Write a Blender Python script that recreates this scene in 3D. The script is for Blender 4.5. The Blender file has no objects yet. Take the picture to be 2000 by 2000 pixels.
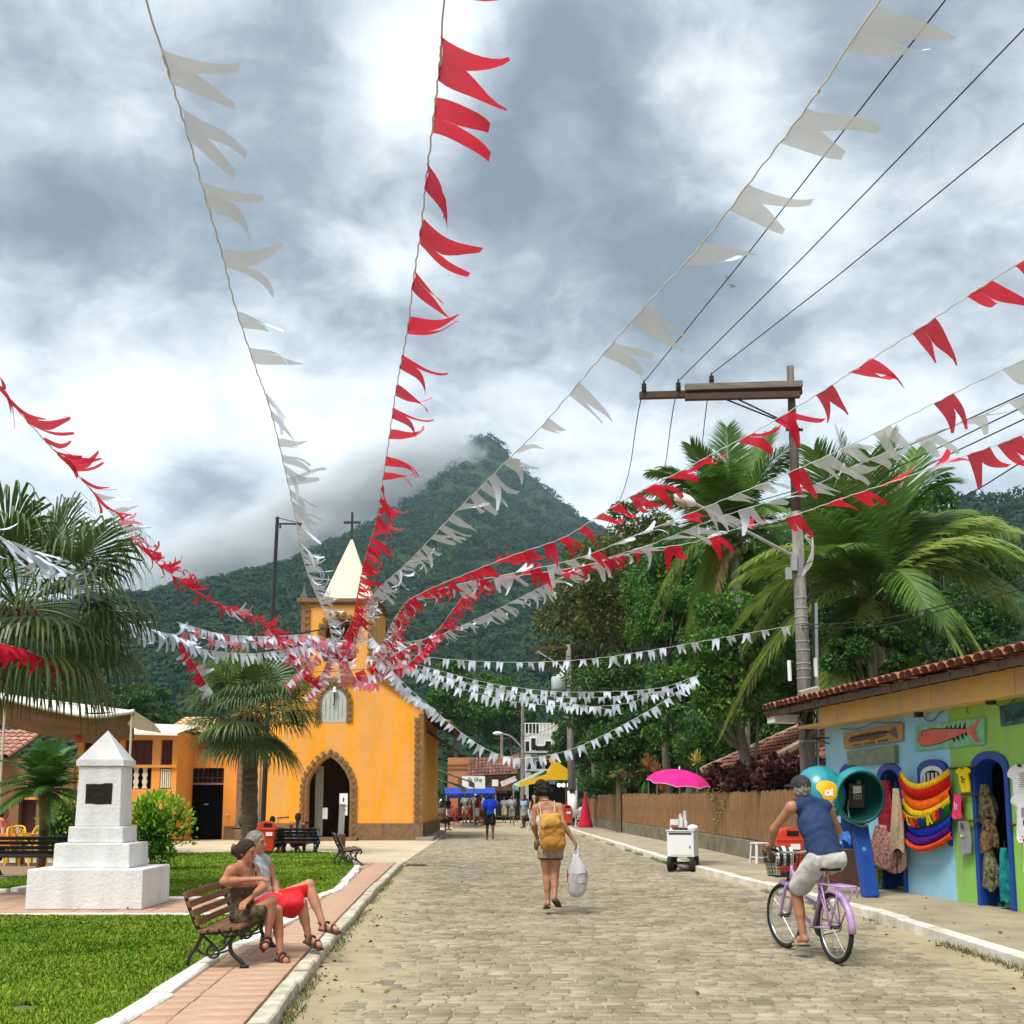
import bpy, math, random
import numpy as np
from mathutils import Vector, Matrix

# ---------------------------------------------------------------- camera, world, sun, exposure
scn = bpy.context.scene
COL = scn.collection
TILT = math.radians(7.5)
cam_data = bpy.data.cameras.new("camera")
cam = bpy.data.objects.new("camera", cam_data)
COL.objects.link(cam)
cam.location = (0, 0, 1.5)
cam.rotation_euler = (math.radians(90) + TILT, 0, 0)
cam_data.sensor_width = 36
cam_data.lens = 36 * 2100 / 2000
cam_data.shift_y = 0.1425
cam_data.clip_start = 0.1
cam_data.clip_end = 20000
scn.camera = cam
scn.render.engine = 'CYCLES'
scn.cycles.use_denoising = True
scn.cycles.max_bounces = 6
scn.cycles.transparent_max_bounces = 6
scn.cycles.volume_bounces = 2
scn.cycles.caustics_reflective = False
scn.cycles.caustics_refractive = False
scn.view_settings.view_transform = 'Standard'
scn.view_settings.look = 'None'
scn.view_settings.gamma = 1.0
scn.view_settings.use_curve_mapping = False
scn.view_settings.exposure = EXPOSURE = 1.03

SUN_DIR = Vector((-0.30, -0.45, 0.84)).normalized()
SUN_EL = math.asin(SUN_DIR.z)
SUN_AZ = math.atan2(SUN_DIR.x, SUN_DIR.y)

world = bpy.data.worlds.new("World")
scn.world = world
world.use_nodes = True
def build_world():
 nt = world.node_tree
 nt.nodes.clear()
 N, L = nt.nodes.new, nt.links.new
 def math_(op, a, b=None, c=None, clamp=False):
  n = N('ShaderNodeMath'); n.operation = op; n.use_clamp = clamp
  for i, x in enumerate((a, b, c)):
   if x is None: continue
   if hasattr(x, 'is_linked'): L(x, n.inputs[i])
   else: n.inputs[i].default_value = x
  return n.outputs[0]
 def smooth(x, lo, hi, a=0.0, b=1.0):
  n = N('ShaderNodeMapRange'); n.interpolation_type = 'SMOOTHSTEP'
  L(x, n.inputs[0])
  for i, q in enumerate((lo, hi, a, b)): n.inputs[i + 1].default_value = q
  return n.outputs[0]
 tc = N('ShaderNodeTexCoord')
 sep = N('ShaderNodeSeparateXYZ'); L(tc.outputs['Generated'], sep.inputs[0])
 x, y, z = sep.outputs
 zc = math_('MAXIMUM', z, 0.0)
 zz = math_('ADD', zc, 0.36)
 comb = N('ShaderNodeCombineXYZ')
 L(math_('DIVIDE', x, zz), comb.inputs[0]); L(math_('DIVIDE', y, zz), comb.inputs[1])
 comb.inputs[2].default_value = 1.7
 def noise(scale, det, rough, dist, off=(0, 0, 0)):
  mp = N('ShaderNodeMapping'); L(comb.outputs[0], mp.inputs[0]); mp.inputs['Location'].default_value = off
  n = N('ShaderNodeTexNoise'); L(mp.outputs[0], n.inputs['Vector'])
  n.inputs['Scale'].default_value = scale; n.inputs['Detail'].default_value = det
  n.inputs['Roughness'].default_value = rough; n.inputs['Distortion'].default_value = dist
  return n.outputs['Fac']
 n1 = noise(1.45, 8, 0.52, 0.35, (3.1, 0.4, 0))
 n2 = noise(4.4, 6, 0.55, 0.3, (0.7, 5.2, 0))
 n3 = noise(0.75, 3, 0.5, 0.2, (9.3, 1.2, 0))
 n4 = noise(11, 5, 0.6, 0.4, (4.4, 7.7, 0))
 d = math_('ADD', math_('MULTIPLY', n1, 0.42), math_('MULTIPLY', n2, 0.37))
 d = math_('ADD', d, math_('MULTIPLY_ADD', n4, 0.26, -0.13))
 d = math_('ADD', d, math_('MULTIPLY', n3, 0.21))
 # named cloud masses of this sky: (pixel u, v, radius, weight) -> bright (+) or heavy (-)
 for (u, v, r, wgt) in CLOUD_MASSES:
  q = Vector(((u - 1000) / 2100, 1.0, (1285 - v) / 2100))
  q = Vector((q.x, q.y * math.cos(TILT) - q.z * math.sin(TILT), q.y * math.sin(TILT) + q.z * math.cos(TILT))).normalized()
  dot = N('ShaderNodeVectorMath'); dot.operation = 'DISTANCE'
  L(tc.outputs['Generated'], dot.inputs[0]); dot.inputs[1].default_value = q
  d = math_('ADD', d, math_('MULTIPLY', smooth(dot.outputs['Value'], 0.0, r, 1.0, 0.0), wgt))
 d = math_('MULTIPLY_ADD', d, 1.6, -0.28)
 ramp = N('ShaderNodeValToRGB'); L(d, ramp.inputs[0])
 cr = ramp.color_ramp
 pts = [(0.30, (0.130, 0.151, 0.172)), (0.42, (0.205, 0.231, 0.256)), (0.51, (0.32, 0.352, 0.376)),
           (0.60, (0.46, 0.49, 0.51)), (0.71, (0.60, 0.62, 0.63)), (0.86, (0.78, 0.785, 0.79))]
 cr.elements[0].position, cr.elements[0].color = pts[0][0], (*pts[0][1], 1)
 cr.elements[1].position, cr.elements[1].color = pts[-1][0], (*pts[-1][1], 1)
 for p, c in pts[1:-1]:
  e = cr.elements.new(p); e.color = (*c, 1)
 # horizon: paler, flatter cloud; overcast skies brighten towards the zenith
 mixh = N('ShaderNodeMixRGB'); L(math_('MULTIPLY', smooth(z, 0.02, 0.36, 1.0, 0.0), 0.62), mixh.inputs[0])
 L(ramp.outputs[0], mixh.inputs[1]); mixh.inputs[2].default_value = (0.43, 0.475, 0.505, 1)
 zen = smooth(z, 0.52, 1.0, 1.0, ZENITH)
 mulz = N('ShaderNodeVectorMath'); mulz.operation = 'SCALE'
 L(mixh.outputs[0], mulz.inputs[0]); L(zen, mulz.inputs['Scale'])
 bgc = N('ShaderNodeBackground'); L(mulz.outputs[0], bgc.inputs[0]); bgc.inputs[1].default_value = 1.0
 sky = N('ShaderNodeTexSky'); sky.sky_type = 'NISHITA'; sky.sun_disc = False
 sky.sun_elevation = SUN_EL; sky.sun_rotation = SUN_AZ
 bgs = N('ShaderNodeBackground'); L(sky.outputs[0], bgs.inputs[0]); bgs.inputs[1].default_value = 0.08
 mix = N('ShaderNodeMixShader'); mix.inputs[0].default_value = 0.92
 L(bgs.outputs[0], mix.inputs[1]); L(bgc.outputs[0], mix.inputs[2])
 out = N('ShaderNodeOutputWorld'); L(mix.outputs[0], out.inputs[0])
ZENITH = 2.0
CLOUD_MASSES = [(810, 120, 0.12, 0.15), (775, 420, 0.11, 0.10), (1040, 200, 0.10, -0.13), (930, 330, 0.10, -0.12), (1090, 250, 0.05, 0.12),
    (330, 380, 0.24, -0.07), (480, 430, 0.14, -0.05), (1450, 200, 0.11, 0.12), (1750, 110, 0.14, -0.08),
    (1560, 480, 0.12, 0.07), (1250, 520, 0.16, -0.05), (1880, 380, 0.14, -0.03), (130, 90, 0.16, 0.03),
    (420, 1000, 0.12, -0.16), (560, 1090, 0.08, -0.05), (300, 850, 0.15, 0.13), (640, 850, 0.14, 0.15), (1150, 880, 0.16, 0.05), (1120, 70, 0.1, -0.06)]
build_world()

sun_data = bpy.data.lights.new("sun", 'SUN')
sun_data.energy = 2.2
sun_data.angle = math.radians(24)
sun_data.color = (1.0, 0.955, 0.88)
sun = bpy.data.objects.new("sun", sun_data)
COL.objects.link(sun)
sun.rotation_euler = SUN_DIR.to_track_quat('Z', 'Y').to_euler()

# ---------------------------------------------------------------- helpers
def ray(u, v):
 """Direction seen at a point of the 2000 x 2000 picture (used only to measure where things stand)."""
 x, y = (u - 1000) / 2100, (1285 - v) / 2100
 return Vector((x, math.cos(TILT) - y * math.sin(TILT), math.sin(TILT) + y * math.cos(TILT)))
def P(u, v, Y):
 r = ray(u, v); s = Y / r.y
 return Vector((r.x * s, Y, 1.5 + r.z * s))
def G(u, v, z=0.0):
 r = ray(u, v); s = (z - 1.5) / r.z
 return Vector((r.x * s, r.y * s, z))
V = Vector
rnd = random.Random(7)
nrng = np.random.default_rng(11)

_m = {}
def mat(name, col, rough=0.75, var=0.12, scale=6.0, bump=0.0, bscale=30.0, metal=0.0, trans=0.0, island=0.0, spec=0.3, col2=None, hue=0.0, emit=0.0, stretch=None, stain=0.0):
 """Procedural material: base colour broken up by noise (towards col2 where given), optional bump, translucency, per-leaf variation."""
 if name in _m: return _m[name]
 m = bpy.data.materials.new(name); m.use_nodes = True
 nt = m.node_tree; N, L = nt.nodes.new, nt.links.new
 b = nt.nodes['Principled BSDF']
 b.inputs['Roughness'].default_value = rough
 b.inputs['Metallic'].default_value = metal
 b.inputs['Specular IOR Level'].default_value = spec
 tc = N('ShaderNodeTexCoord')
 vec = tc.outputs['Object']
 if stretch:
  mp = N('ShaderNodeMapping'); L(vec, mp.inputs[0]); mp.inputs['Scale'].default_value = stretch; vec = mp.outputs[0]
 n = N('ShaderNodeTexNoise'); L(vec, n.inputs['Vector'])
 n.inputs['Scale'].default_value = scale; n.inputs['Detail'].default_value = 6; n.inputs['Roughness'].default_value = 0.6
 r = N('ShaderNodeValToRGB'); L(n.outputs['Fac'], r.inputs[0])
 c2 = col2 if col2 else tuple(min(1, c * (1 + var)) for c in col)
 c1 = col if col2 else tuple(c * (1 - var) for c in col)
 r.color_ramp.elements[0].position, r.color_ramp.elements[0].color = 0.33, (*c1, 1)
 r.color_ramp.elements[1].position, r.color_ramp.elements[1].color = 0.67, (*c2, 1)
 out = r.outputs[0]
 if stain:      # rain streaks and weathering
  ms = N('ShaderNodeMapping'); L(tc.outputs['Object'], ms.inputs[0]); ms.inputs['Scale'].default_value = (2.2, 2.2, .35)
  ns = N('ShaderNodeTexNoise'); L(ms.outputs[0], ns.inputs['Vector']); ns.inputs['Scale'].default_value = 1.3; ns.inputs['Detail'].default_value = 9; ns.inputs['Roughness'].default_value = .68
  rs = N('ShaderNodeMapRange'); L(ns.outputs['Fac'], rs.inputs[0]); rs.inputs[1].default_value = .36; rs.inputs[2].default_value = .60; rs.inputs[3].default_value = 1 - stain; rs.inputs[4].default_value = 1
  hs = N('ShaderNodeHueSaturation'); L(out, hs.inputs['Color']); L(rs.outputs[0], hs.inputs['Value']); L(rs.outputs[0], hs.inputs['Saturation']); out = hs.outputs[0]
 if island:
  g = N('ShaderNodeNewGeometry')
  h = N('ShaderNodeHueSaturation'); L(out, h.inputs['Color'])
  mr = N('ShaderNodeMapRange'); L(g.outputs['Random Per Island'], mr.inputs[0])
  mr.inputs[3].default_value = 1 - island; mr.inputs[4].default_value = 1 + island
  L(mr.outputs[0], h.inputs['Value'])
  if hue:
   m2 = N('ShaderNodeMapRange'); L(g.outputs['Random Per Island'], m2.inputs[0])
   m2.inputs[3].default_value = 0.5 - hue; m2.inputs[4].default_value = 0.5 + hue
   L(m2.outputs[0], h.inputs['Hue'])
  out = h.outputs[0]
 L(out, b.inputs['Base Color'])
 if bump:
  n2 = N('ShaderNodeTexNoise'); L(vec, n2.inputs['Vector'])
  n2.inputs['Scale'].default_value = bscale; n2.inputs['Detail'].default_value = 8
  bp = N('ShaderNodeBump'); bp.inputs['Strength'].default_value = bump; bp.inputs['Distance'].default_value = 0.02
  L(n2.outputs['Fac'], bp.inputs['Height']); L(bp.outputs[0], b.inputs['Normal'])
 if emit:
  b.inputs['Emission Color'].default_value = (*col, 1); b.inputs['Emission Strength'].default_value = emit
 if trans:
  t = N('ShaderNodeBsdfTranslucent'); L(out, t.inputs['Color'])
  mx = N('ShaderNodeMixShader'); mx.inputs[0].default_value = trans
  L(b.outputs[0], mx.inputs[1]); L(t.outputs[0], mx.inputs[2])
  L(mx.outputs[0], nt.nodes['Material Output'].inputs[0])
 _m[name] = m
 return m

class MB:
 """Collects shapes for one mesh."""
 def __init__(s): s.v, s.f = [], []
 def add(s, vs, fs):
  o = len(s.v); s.v.extend([tuple(p) for p in vs]); s.f.extend([tuple(i + o for i in f) for f in fs]); return s
 def box(s, cx, cy, cz, sx, sy, sz, rz=0.0):
  c, n = math.cos(rz), math.sin(rz); vs = []
  for dz in (-.5, .5):
   for dx, dy in ((-.5, -.5), (.5, -.5), (.5, .5), (-.5, .5)):
    x, y = dx * sx, dy * sy
    vs.append((cx + x * c - y * n, cy + x * n + y * c, cz + dz * sz))
  return s.add(vs, [(3, 2, 1, 0), (4, 5, 6, 7), (0, 1, 5, 4), (1, 2, 6, 5), (2, 3, 7, 6), (3, 0, 4, 7)])
 def bar(s, a, b, w, h, up=(0, 0, 1)):
  a, b = V(a), V(b); d = (b - a).normalized(); up = V(up)
  sd = d.cross(up)
  if sd.length < 1e-4: sd = d.cross(V((1, 0, 0)))
  sd.normalize(); u = sd.cross(d).normalized()
  vs = []
  for p in (a, b):
   for i, j in ((-.5, -.5), (.5, -.5), (.5, .5), (-.5, .5)): vs.append(p + sd * w * i + u * h * j)
  return s.add(vs, [(3, 2, 1, 0), (4, 5, 6, 7), (0, 1, 5, 4), (1, 2, 6, 5), (2, 3, 7, 6), (3, 0, 4, 7)])
 def tube(s, pts, r, n=8, cap=True, closed=False):
  pts = [V(p) for p in pts]; k = len(pts)
  rs = r if isinstance(r, (list, tuple)) else [r] * k
  vs, prev = [], None
  for i, p in enumerate(pts):
   if closed: d = pts[(i + 1) % k] - pts[i - 1]
   else: d = pts[min(i + 1, k - 1)] - pts[max(i - 1, 0)]
   d.normalize()
   if prev is None:
    a = d.cross(V((0, 0, 1)))
    if a.length < 1e-3: a = d.cross(V((1, 0, 0)))
   else: a = prev - d * prev.dot(d)
   a.normalize(); prev = a; b = d.cross(a)
   for j in range(n):
    t = 2 * math.pi * j / n
    vs.append(p + (a * math.cos(t) + b * math.sin(t)) * rs[i])
  fs = []
  for i in range(k if closed else k - 1):
   i2 = (i + 1) % k
   for j in range(n): fs.append((i * n + j, i * n + (j + 1) % n, i2 * n + (j + 1) % n, i2 * n + j))
  if cap and not closed: fs += [tuple(range(n - 1, -1, -1)), tuple((k - 1) * n + j for j in range(n))]
  return s.add(vs, fs)
 def lathe(s, prof, n=16, c=(0, 0, 0), sx=1.0, sy=1.0, ph=0.0, cap=True):
  vs, fs = [], []
  for r, z in prof:
   for j in range(n):
    t = 2 * math.pi * j / n + ph
    vs.append((c[0] + r * sx * math.cos(t), c[1] + r * sy * math.sin(t), c[2] + z))
  for i in range(len(prof) - 1):
   for j in range(n): fs.append((i * n + j, i * n + (j + 1) % n, (i + 1) * n + (j + 1) % n, (i + 1) * n + j))
  k = len(prof) - 1
  if cap and prof[0][0] > 1e-5: fs.append(tuple(range(n - 1, -1, -1)))
  if cap and prof[k][0] > 1e-5: fs.append(tuple(k * n + j for j in range(n)))
  return s.add(vs, fs)
 def prism(s, poly, o, ax, ay, az, d):
  """Polygon (a, b) in the plane o + a*ax + b*ay, extruded by d along az."""
  o, ax, ay, az = V(o), V(ax), V(ay), V(az); n = len(poly)
  vs = [o + ax * a + ay * b for a, b in poly] + [o + ax * a + ay * b + az * d for a, b in poly]
  return s.add(vs, [tuple(range(n - 1, -1, -1)), tuple(range(n, 2 * n))] + [(i, (i + 1) % n, n + (i + 1) % n, n + i) for i in range(n)])
 def ring(s, inner, outer, o, ax, ay, az, d):
  """Open band between two equally long polylines, extruded by d (arches, frames)."""
  o, ax, ay, az = V(o), V(ax), V(ay), V(az); n = len(inner)
  vs = []
  for e in (0, d):
   for pl in (inner, outer): vs += [o + ax * a + ay * b + az * e for a, b in pl]
  fs = []
  for i in range(n - 1):
   fs += [(i, i + 1, n + i + 1, n + i), (2 * n + i, 3 * n + i, 3 * n + i + 1, 2 * n + i + 1),
                   (i, 2 * n + i, 2 * n + i + 1, i + 1), (n + i, n + i + 1, 3 * n + i + 1, 3 * n + i)]
  fs += [(0, n, 3 * n, 2 * n), (n - 1, 3 * n - 1, 4 * n - 1, 2 * n - 1)]
  return s.add(vs, fs)
 def slab(s, poly, z0, z1):
  return s.prism(poly, (0, 0, z0), (1, 0, 0), (0, 1, 0), (0, 0, 1), z1 - z0)
 def sphere(s, c, r, n=12, m=8):
  r = (r, r, r) if isinstance(r, (int, float)) else r
  prof = [(max(1e-6, math.sin(math.pi * i / m)), -math.cos(math.pi * i / m)) for i in range(m + 1)]
  vs, fs = [], []
  for a, z in prof:
   for j in range(n):
    t = 2 * math.pi * j / n
    vs.append((c[0] + r[0] * a * math.cos(t), c[1] + r[1] * a * math.sin(t), c[2] + r[2] * z))
  for i in range(m):
   for j in range(n): fs.append((i * n + j, i * n + (j + 1) % n, (i + 1) * n + (j + 1) % n, (i + 1) * n + j))
  return s.add(vs, fs)

def wmat(o):
 return (wmat(o.parent) if o.parent else Matrix()) @ o.matrix_basis
def mesh_np(name, verts, faces, smooth=False):
 """verts (n,3), faces (m,3 or 4) arrays -> mesh data."""
 verts = np.asarray(verts, dtype=np.float32); faces = np.asarray(faces, dtype=np.int32)
 me = bpy.data.meshes.new(name)
 me.vertices.add(len(verts)); me.vertices.foreach_set('co', verts.ravel())
 k = faces.shape[1]
 me.loops.add(faces.size); me.loops.foreach_set('vertex_index', faces.ravel())
 me.polygons.add(len(faces))
 me.polygons.foreach_set('loop_start', np.arange(len(faces), dtype=np.int32) * k)
 if smooth: me.polygons.foreach_set('use_smooth', np.ones(len(faces), dtype=bool))
 me.update(calc_edges=True)
 return me
def setp(o, label=None, cat=None, group=None, kind=None):
 for k, x in (('label', label), ('category', cat), ('group', group), ('kind', kind)):
  if x: o[k] = x
 return o
def link(name, me, m=None, parent=None, world=False, smooth=False, bevel=0.0, **kw):
 o = bpy.data.objects.new(name, me); COL.objects.link(o)
 if m is not None and not me.materials: me.materials.append(m)
 if parent is not None:
  o.parent = parent
  if world: me.transform(wmat(parent).inverted())
 if smooth and len(me.polygons): me.polygons.foreach_set('use_smooth', np.ones(len(me.polygons), dtype=bool))
 if bevel:
  b = o.modifiers.new('edge', 'BEVEL'); b.width = bevel; b.segments = 2; b.limit_method = 'ANGLE'; b.angle_limit = 0.6
 setp(o, **kw)
 return o
def put(mb, name, m, parent=None, world=False, smooth=False, bevel=0.0, **kw):
 me = bpy.data.meshes.new(name); me.from_pydata(mb.v, [], mb.f); me.update()
 return link(name, me, m, parent, world, smooth, bevel, **kw)
def put_np(name, verts, faces, m, parent=None, world=False, smooth=False, **kw):
 return link(name, mesh_np(name, verts, faces, smooth), m, parent, world, False, 0.0, **kw)
def thing(name, label, cat, loc=(0, 0, 0), rz=0.0, group=None):
 o = bpy.data.objects.new(name, None); COL.objects.link(o)
 o.location = loc; o.rotation_euler = (0, 0, rz); o.empty_display_size = 0.2
 return setp(o, label, cat, group)
KIDS = {}
def dup(root, loc=None, rz=None, label=None, group=None, scale=None):
 """A copy of a thing with copies of its parts and their sub-parts (mesh data shared)."""
 kids = {}
 for o in COL.objects:
  if o.parent: kids.setdefault(o.parent.name, []).append(o)
 def cp(o, par):
  c = o.copy(); COL.objects.link(c); c.parent = par
  for k in kids.get(o.name, []): cp(k, c)
  return c
 c = cp(root, None)
 if loc is not None: c.location = loc
 if rz is not None: c.rotation_euler = (0, 0, rz)
 if scale is not None: c.scale = (scale, scale, scale)
 if label: c['label'] = label
 if group: c['group'] = group
 return c
def text(body, size, m, parent, o, ax, ay, name='lettering', extrude=0.002, align='CENTER'):
 """Flat lettering: o is its centre, ax its reading direction, ay its up direction (world)."""
 cu = bpy.data.curves.new(name, 'FONT'); cu.body = body; cu.size = size; cu.extrude = extrude
 cu.align_x = align; cu.align_y = 'CENTER'
 cu.materials.append(m)
 tmp = bpy.data.objects.new('tmp', cu); COL.objects.link(tmp)
 bpy.context.view_layer.update()
 me = bpy.data.meshes.new_from_object(tmp.evaluated_get(bpy.context.evaluated_depsgraph_get()))
 bpy.data.objects.remove(tmp); me.materials.clear(); me.materials.append(m)
 t = bpy.data.objects.new(name, me); COL.objects.link(t)
 ax, ay = V(ax).normalized(), V(ay).normalized(); az = ax.cross(ay)
 M = Matrix((ax, ay, az)).transposed().to_4x4(); M.translation = V(o)
 if parent is not None:
  t.parent = parent; M = wmat(parent).inverted() @ M
 t.matrix_basis = M
 return t
def catmull(pts, per=8):
 pts = [V(p) for p in pts]; q = [pts[0] * 2 - pts[1]] + pts + [pts[-1] * 2 - pts[-2]]; out = []
 for i in range(1, len(q) - 2):
  a, b, c, d = q[i - 1], q[i], q[i + 1], q[i + 2]
  for k in range(per):
   t = k / per
   out.append(0.5 * ((2 * b) + (c - a) * t + (2 * a - 5 * b + 4 * c - d) * t * t + (3 * b - 3 * c + d - a) * t ** 3))
 return out + [pts[-1]]
# ---------------------------------------------------------------- land: ground, hills, road, pavements, lawns
def lattice(x, y, seed=0):
 """Smooth value noise on numpy arrays."""
 xi, yi = np.floor(x).astype(np.int64), np.floor(y).astype(np.int64)
 fx, fy = x - xi, y - yi
 fx, fy = fx * fx * (3 - 2 * fx), fy * fy * (3 - 2 * fy)
 def h(a, b):
  n = (a * 374761393 + b * 668265263 + seed * 1442695041) & 0xFFFFFFFF
  n = ((n ^ (n >> 13)) * 1274126177) & 0xFFFFFFFF
  return ((n ^ (n >> 16)) & 0xFFFF) / 65535.0
 return (h(xi, yi) * (1 - fx) + h(xi + 1, yi) * fx) * (1 - fy) + (h(xi, yi + 1) * (1 - fx) + h(xi + 1, yi + 1) * fx) * fy
def fbm(x, y, seed=0, oct=4):
 s, a = 0, 0.5
 for k in range(oct):
  s = s + a * lattice(x * 2 ** k, y * 2 ** k, seed + k); a *= 0.5
 return s - 0.47

RIDGE = [(-900, 1250), (-300, 1245), (100, 1232), (340, 1225), (440, 1205), (520, 1172), (600, 1130), (660, 1096), (720, 1050), (790, 985), (840, 925), (880, 872),
         (908, 836), (930, 828), (962, 832), (985, 852), (1008, 886), (1060, 930), (1110, 974), (1150, 1006), (1200, 1034), (1300, 1050), (1500, 1085), (1700, 1100), (2300, 1130), (2900, 1180)]
RX = np.array([(u - 1000) / 2117 * 1450 for u, v in RIDGE]); RZ = np.array([1.5 + (1561.5 - v) / 2117 * 1450 for u, v in RIDGE])
HX = np.array([(u - 1000) / 2117 * 480 for u in (1450, 1600, 1750, 1850, 1900, 1960, 2050, 2300, 2600)])
HZ = np.array([1.5 + (1561.5 - v) / 2117 * 480 for v in (1440, 1250, 1060, 1000, 968, 962, 950, 960, 1050)])
def land(x, y):
 t = np.clip((y - 170) / (1450 - 170), 0, 1)
 h = np.interp(x * (0.35 + 0.65 * t) / np.maximum(t * 0.9 + 0.1, 0.1) * np.clip(t + 0.0, 0.1, 1), RX, RZ)
 z = h * t ** 1.28
 z = z + fbm(x / 210, y / 210, 5) * 95 * t * (1 - t) * 2.2 + fbm(x / 60, y / 60, 9) * 14 * t
 z = np.where(y > 1450, h - (y - 1450) * 0.35, z)
 t2 = np.clip((y - 70) / (480 - 70), 0, 1)
 h2 = np.interp(x, HX, HZ)
 z2 = h2 * t2 ** 1.25 + fbm(x / 40, y / 40, 3) * 6 * t2
 z2 = np.where(y > 480, h2 - (y - 480) * 0.5, z2)
 return np.maximum(np.maximum(z, z2), -0.6) - 0.05
def hills():
 us = np.linspace(-700, 2700, 300); ys = np.geomspace(80, 2300, 130)
 Y, U = np.meshgrid(ys, us, indexing='ij')
 X = (U - 1000) / 2117 * Y
 vs = np.stack([X, Y, land(X, Y)], -1).reshape(-1, 3)
 i = np.arange(129)[:, None] * 300 + np.arange(299)[None]
 fs = np.stack([i, i + 1, i + 301, i + 300], -1).reshape(-1, 4)
 m = mat('forest floor', (0.016, 0.034, 0.012), 0.95, col2=(0.034, 0.062, 0.02), scale=0.05, bump=0.9, bscale=0.25, spec=0.05)
 put_np('hills', vs, fs, m, smooth=True, kind='structure')
 # far blue ridge behind the near trees
 xs = np.linspace(150, 1400, 60); ys = np.linspace(3000, 3500, 12)
 Y, X = np.meshgrid(ys, xs, indexing='ij')
 u = 1000 + X * 2117 / 3000
 top = 1.5 + (1561 - np.interp(u, [1100, 1230, 1290, 1320, 1380, 1500, 1700, 2000], [1120, 1040, 992, 978, 1000, 1060, 1100, 1120])) / 2117 * 3000
 Z = top * np.clip(1 - np.abs(Y - 3100) / 500, 0, 1) + fbm(X / 90, Y / 90, 2) * 20
 i = np.arange(11)[:, None] * 60 + np.arange(59)[None]
 put_np('distant_ridge', np.stack([X, Y, Z], -1).reshape(-1, 3), np.stack([i, i + 1, i + 61, i + 60], -1).reshape(-1, 4), m, smooth=True, kind='structure')
hills()

M_GROUND = mat('bare earth', (0.16, 0.125, 0.08), 0.95, col2=(0.24, 0.19, 0.12), scale=0.8, bump=0.4, bscale=8)
gmb = MB(); gmb.add([(-1500, -60, -0.12), (1500, -60, -0.12), (1500, 200, -0.12), (-1500, 200, -0.12)], [(0, 1, 2, 3)])
put(gmb, 'ground', M_GROUND, kind='structure')

# kerb lines (x along y)
LK = [(-1.25, 0), (-1.546, 7.0), (-1.693, 9.15), (-1.866, 12.0), (-2.156, 17.4), (-2.47, 24.6)]
RK = [(4.62, 0), (4.60, 7), (4.52, 10.0), (4.50, 13.9), (4.16, 18.5), (3.79, 23.1), (3.55, 29), (3.333, 35.5), (2.95, 46), (2.6, 58), (1.6, 90)]
lkx = lambda y: float(np.interp(y, [p[1] for p in LK] + [30, 40, 58, 90], [p[0] for p in LK] + [-2.6, -2.7, -3.1, -4.2]))
rkx = lambda y: float(np.interp(y, [p[1] for p in RK], [p[0] for p in RK]))

SANDC, SANDC2 = (0.29, 0.235, 0.14), (0.40, 0.335, 0.21)
M_SAND = mat('road sand', SANDC, 0.95, col2=SANDC2, scale=1.7, bump=0.35, bscale=60)
def sand_height(x, y):
 l = np.interp(y, [p[1] for p in LK] + [26, 40, 90], [p[0] for p in LK] + [-6, -14, -14])
 r = np.interp(y, [p[1] for p in RK], [p[0] for p in RK])
 n = fbm(x * 1.6, y * 0.8, 21) * 0.8 + fbm(x * 6, y * 5, 31) * 0.25
 a = np.clip(1.0 - (x - l) / (0.95 + 1.0 * n), 0, 1)
 b = np.clip(1.0 - (r - x) / np.maximum(0.12, np.interp(y, [0, 9, 14, 17, 30, 60], [1.1, 1.0, 0.75, 0.35, 0.25, 0.2]) + 0.9 * n), 0, 1)
 return -0.0125 + 0.022 * np.maximum(a, b) ** 0.8 + 0.012 * fbm(x * .9, y * .9, 44) + 0.007 * fbm(x * 9, y * 9, 45)
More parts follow.
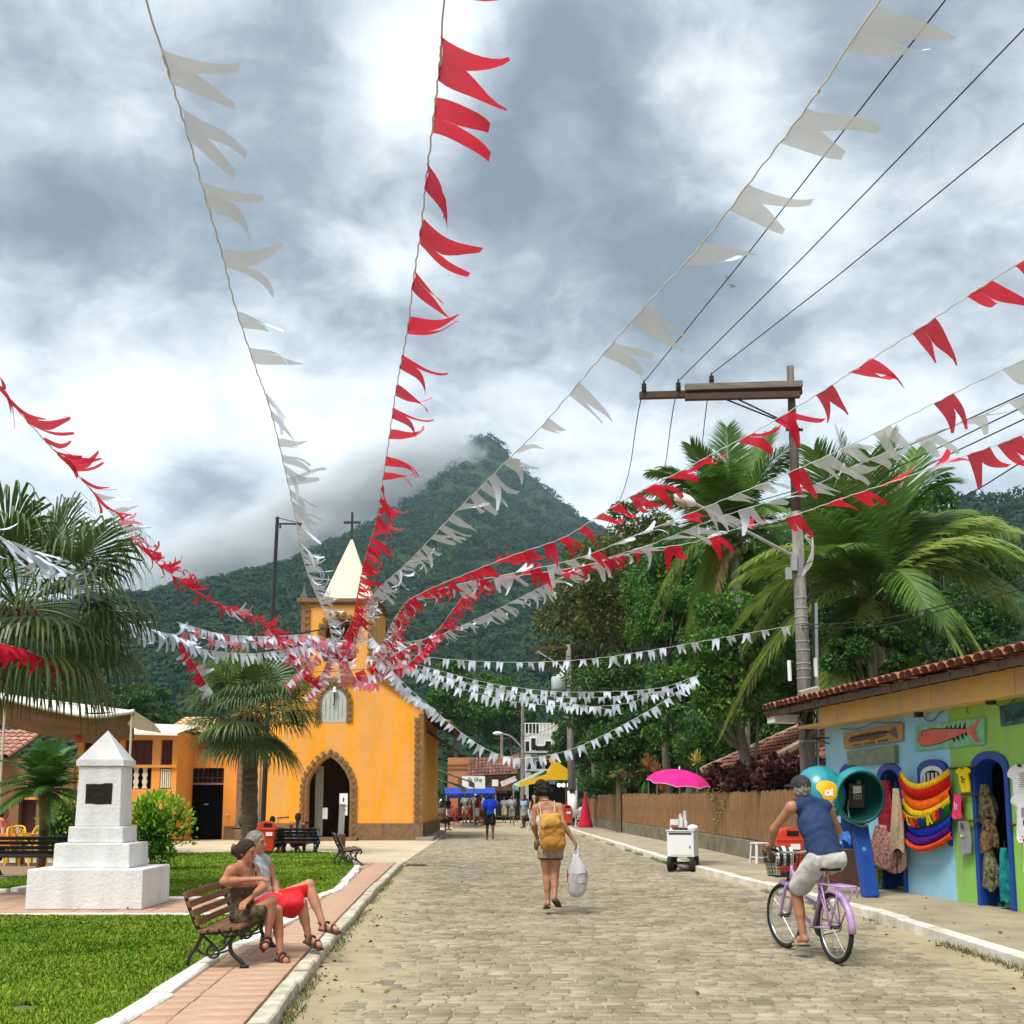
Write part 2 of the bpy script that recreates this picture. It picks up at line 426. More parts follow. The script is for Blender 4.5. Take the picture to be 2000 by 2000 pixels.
def road():
 xs = np.arange(-3.6, 5.05, 0.07); ys = np.concatenate([np.arange(2, 22, 0.07), np.geomspace(22.07, 100, 260)])
 Y, X = np.meshgrid(ys, xs, indexing='ij')
 X = X + 0
 Z = sand_height(X, Y)
 n, k = X.shape
 i = np.arange(n - 1)[:, None] * k + np.arange(k - 1)[None]
 root = put_np('road', np.stack([X, Y, Z], -1).reshape(-1, 3), np.stack([i, i + 1, i + k + 1, i + k], -1).reshape(-1, 4), M_SAND, smooth=True, kind='structure')
 m = mat('cobblestone', (0.205, 0.174, 0.116), 0.9, col2=(0.335, 0.29, 0.205), scale=1.6, bump=0.45, bscale=45, island=0.24, spec=0.2)
 # one setts mesh per variant, laid row by row with jitter
 def sett(w, d, r):
  q = r.uniform
  j = lambda: q(-.011, .011)
  c = [(-w/2 + j(), -d/2 + j()), (w/2 + j(), -d/2 + j()), (w/2 + j(), d/2 + j()), (-w/2 + j(), d/2 + j())]
  vs = [(x, y, -.045) for x, y in c] + [(x * .97, y * .97, -.004) for x, y in c] + [(x * .86, y * .82, .002 + q(-.0025, .002)) for x, y in c]
  fs = [(8, 9, 10, 11)] + [(a, (a + 1) % 4, 4 + (a + 1) % 4, 4 + a) for a in range(4)] + [(4 + a, 4 + (a + 1) % 4, 8 + (a + 1) % 4, 8 + a) for a in range(4)]
  return np.array(vs), np.array(fs)
 r = random.Random(3)
 y, rest_v, rest_f, cnt, singles = 5.6, [], [], 0, []
 while y < 47:
  d = r.uniform(.088, .118)
  x0 = float(np.interp(y, [0, 26, 27, 60], [lkx(y), lkx(y), -3.4, -3.4])) if y < 26 else -3.3
  x1 = rkx(y); x = x0 + r.uniform(0, .1); skew = r.uniform(-.004, .004)
  while x < x1 - .08:
   w = r.uniform(.115, .195)
   singles.append((y, x + w / 2, w, d)); x += w + r.uniform(.010, .022)
  y += d + r.uniform(.012, .022)
 protos = {}
 base = []
 sel = []
 for (y, x, w, d) in singles:
  z = float(sand_height(np.array([x]), np.array([y]))[0])
  if z < -0.002: sel.append((y, x, w, d))
 near = [s for s in sel if abs(s[1] / s[0]) < 0.50 and s[0] > 6.4][:300]
 nearset = set(near)
 variants = [mesh_np('cobblestone', *sett(.155, .103, r)) for _ in range(14)]
 for v in variants: v.materials.append(m)
 for (y, x, w, d) in singles:
  wob = 0.02 * math.sin(x * 2.1 + y * .7) + r.uniform(-.006, .006); dz = r.uniform(-.008, .004); rz = r.uniform(-.06, .06)
  if (y, x, w, d) in nearset:
   o = bpy.data.objects.new('cobblestone', variants[r.randrange(14)]); COL.objects.link(o); o.parent = root
   o.location = (x, y + wob, dz); o.rotation_euler = (r.uniform(-.02, .02), r.uniform(-.02, .02), rz); o.scale = (w / .155, d / .103, 1)
  else:
   v, f = sett(w, d, r)
   c, s = math.cos(rz), math.sin(rz)
   v = np.stack([v[:, 0] * c - v[:, 1] * s + x, v[:, 0] * s + v[:, 1] * c + y + wob, v[:, 2] + dz], -1)
   rest_v.append(v); rest_f.append(f + 12 * cnt); cnt += 1
 put_np('cobblestones', np.concatenate(rest_v), np.concatenate(rest_f), m, root, kind='stuff')
road()

# ---- left side: raised brick pavement, white kerbs, lawns, plaza
ZP = 0.10
M_PAVE = mat('red paving', (0.37, 0.215, 0.14), 0.9, col2=(0.53, 0.36, 0.25), scale=2.2, bump=0.25, bscale=40)
M_PLAZA = mat('pale plaza concrete', (0.44, 0.36, 0.235), 0.92, col2=(0.55, 0.46, 0.32), scale=0.9, bump=0.25, bscale=25)
M_WHITEK = mat('whitewashed kerb', (0.60, 0.57, 0.50), 0.85, col2=(0.80, 0.78, 0.73), scale=5, bump=0.6, bscale=22)
M_KERBY = mat('worn cream kerb', (0.36, 0.31, 0.21), 0.9, col2=(0.60, 0.56, 0.46), scale=7, bump=0.6, bscale=25)
g2 = lambda u, v, z=ZP: tuple(G(u, v, z)[:2])
def strip_poly(pts): return pts
# base of the whole square
sq = [(-30, 3), (-1.40, 3), (-1.60, 7.0), (-1.74, 9.15), (-1.92, 12.0), (-2.2, 17.4), (-2.55, 24.75), (-30, 24.75)]
put(MB().slab(sq, -0.1, ZP - 0.02), 'pavement_bed', mat('mortar', (0.23, 0.15, 0.10), 0.95, var=0.2, scale=4), kind='structure')
M_SANDP = M_PLAZA
put(MB().slab([(-40, 24.75), (-2.55, 24.75), (-2.62, 30), (-2.75, 40), (-3.1, 58), (-40, 58)], -0.1, 0.012), 'plaza', M_PLAZA, kind='structure')
# paving slabs on the roadside walk and the cross path
def inpoly(x, y, poly):
 c = False; n = len(poly)
 for i in range(n):
  (a, b), (p, q) = poly[i], poly[i - 1]
  if (b > y) != (q > y) and x < (p - a) * (y - b) / (q - b) + a: c = not c
 return c
LAWN_N = [g2(-350, 1790), g2(300, 1790), g2(540, 1789), g2(560, 1792), g2(540, 1804), g2(480, 1833), g2(432, 1855), g2(362, 1900), g2(290, 1945), g2(200, 2000), g2(60, 2085), g2(-420, 2085)]
LAWN_F = [g2(322, 1754), g2(610, 1754), g2(650, 1738), g2(676, 1712), g2(692, 1695), g2(688, 1682), g2(664, 1668), g2(620, 1664), g2(320, 1668)]
LAWN_W = [g2(-300, 1739), g2(20, 1739), g2(60, 1733), g2(60, 1712), g2(10, 1720), g2(-300, 1735)]
def paving():
 root = thing('brick_walk', None, None); del root
 pr = bpy.data.objects.new('brick_pavement', None); COL.objects.link(pr); pr['kind'] = 'structure'; pr.location = (-3, 12, ZP)
 r = random.Random(5); n = 0
 variants = []
 for k in range(6):
  mb = MB(); w, d = .48, .235
  c = [(-w/2, -d/2), (w/2, -d/2), (w/2, d/2), (-w/2, d/2)]
  vs = [(x, y, -.03) for x, y in c] + [(x, y, -.004 + r.uniform(-.001, .001)) for x, y in c] + [(x * .985, y * .97, 0) for x, y in c]
  mb.add(vs, [(8, 9, 10, 11)] + [(a, (a + 1) % 4, 4 + (a + 1) % 4, 4 + a) for a in range(4)] + [(4 + a, 4 + (a + 1) % 4, 8 + (a + 1) % 4, 8 + a) for a in range(4)])
  me = bpy.data.meshes.new('paving_tile'); me.from_pydata(mb.v, [], mb.f); me.materials.append(M_PAVE); variants.append(me)
 rv, rf, cnt, cand = [], [], 0, []
 y = 5.2
 row = 0
 while y < 24.6:
  xr = lkx(y) - 0.14
  x = xr - .25 + (0.0 if row % 2 else 0)
  while x > -13:
   t = abs(x) / y < 0.56
   if t and not inpoly(x, y, LAWN_N) and not inpoly(x, y, LAWN_F) and not inpoly(x, y, LAWN_W) and (x > -3.9 or 12.3 < y < 16.3):
    cand.append((y, x))
   x -= .49
  y += .243; row += 1
 for (y, x) in cand:
  n += 1
  ang = math.atan2(lkx(y - .5) - lkx(y + .5), 1.0)
  dz = r.uniform(-.004, .003)
  if n <= 300:
   o = bpy.data.objects.new('paving_tile', variants[r.randrange(6)]); COL.objects.link(o); o.parent = pr
   o.location = (x + 3, y - 12, dz); o.rotation_euler = (r.uniform(-.006, .006), r.uniform(-.006, .006), ang)
  else:
   me = variants[r.randrange(6)]
   v = np.empty(36, dtype=np.float32); me.vertices.foreach_get('co', v); v = v.reshape(-1, 3)
   f = np.array([list(p.vertices) for p in me.polygons])
   rv.append(v + np.array([x + 3, y - 12, dz])); rf.append(f + 12 * cnt); cnt += 1
 if rv: put_np('paving_tiles', np.concatenate(rv), np.concatenate(rf), M_PAVE, pr, kind='stuff')
paving()
def kerb(name, pts, w, z0, z1, m, seg=0.9, jit=0.012, par=None, side=1):
 """Row of kerb stones along a line of (x, y); every stone is a part of the kerb."""
 root = bpy.data.objects.new(name, None); COL.objects.link(root); root['kind'] = 'structure'; root.location = (*pts[0], 0)
 r = random.Random(len(pts) * 13 + int(w * 1000))
 P2 = [V((a, b, 0)) for a, b in pts]
 for a, b in zip(P2[:-1], P2[1:]):
  L = (b - a).length; k = max(1, round(L / seg)); d = (b - a).normalized(); sd = V((d.y, -d.x, 0)) * side
  for i in range(k):
   p, q = a + (b - a) * (i / k), a + (b - a) * ((i + 1) / k) - d * 0.012
   h = z1 + r.uniform(-jit, jit * .4)
   ww = w + r.uniform(-jit, jit)
   mb = MB(); vs = []
   for e in (p, q):
    o1, o2 = r.uniform(-jit, jit), r.uniform(-jit, jit)
    for (s_, z_) in ((0, z0), (0, h - .012), (.012, h), (ww - .014 + o1, h + o2 * .3), (ww + o1, h - .014), (ww + o1 * .5, z0)): vs.append(e + sd * s_ + V((0, 0, z_)))
   mb.add(vs, [(5, 4, 3, 2, 1, 0), (6, 7, 8, 9, 10, 11)] + [(j, (j + 1) % 6, 6 + (j + 1) % 6, 6 + j) for j in range(6)])
   put(mb, 'kerb_stone', m, root, world=True)
 return root
kerb('roadside_kerb', [(x - 0.13, y) for x, y in [(-1.33, 3)] + LK[1:]], 0.13, -0.1, ZP + .004, M_KERBY, 0.55)
kerb('right_kerb', [(x, y) for x, y in RK[1:-1]], 0.17, -0.1, 0.128, mat('white painted kerb', (0.50, 0.46, 0.37), 0.85, col2=(0.76, 0.73, 0.66), scale=3, bump=0.5, bscale=20), 0.95)
def loop_kerb(name, poly, w, closed=True, seg=.7, outward=1):
 pts = poly + [poly[0]] if closed else poly
 return kerb(name, pts, w, -0.02, ZP + 0.035, M_WHITEK, seg, 0.02, side=outward)
loop_kerb('near_lawn_kerb', LAWN_N[1:11], 0.16, False, outward=-1)
loop_kerb('far_lawn_kerb', LAWN_F[:8], 0.15, False, outward=1)
loop_kerb('west_lawn_kerb', LAWN_W[:4], 0.12, False, outward=1)
kerb('path_edge', [g2(-200, 1787), g2(300, 1787), g2(536, 1786)][:1] + [g2(540, 1786.5)], 0.05, 0, ZP + .02, M_WHITEK, 0.9, 0.006, side=-1)

M_LAWN = mat('lawn soil', (0.055, 0.095, 0.015), 0.95, col2=(0.12, 0.13, 0.04), scale=3)
M_GRASS = mat('grass blade', (0.095, 0.185, 0.010), 0.6, col2=(0.23, 0.32, 0.022), scale=.9, island=0.45, hue=0.025, spec=0.15)
def lawn(poly, n, hgt, seed, name='lawn'):
 root = put(MB().slab(poly, 0, ZP + .004), name, M_LAWN, kind='structure')
 g = np.random.default_rng(seed)
 xs = [p[0] for p in poly]; ys = [p[1] for p in poly]
 x = g.uniform(min(xs), max(xs), n * 3); y = 1 / g.uniform(1 / max(ys), 1 / min(ys), n * 3)
 k = np.zeros(len(x), bool)
 c = np.zeros(len(x), bool)
 for i in range(len(poly)):
  (a, b), (p, q) = poly[i], poly[i - 1]
  if b == q: continue
  hit = ((b > y) != (q > y)) & (x < (p - a) * (y - b) / (q - b) + a); c ^= hit
 c &= np.abs(x / y) < 0.55
 x, y = x[c][:n], y[c][:n]; n = len(x)
 th = fbm(x * .9 + 3, y * .9, seed + 60) + .5 * fbm(x * 4, y * 4, seed + 70) > -.31; x, y = x[th], y[th]; n = len(x)
 pa = 0.55 + 0.9 * np.clip(fbm(x * 1.4, y * 1.4, seed) + .5, 0, 1)
 t = g.uniform(0, 2 * np.pi, n); h = hgt * g.uniform(.5, 1.2, n) * pa; w = 0.006 + 0.0009 * y
 lean = g.normal(0, .55, (n, 2)) * h[:, None]
 b = np.stack([x, y, np.full(n, ZP)], -1)
 dx = np.stack([np.cos(t) * w, np.sin(t) * w, np.zeros(n)], -1)
 tip = b + np.stack([lean[:, 0], lean[:, 1], h], -1)
 vs = np.stack([b - dx, b + dx, tip], 1).reshape(-1, 3)
 put_np('grass', vs, np.arange(3 * n).reshape(-1, 3), M_GRASS, kind='stuff')
lawn(LAWN_N, 110000, 0.036, 1)
lawn(LAWN_F, 70000, 0.042, 2)
lawn(LAWN_W, 9000, 0.06, 4)

# ---- right side pavement
M_WALK = mat('sandy pavement', (0.27, 0.225, 0.15), 0.92, col2=(0.40, 0.34, 0.235), scale=1.3, bump=0.35, bscale=30)
put(MB().slab([(4.79, 3), (14, 3), (14, 12), (9, 40), (6, 62), (2.75, 58), (3.11, 46), (3.5, 35.5), (3.72, 29), (3.96, 23.1), (4.33, 18.5), (4.67, 13.9), (4.69, 10), (4.77, 7)], -0.1, 0.12), 'sidewalk', M_WALK, kind='structure')
put(MB().slab([(9.01, 40.2), (14.01, 12.2), (60, 12.2), (60, 140), (6.02, 140), (6.02, 62.2)], -0.1, 0.10), 'garden_soil', mat('garden soil', (0.03, 0.028, 0.018), 0.95, var=.3, scale=2), kind='structure')
def tufts(name, pts, n, hgt, spread, seed, m):
 """Weeds at the foot of a kerb."""
 g = np.random.default_rng(seed)
 pts = np.array(pts); k = g.integers(0, len(pts) - 1, n); f = g.uniform(0, 1, n)[:, None]
 b = pts[k] * (1 - f) + pts[k + 1] * f
 keep = (lattice(b[:, 0] * 1.1 + 5, b[:, 1] * 1.1, seed) > 0.52)
 b = b[keep]; n = len(b)
 b = b + np.concatenate([g.normal(0, spread, (n, 2)), np.zeros((n, 1))], 1)
 h = hgt * g.uniform(.3, 1.1, n); t = g.uniform(0, 6.28, n); w = .006
 dx = np.stack([np.cos(t) * w, np.sin(t) * w, np.zeros(n)], -1)
 tip = b + np.concatenate([g.normal(0, .6, (n, 2)) * h[:, None], h[:, None]], 1)
 put_np(name, np.stack([b - dx, b + dx, tip], 1).reshape(-1, 3), np.arange(3 * n).reshape(-1, 3), m, kind='stuff')
M_WEED = mat('weed', (0.07, 0.11, 0.025), 0.8, col2=(0.15, 0.15, 0.05), scale=2, island=.4)
tufts('kerb_weeds', [(x - .05, y, 0) for x, y in RK[1:9]], 5200, .085, .045, 6, M_WEED)
tufts('kerb_weeds', [(x + .06, y, 0) for x, y in LK[1:]], 2000, .05, .03, 7, M_WEED)
# ---------------------------------------------------------------- church
M_CHURCH = mat('church ochre paint', (0.80, 0.325, 0.014), 0.85, var=0.06, scale=.9, bump=0.25, bscale=40, stain=.14)
M_ORANGE = mat('orange paint', (0.78, 0.29, 0.02), 0.85, var=0.07, scale=1.5, bump=0.25, bscale=40, stain=.14)
M_STONE = mat('brown stone', (0.145, 0.085, 0.043), 0.9, col2=(0.24, 0.145, 0.075), scale=7, bump=0.5, bscale=30)
M_CREAM = mat('cream spire paint', (0.80, 0.73, 0.50), 0.75, var=0.05, scale=1.5, bump=0.2, stain=.12)
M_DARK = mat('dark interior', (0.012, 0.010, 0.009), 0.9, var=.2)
M_IRON = mat('black iron', (0.018, 0.017, 0.016), 0.5, var=.2, spec=.4)
M_BROWNWOOD = mat('dark brown wood', (0.055, 0.03, 0.018), 0.7, col2=(0.10, 0.055, 0.03), scale=9, bump=.3, stretch=(1, 6, 6))
M_TILE = mat('clay roof tile', (0.22, 0.075, 0.045), 0.85, col2=(0.36, 0.14, 0.085), scale=4, bump=.3, bscale=40, island=.25)
M_TILED = mat('weathered roof tile', (0.11, 0.05, 0.035), 0.9, col2=(0.20, 0.09, 0.06), scale=3, bump=.3, bscale=40, island=.3)
M_WHITE = mat('white paint', (0.74, 0.74, 0.73), 0.7, var=.04, scale=3, bump=.1)
M_CONC = mat('concrete', (0.25, 0.235, 0.20), 0.9, var=.2, scale=3, bump=.4)
YF = 40.0
def cx(u, Y=YF): return P(u, 1561, Y).x
def cz(v, Y=YF, u=700): return P(u, v, Y).z
def barrel_roof(name, o, ax, ay, nx, ny, w, l, m, parent, tiles=0, group=None):
 """Clay tile roof: rows of half-round tiles over the plane o + i*w*ax + j*l*ay. First `tiles` are parts of their own, the rest one part."""
 o, ax, ay = V(o), V(ax).normalized(), V(ay).normalized(); nz = ax.cross(ay).normalized()
 if nz.z < 0: nz = -nz
 r = random.Random(nx * 31 + ny)
 rows = MB(); cnt = 0; protos = []
 def tile(mb, c, tilt, off):
  vs = []
  for e, (q, rr) in enumerate(((0, .56), (1, .47))):
   for k in range(6):
    a = math.pi * k / 5
    vs.append(c + ay * (q * l * 1.12) + ax * (math.cos(a) * w * rr) + nz * (math.sin(a) * w * rr * .85 + (0.028 if e == 0 else 0.0)))
  vs += [p - nz * .013 for p in vs[:6]]
  mb.add(vs, [(k, k + 1, 7 + k, 6 + k) for k in range(5)] + [(12 + k, 13 + k, k + 1, k) for k in range(5)])
 for j in range(ny):
  for i in range(nx):
   c = o + ax * ((i + .5) * w + r.uniform(-.01, .01)) + ay * (j * l + r.uniform(-.015, .015)) + nz * r.uniform(0, .008)
   if cnt < tiles:
    mb = MB(); tile(mb, V((0, 0, 0)), 0, 0)
    if len(protos) < 4:
     me = bpy.data.meshes.new('tile'); me.from_pydata(mb.v, [], mb.f); me.materials.append(m); protos.append(me)
    ob = bpy.data.objects.new('tile', protos[cnt % len(protos)]); COL.objects.link(ob); ob.parent = parent
    ob.matrix_basis = wmat(parent).inverted() @ Matrix.Translation(c); cnt += 1
   else: tile(rows, c, 0, 0)
 if rows.v: put(rows, name, m, parent, world=True, kind='stuff')
def arch(w, z0, zs, za, n=8, pointed=.25):
 """Half-open arch outline from left foot over the top to the right foot; pointed 0 = round."""
 pts = [(-w, z0), (-w, zs)]
 for i in range(1, 2 * n):
  t = i / (2 * n); a = math.pi * (1 - t)
  x = math.cos(a) * w; y = math.sin(a)
  y = y * (1 - pointed) + (1 - abs(x) / w) * pointed
  pts.append((x, zs + y * (za - zs)))
 return pts + [(w, zs), (w, z0)]
def church():
 t = thing('church', 'orange village church with pale yellow spire and iron cross', 'church', (-6.73, 43, 0))
 xl, xr = cx(463), cx(825); ze = cz(1381); zs = cz(1318)
 tl, tr = cx(580), cx(730)
 dc, dw = cx(641.5), (cx(683) - cx(600)) / 2
 door = [(dc + a, b) for a, b in arch(dw, 0.06, cz(1538), cz(1477), 8, .35)]
 F = [(xl, 0.0)] + [(door[0][0], 0.0)] + door[1:-1] + [(door[-1][0], 0.0)] + [(xr, 0.0), (xr, ze), (tr, zs), (tl, zs), (xl, ze)]
 put(MB().prism(F, (0, YF, 0), (1, 0, 0), (0, 0, 1), (0, 1, 0), 0.45), 'facade', M_CHURCH, t, True)
 mb = MB(); mb.box((xl + .2), 44.7, ze / 2 - .1, .3, 8.4, ze - .25); mb.box(xr - .2, 44.7, ze / 2 - .1, .3, 8.4, ze - .25); mb.box((xl + xr) / 2, 48.8, ze / 2, xr - xl - .2, .3, ze)
 put(mb, 'nave_wall', M_CHURCH, t, True)
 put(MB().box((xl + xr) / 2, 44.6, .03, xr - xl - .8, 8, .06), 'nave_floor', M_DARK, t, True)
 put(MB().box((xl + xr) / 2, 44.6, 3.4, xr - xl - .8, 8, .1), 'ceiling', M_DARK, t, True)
 # roof with clay tiles, eave over the street side
 for s in (1, -1):
  xm = (xl + xr) / 2; e = V((xm + s * ((xr - xl) / 2 + .95), 40.6, 4.33)); rid = V((xm, 40.6, 6.2)); up = (rid - e)
  roof = put(MB().bar(e + V((0, 4.2, -.06)), rid + V((0, 4.2, -.06)), 8.4, .08), 'roof', M_BROWNWOOD, t, True)
  barrel_roof('roof_tiles', e, (0, 1, 0), up, 35, 9, .24, up.length / 9, M_TILED, roof)
 put(MB().bar((xr - .02, 45.4, cz(1421)), (xr + 1.0, 45.4, cz(1462, 43)), 6.6, .07), 'lean_to_roof', M_BROWNWOOD, t, True)
 # tower with round belfry opening (two halves)
 tc_, tz0, tz1 = cx(655), zs, cz(1176)
 bw, bz0, bz1, bc = (cx(684) - cx(626)) / 2, cz(1292), cz(1207), cx(655)
 hole = arch(bw, bz0, bz1 - bw, bz1, 8, 0)
 k = len(hole) // 2
 left = [(tl, tz0), (bc, tz0), (bc, bz0), ] + [(bc + a, b) for a, b in hole[:k + 1]] + [(bc, tz1), (tl, tz1)]
 right = [(tr, tz1), (bc, tz1)] + [(bc + a, b) for a, b in hole[k:]] + [(bc, bz0), (bc, tz0), (tr, tz0)]
 mb = MB()
 for q in (left, right): mb.prism(q, (0, YF + .001, 0), (1, 0, 0), (0, 0, 1), (0, 1, 0), .35)
 mb.box(tl + .15, YF + 1.6, (tz0 + tz1) / 2, .3, 2.5, tz1 - tz0 - .01); mb.box(tr - .15, YF + 1.6, (tz0 + tz1) / 2, .3, 2.5, tz1 - tz0 - .01); mb.box(tc_, YF + 2.7, (tz0 + tz1) / 2, tr - tl - .62, .3, tz1 - tz0 - .02)
 put(mb, 'tower', M_CHURCH, t, True)
 put(MB().box(tc_, YF + 1.4, tz1 + .05, tr - tl + .34, 3.1, .16), 'cornice', M_STONE, t, True, bevel=.02)
 put(MB().box(tc_, YF + 1.4, tz1 - .06, tr - tl + .16, 2.95, .10), 'cornice', M_STONE, t, True)
 put(MB().box(tc_, YF - .03, cz(1329), cx(724) - cx(586), .16, .2), 'ledge', M_STONE, t, True)
 sp = (cx(617) + cx(716)) / 2; sw = (cx(716) - cx(614)) / 2; zb = tz1 + .13; zt = cz(1033)
 put(MB().add([(sp - sw, YF + .35, zb), (sp + sw, YF + .35, zb), (sp + sw, YF + .35 + 2 * sw, zb), (sp - sw, YF + .35 + 2 * sw, zb), (sp, YF + .35 + sw, zt)], [(0, 1, 4), (1, 2, 4), (2, 3, 4), (3, 0, 4), (3, 2, 1, 0)]), 'spire', M_CREAM, t, True)
 for px_ in (tl + .05, tr - .05):
  put(MB().lathe([(.19, 0), (.17, .16), (.10, .2), (.005, .62)], 4, (px_, YF + .12, tz1 + .13), ph=math.pi / 4), 'pinnacle', mat('mossy stone', (.10, .12, .10), .9), t, True)
 c0 = V((sp, YF + .35 + sw, zt - .1)); mb = MB(); H = cz(983) - zt + .1
 mb.bar(c0, c0 + V((0, 0, H)), .085, .085); a = c0 + V((0, 0, H * .63)); mb.bar(a - V((.33, 0, 0)), a + V((.33, 0, 0)), .08, .08)
 put(mb, 'cross', M_IRON, t, True)
 bell = MB().lathe([(.02, .45), (.14, .43), (.2, .3), (.23, .12), (.33, 0), (.30, .0), (.2, .25), (.01, .35)], 14, (bc, YF + .9, bz0 + .25)); put(bell, 'bell', mat('bronze', (.12, .08, .04), .4, metal=.8), t, True, smooth=True)
 put(MB().box(bc, YF + .9, bz0 + .78, 1.7, .1, .1), 'bell_beam', M_BROWNWOOD, t, True)
 # stone trims
 q = .10
 for a, b in (((tr - .02, zs), (xr + .08, ze)), ((tl + .02, zs), (xl - .08, ze))):
  put(MB().bar((a[0], YF + .16, a[1] + .03), (b[0], YF + .16, b[1] + .0), .62, .17, up=(0, 0, 1)), 'coping', M_STONE, t, True)
 zp = cz(1608)
 for a, b in ((xl - .04, door[0][0] - .22), (door[-1][0] + .22, xr + .04)):
  put(MB().box((a + b) / 2, YF - .025, zp / 2, b - a, .09, zp), 'plinth', M_STONE, t, True)
 put(MB().box(xr + .03, 44.7, zp / 2, .1, 8.4, zp), 'plinth', M_STONE, t, True)
 put(MB().slab([(xr - .2, 39.6), (xr + .45, 39.4), (xr + .35, 49), (xr - .2, 49)], 0, .14), 'step', M_CONC, t, True)
 put(MB().box(dc, YF - .28, .07, 2 * dw + .7, .6, .13), 'doorstep', M_STONE, t, True)
 def block(x, z, w, h, rot=0.0, d=.13):
  c, s = math.cos(rot), math.sin(rot)
  mb = MB(); mb.box(0, 0, 0, w, d, h)
  mb.v = [(x + a * c - e * s, YF - d / 2 + .045 + b, z + a * s + e * c) for a, b, e in mb.v]
  put(mb, 'quoin_stone', M_STONE, t, True)
 def frame(pts, w, name):
  """Continuous stone band along an outline plus projecting teeth."""
  inner = pts; n = len(pts); outer = []
  for i, (a, b) in enumerate(pts):
   p0, p1 = pts[max(i - 1, 0)], pts[min(i + 1, n - 1)]
   dx, dz = p1[0] - p0[0], p1[1] - p0[1]; L = math.hypot(dx, dz) or 1
   outer.append((a - dz / L * w, b + dx / L * w))
  put(MB().ring(inner, outer, (0, YF - .05, 0), (1, 0, 0), (0, 0, 1), (0, 1, 0), .08), name, M_STONE, t, True)
  return outer
 def teeth(pts, step, w, h, off):
  d = 0; acc = 0
  for (a, b), (c, e) in zip(pts[:-1], pts[1:]):
   L = math.hypot(c - a, e - b);
   if L < 1e-6: continue
   ux, uz = (c - a) / L, (e - b) / L
   while acc <= L:
    x, z = a + ux * acc, b + uz * acc; nx, nz = -uz, ux
    block(x + nx * off, z + nz * off, w, h, math.atan2(nz, nx)); acc += step
   acc -= L
 dz0 = [(a, max(b, zp if False else .13)) for a, b in door]
 o = frame(dz0, .13, 'door_surround'); teeth(o, .232, .15, .12, .065)
 no = [(cx(648.5) + a, b) for a, b in arch((cx(673.5) - cx(624)) / 2, cz(1411), cz(1372), cz(1344), 8, 0)]
 o = frame(no, .09, 'niche_surround'); teeth(o, .232, .14, .12, .06)
 M_SHUT = mat('pale grey board', (0.42, 0.45, 0.41), .7, var=.08, scale=4)
 put(MB().prism(no, (0, YF - .012, 0), (1, 0, 0), (0, 0, 1), (0, 1, 0), .03), 'shutter', M_SHUT, t, True)
 mb = MB()
 for i in range(1, 6):
  x = no[0][0] + (no[-1][0] - no[0][0]) * i / 6; mb.box(x, YF - .022, (cz(1411) + cz(1362)) / 2 + .1, .02, .02, cz(1365) - cz(1411) - .1 + (.16 if 1 < i < 5 else -.1))
 put(mb, 'shutter_batten', mat('grey batten', (.30, .33, .30), .7), t, True)
 put(MB().lathe([(.02, .2), (.05, .19), (.07, .05), (.1, 0)], 10, (cx(650), YF - .1, cz(1352))), 'small_bell', M_WHITE, t, True)
 put(MB().tube([(cx(650), YF - .1, cz(1355)), (cx(650), YF - .1, cz(1372)), (cx(648), YF - .1, cz(1378))], .025), 'bell_rope', M_IRON, t, True)
 ho = [(bc + a, b) for a, b in arch(bw, bz0 + .1, bz1 - bw, bz1, 8, 0)]
 o = frame(ho, .10, 'belfry_surround'); teeth(o[1:-1], .235, .16, .13, .07)
 for x, z0, z1, s in ((tl + .08, zs + .15, tz1 - .15, 1), (tr - .08, zs + .15, tz1 - .15, -1), (xr - .07, zp + .02, ze - .25, -1), (xl + .07, zp + .02, ze - .25, 1)):
  put(MB().box(x, YF - .012, (z0 + z1) / 2, .17, .09, z1 - z0), 'corner_strip', M_STONE, t, True)
  z = z0 + .12
  while z < z1:
   block(x + s * .16, z, .17, .125); z += .245
 # door leaf, notices
 put(MB().box(dc - dw + .3, YF + .8, 1.45, .3, .06, 2.6), 'door_leaf', mat('grey door', (.33, .32, .28), .6), t, True)
 put(MB().box(dc - .22, YF + .62, cz(1589), .19, .01, .42), 'notice_sheet', M_WHITE, t, True)
 s = thing('notice_board', 'white notice board on a grey stand inside the church doorway', 'notice board', (cx(672), YF - .1, .13))
 put(MB().box(cx(672), YF - .1, cz(1571), .3, .05, .80), 'board', M_WHITE, s, True)
 for u_, v_, w_, h_ in ((672, 1562, .05, .16), (674, 1574, .22, .03), (674, 1582, .18, .02)): put(MB().box(cx(u_), YF - .128, cz(v_), w_, .004, h_), 'print', M_IRON, s, True)
 mb = MB(); mb.bar((cx(668), YF - .1, .13), (cx(670), YF - .1, cz(1570)), .22, .06, up=(0, 1, 0)); put(mb, 'stand', mat('grey board stand', (.22, .22, .21), .7), s, True)
church()

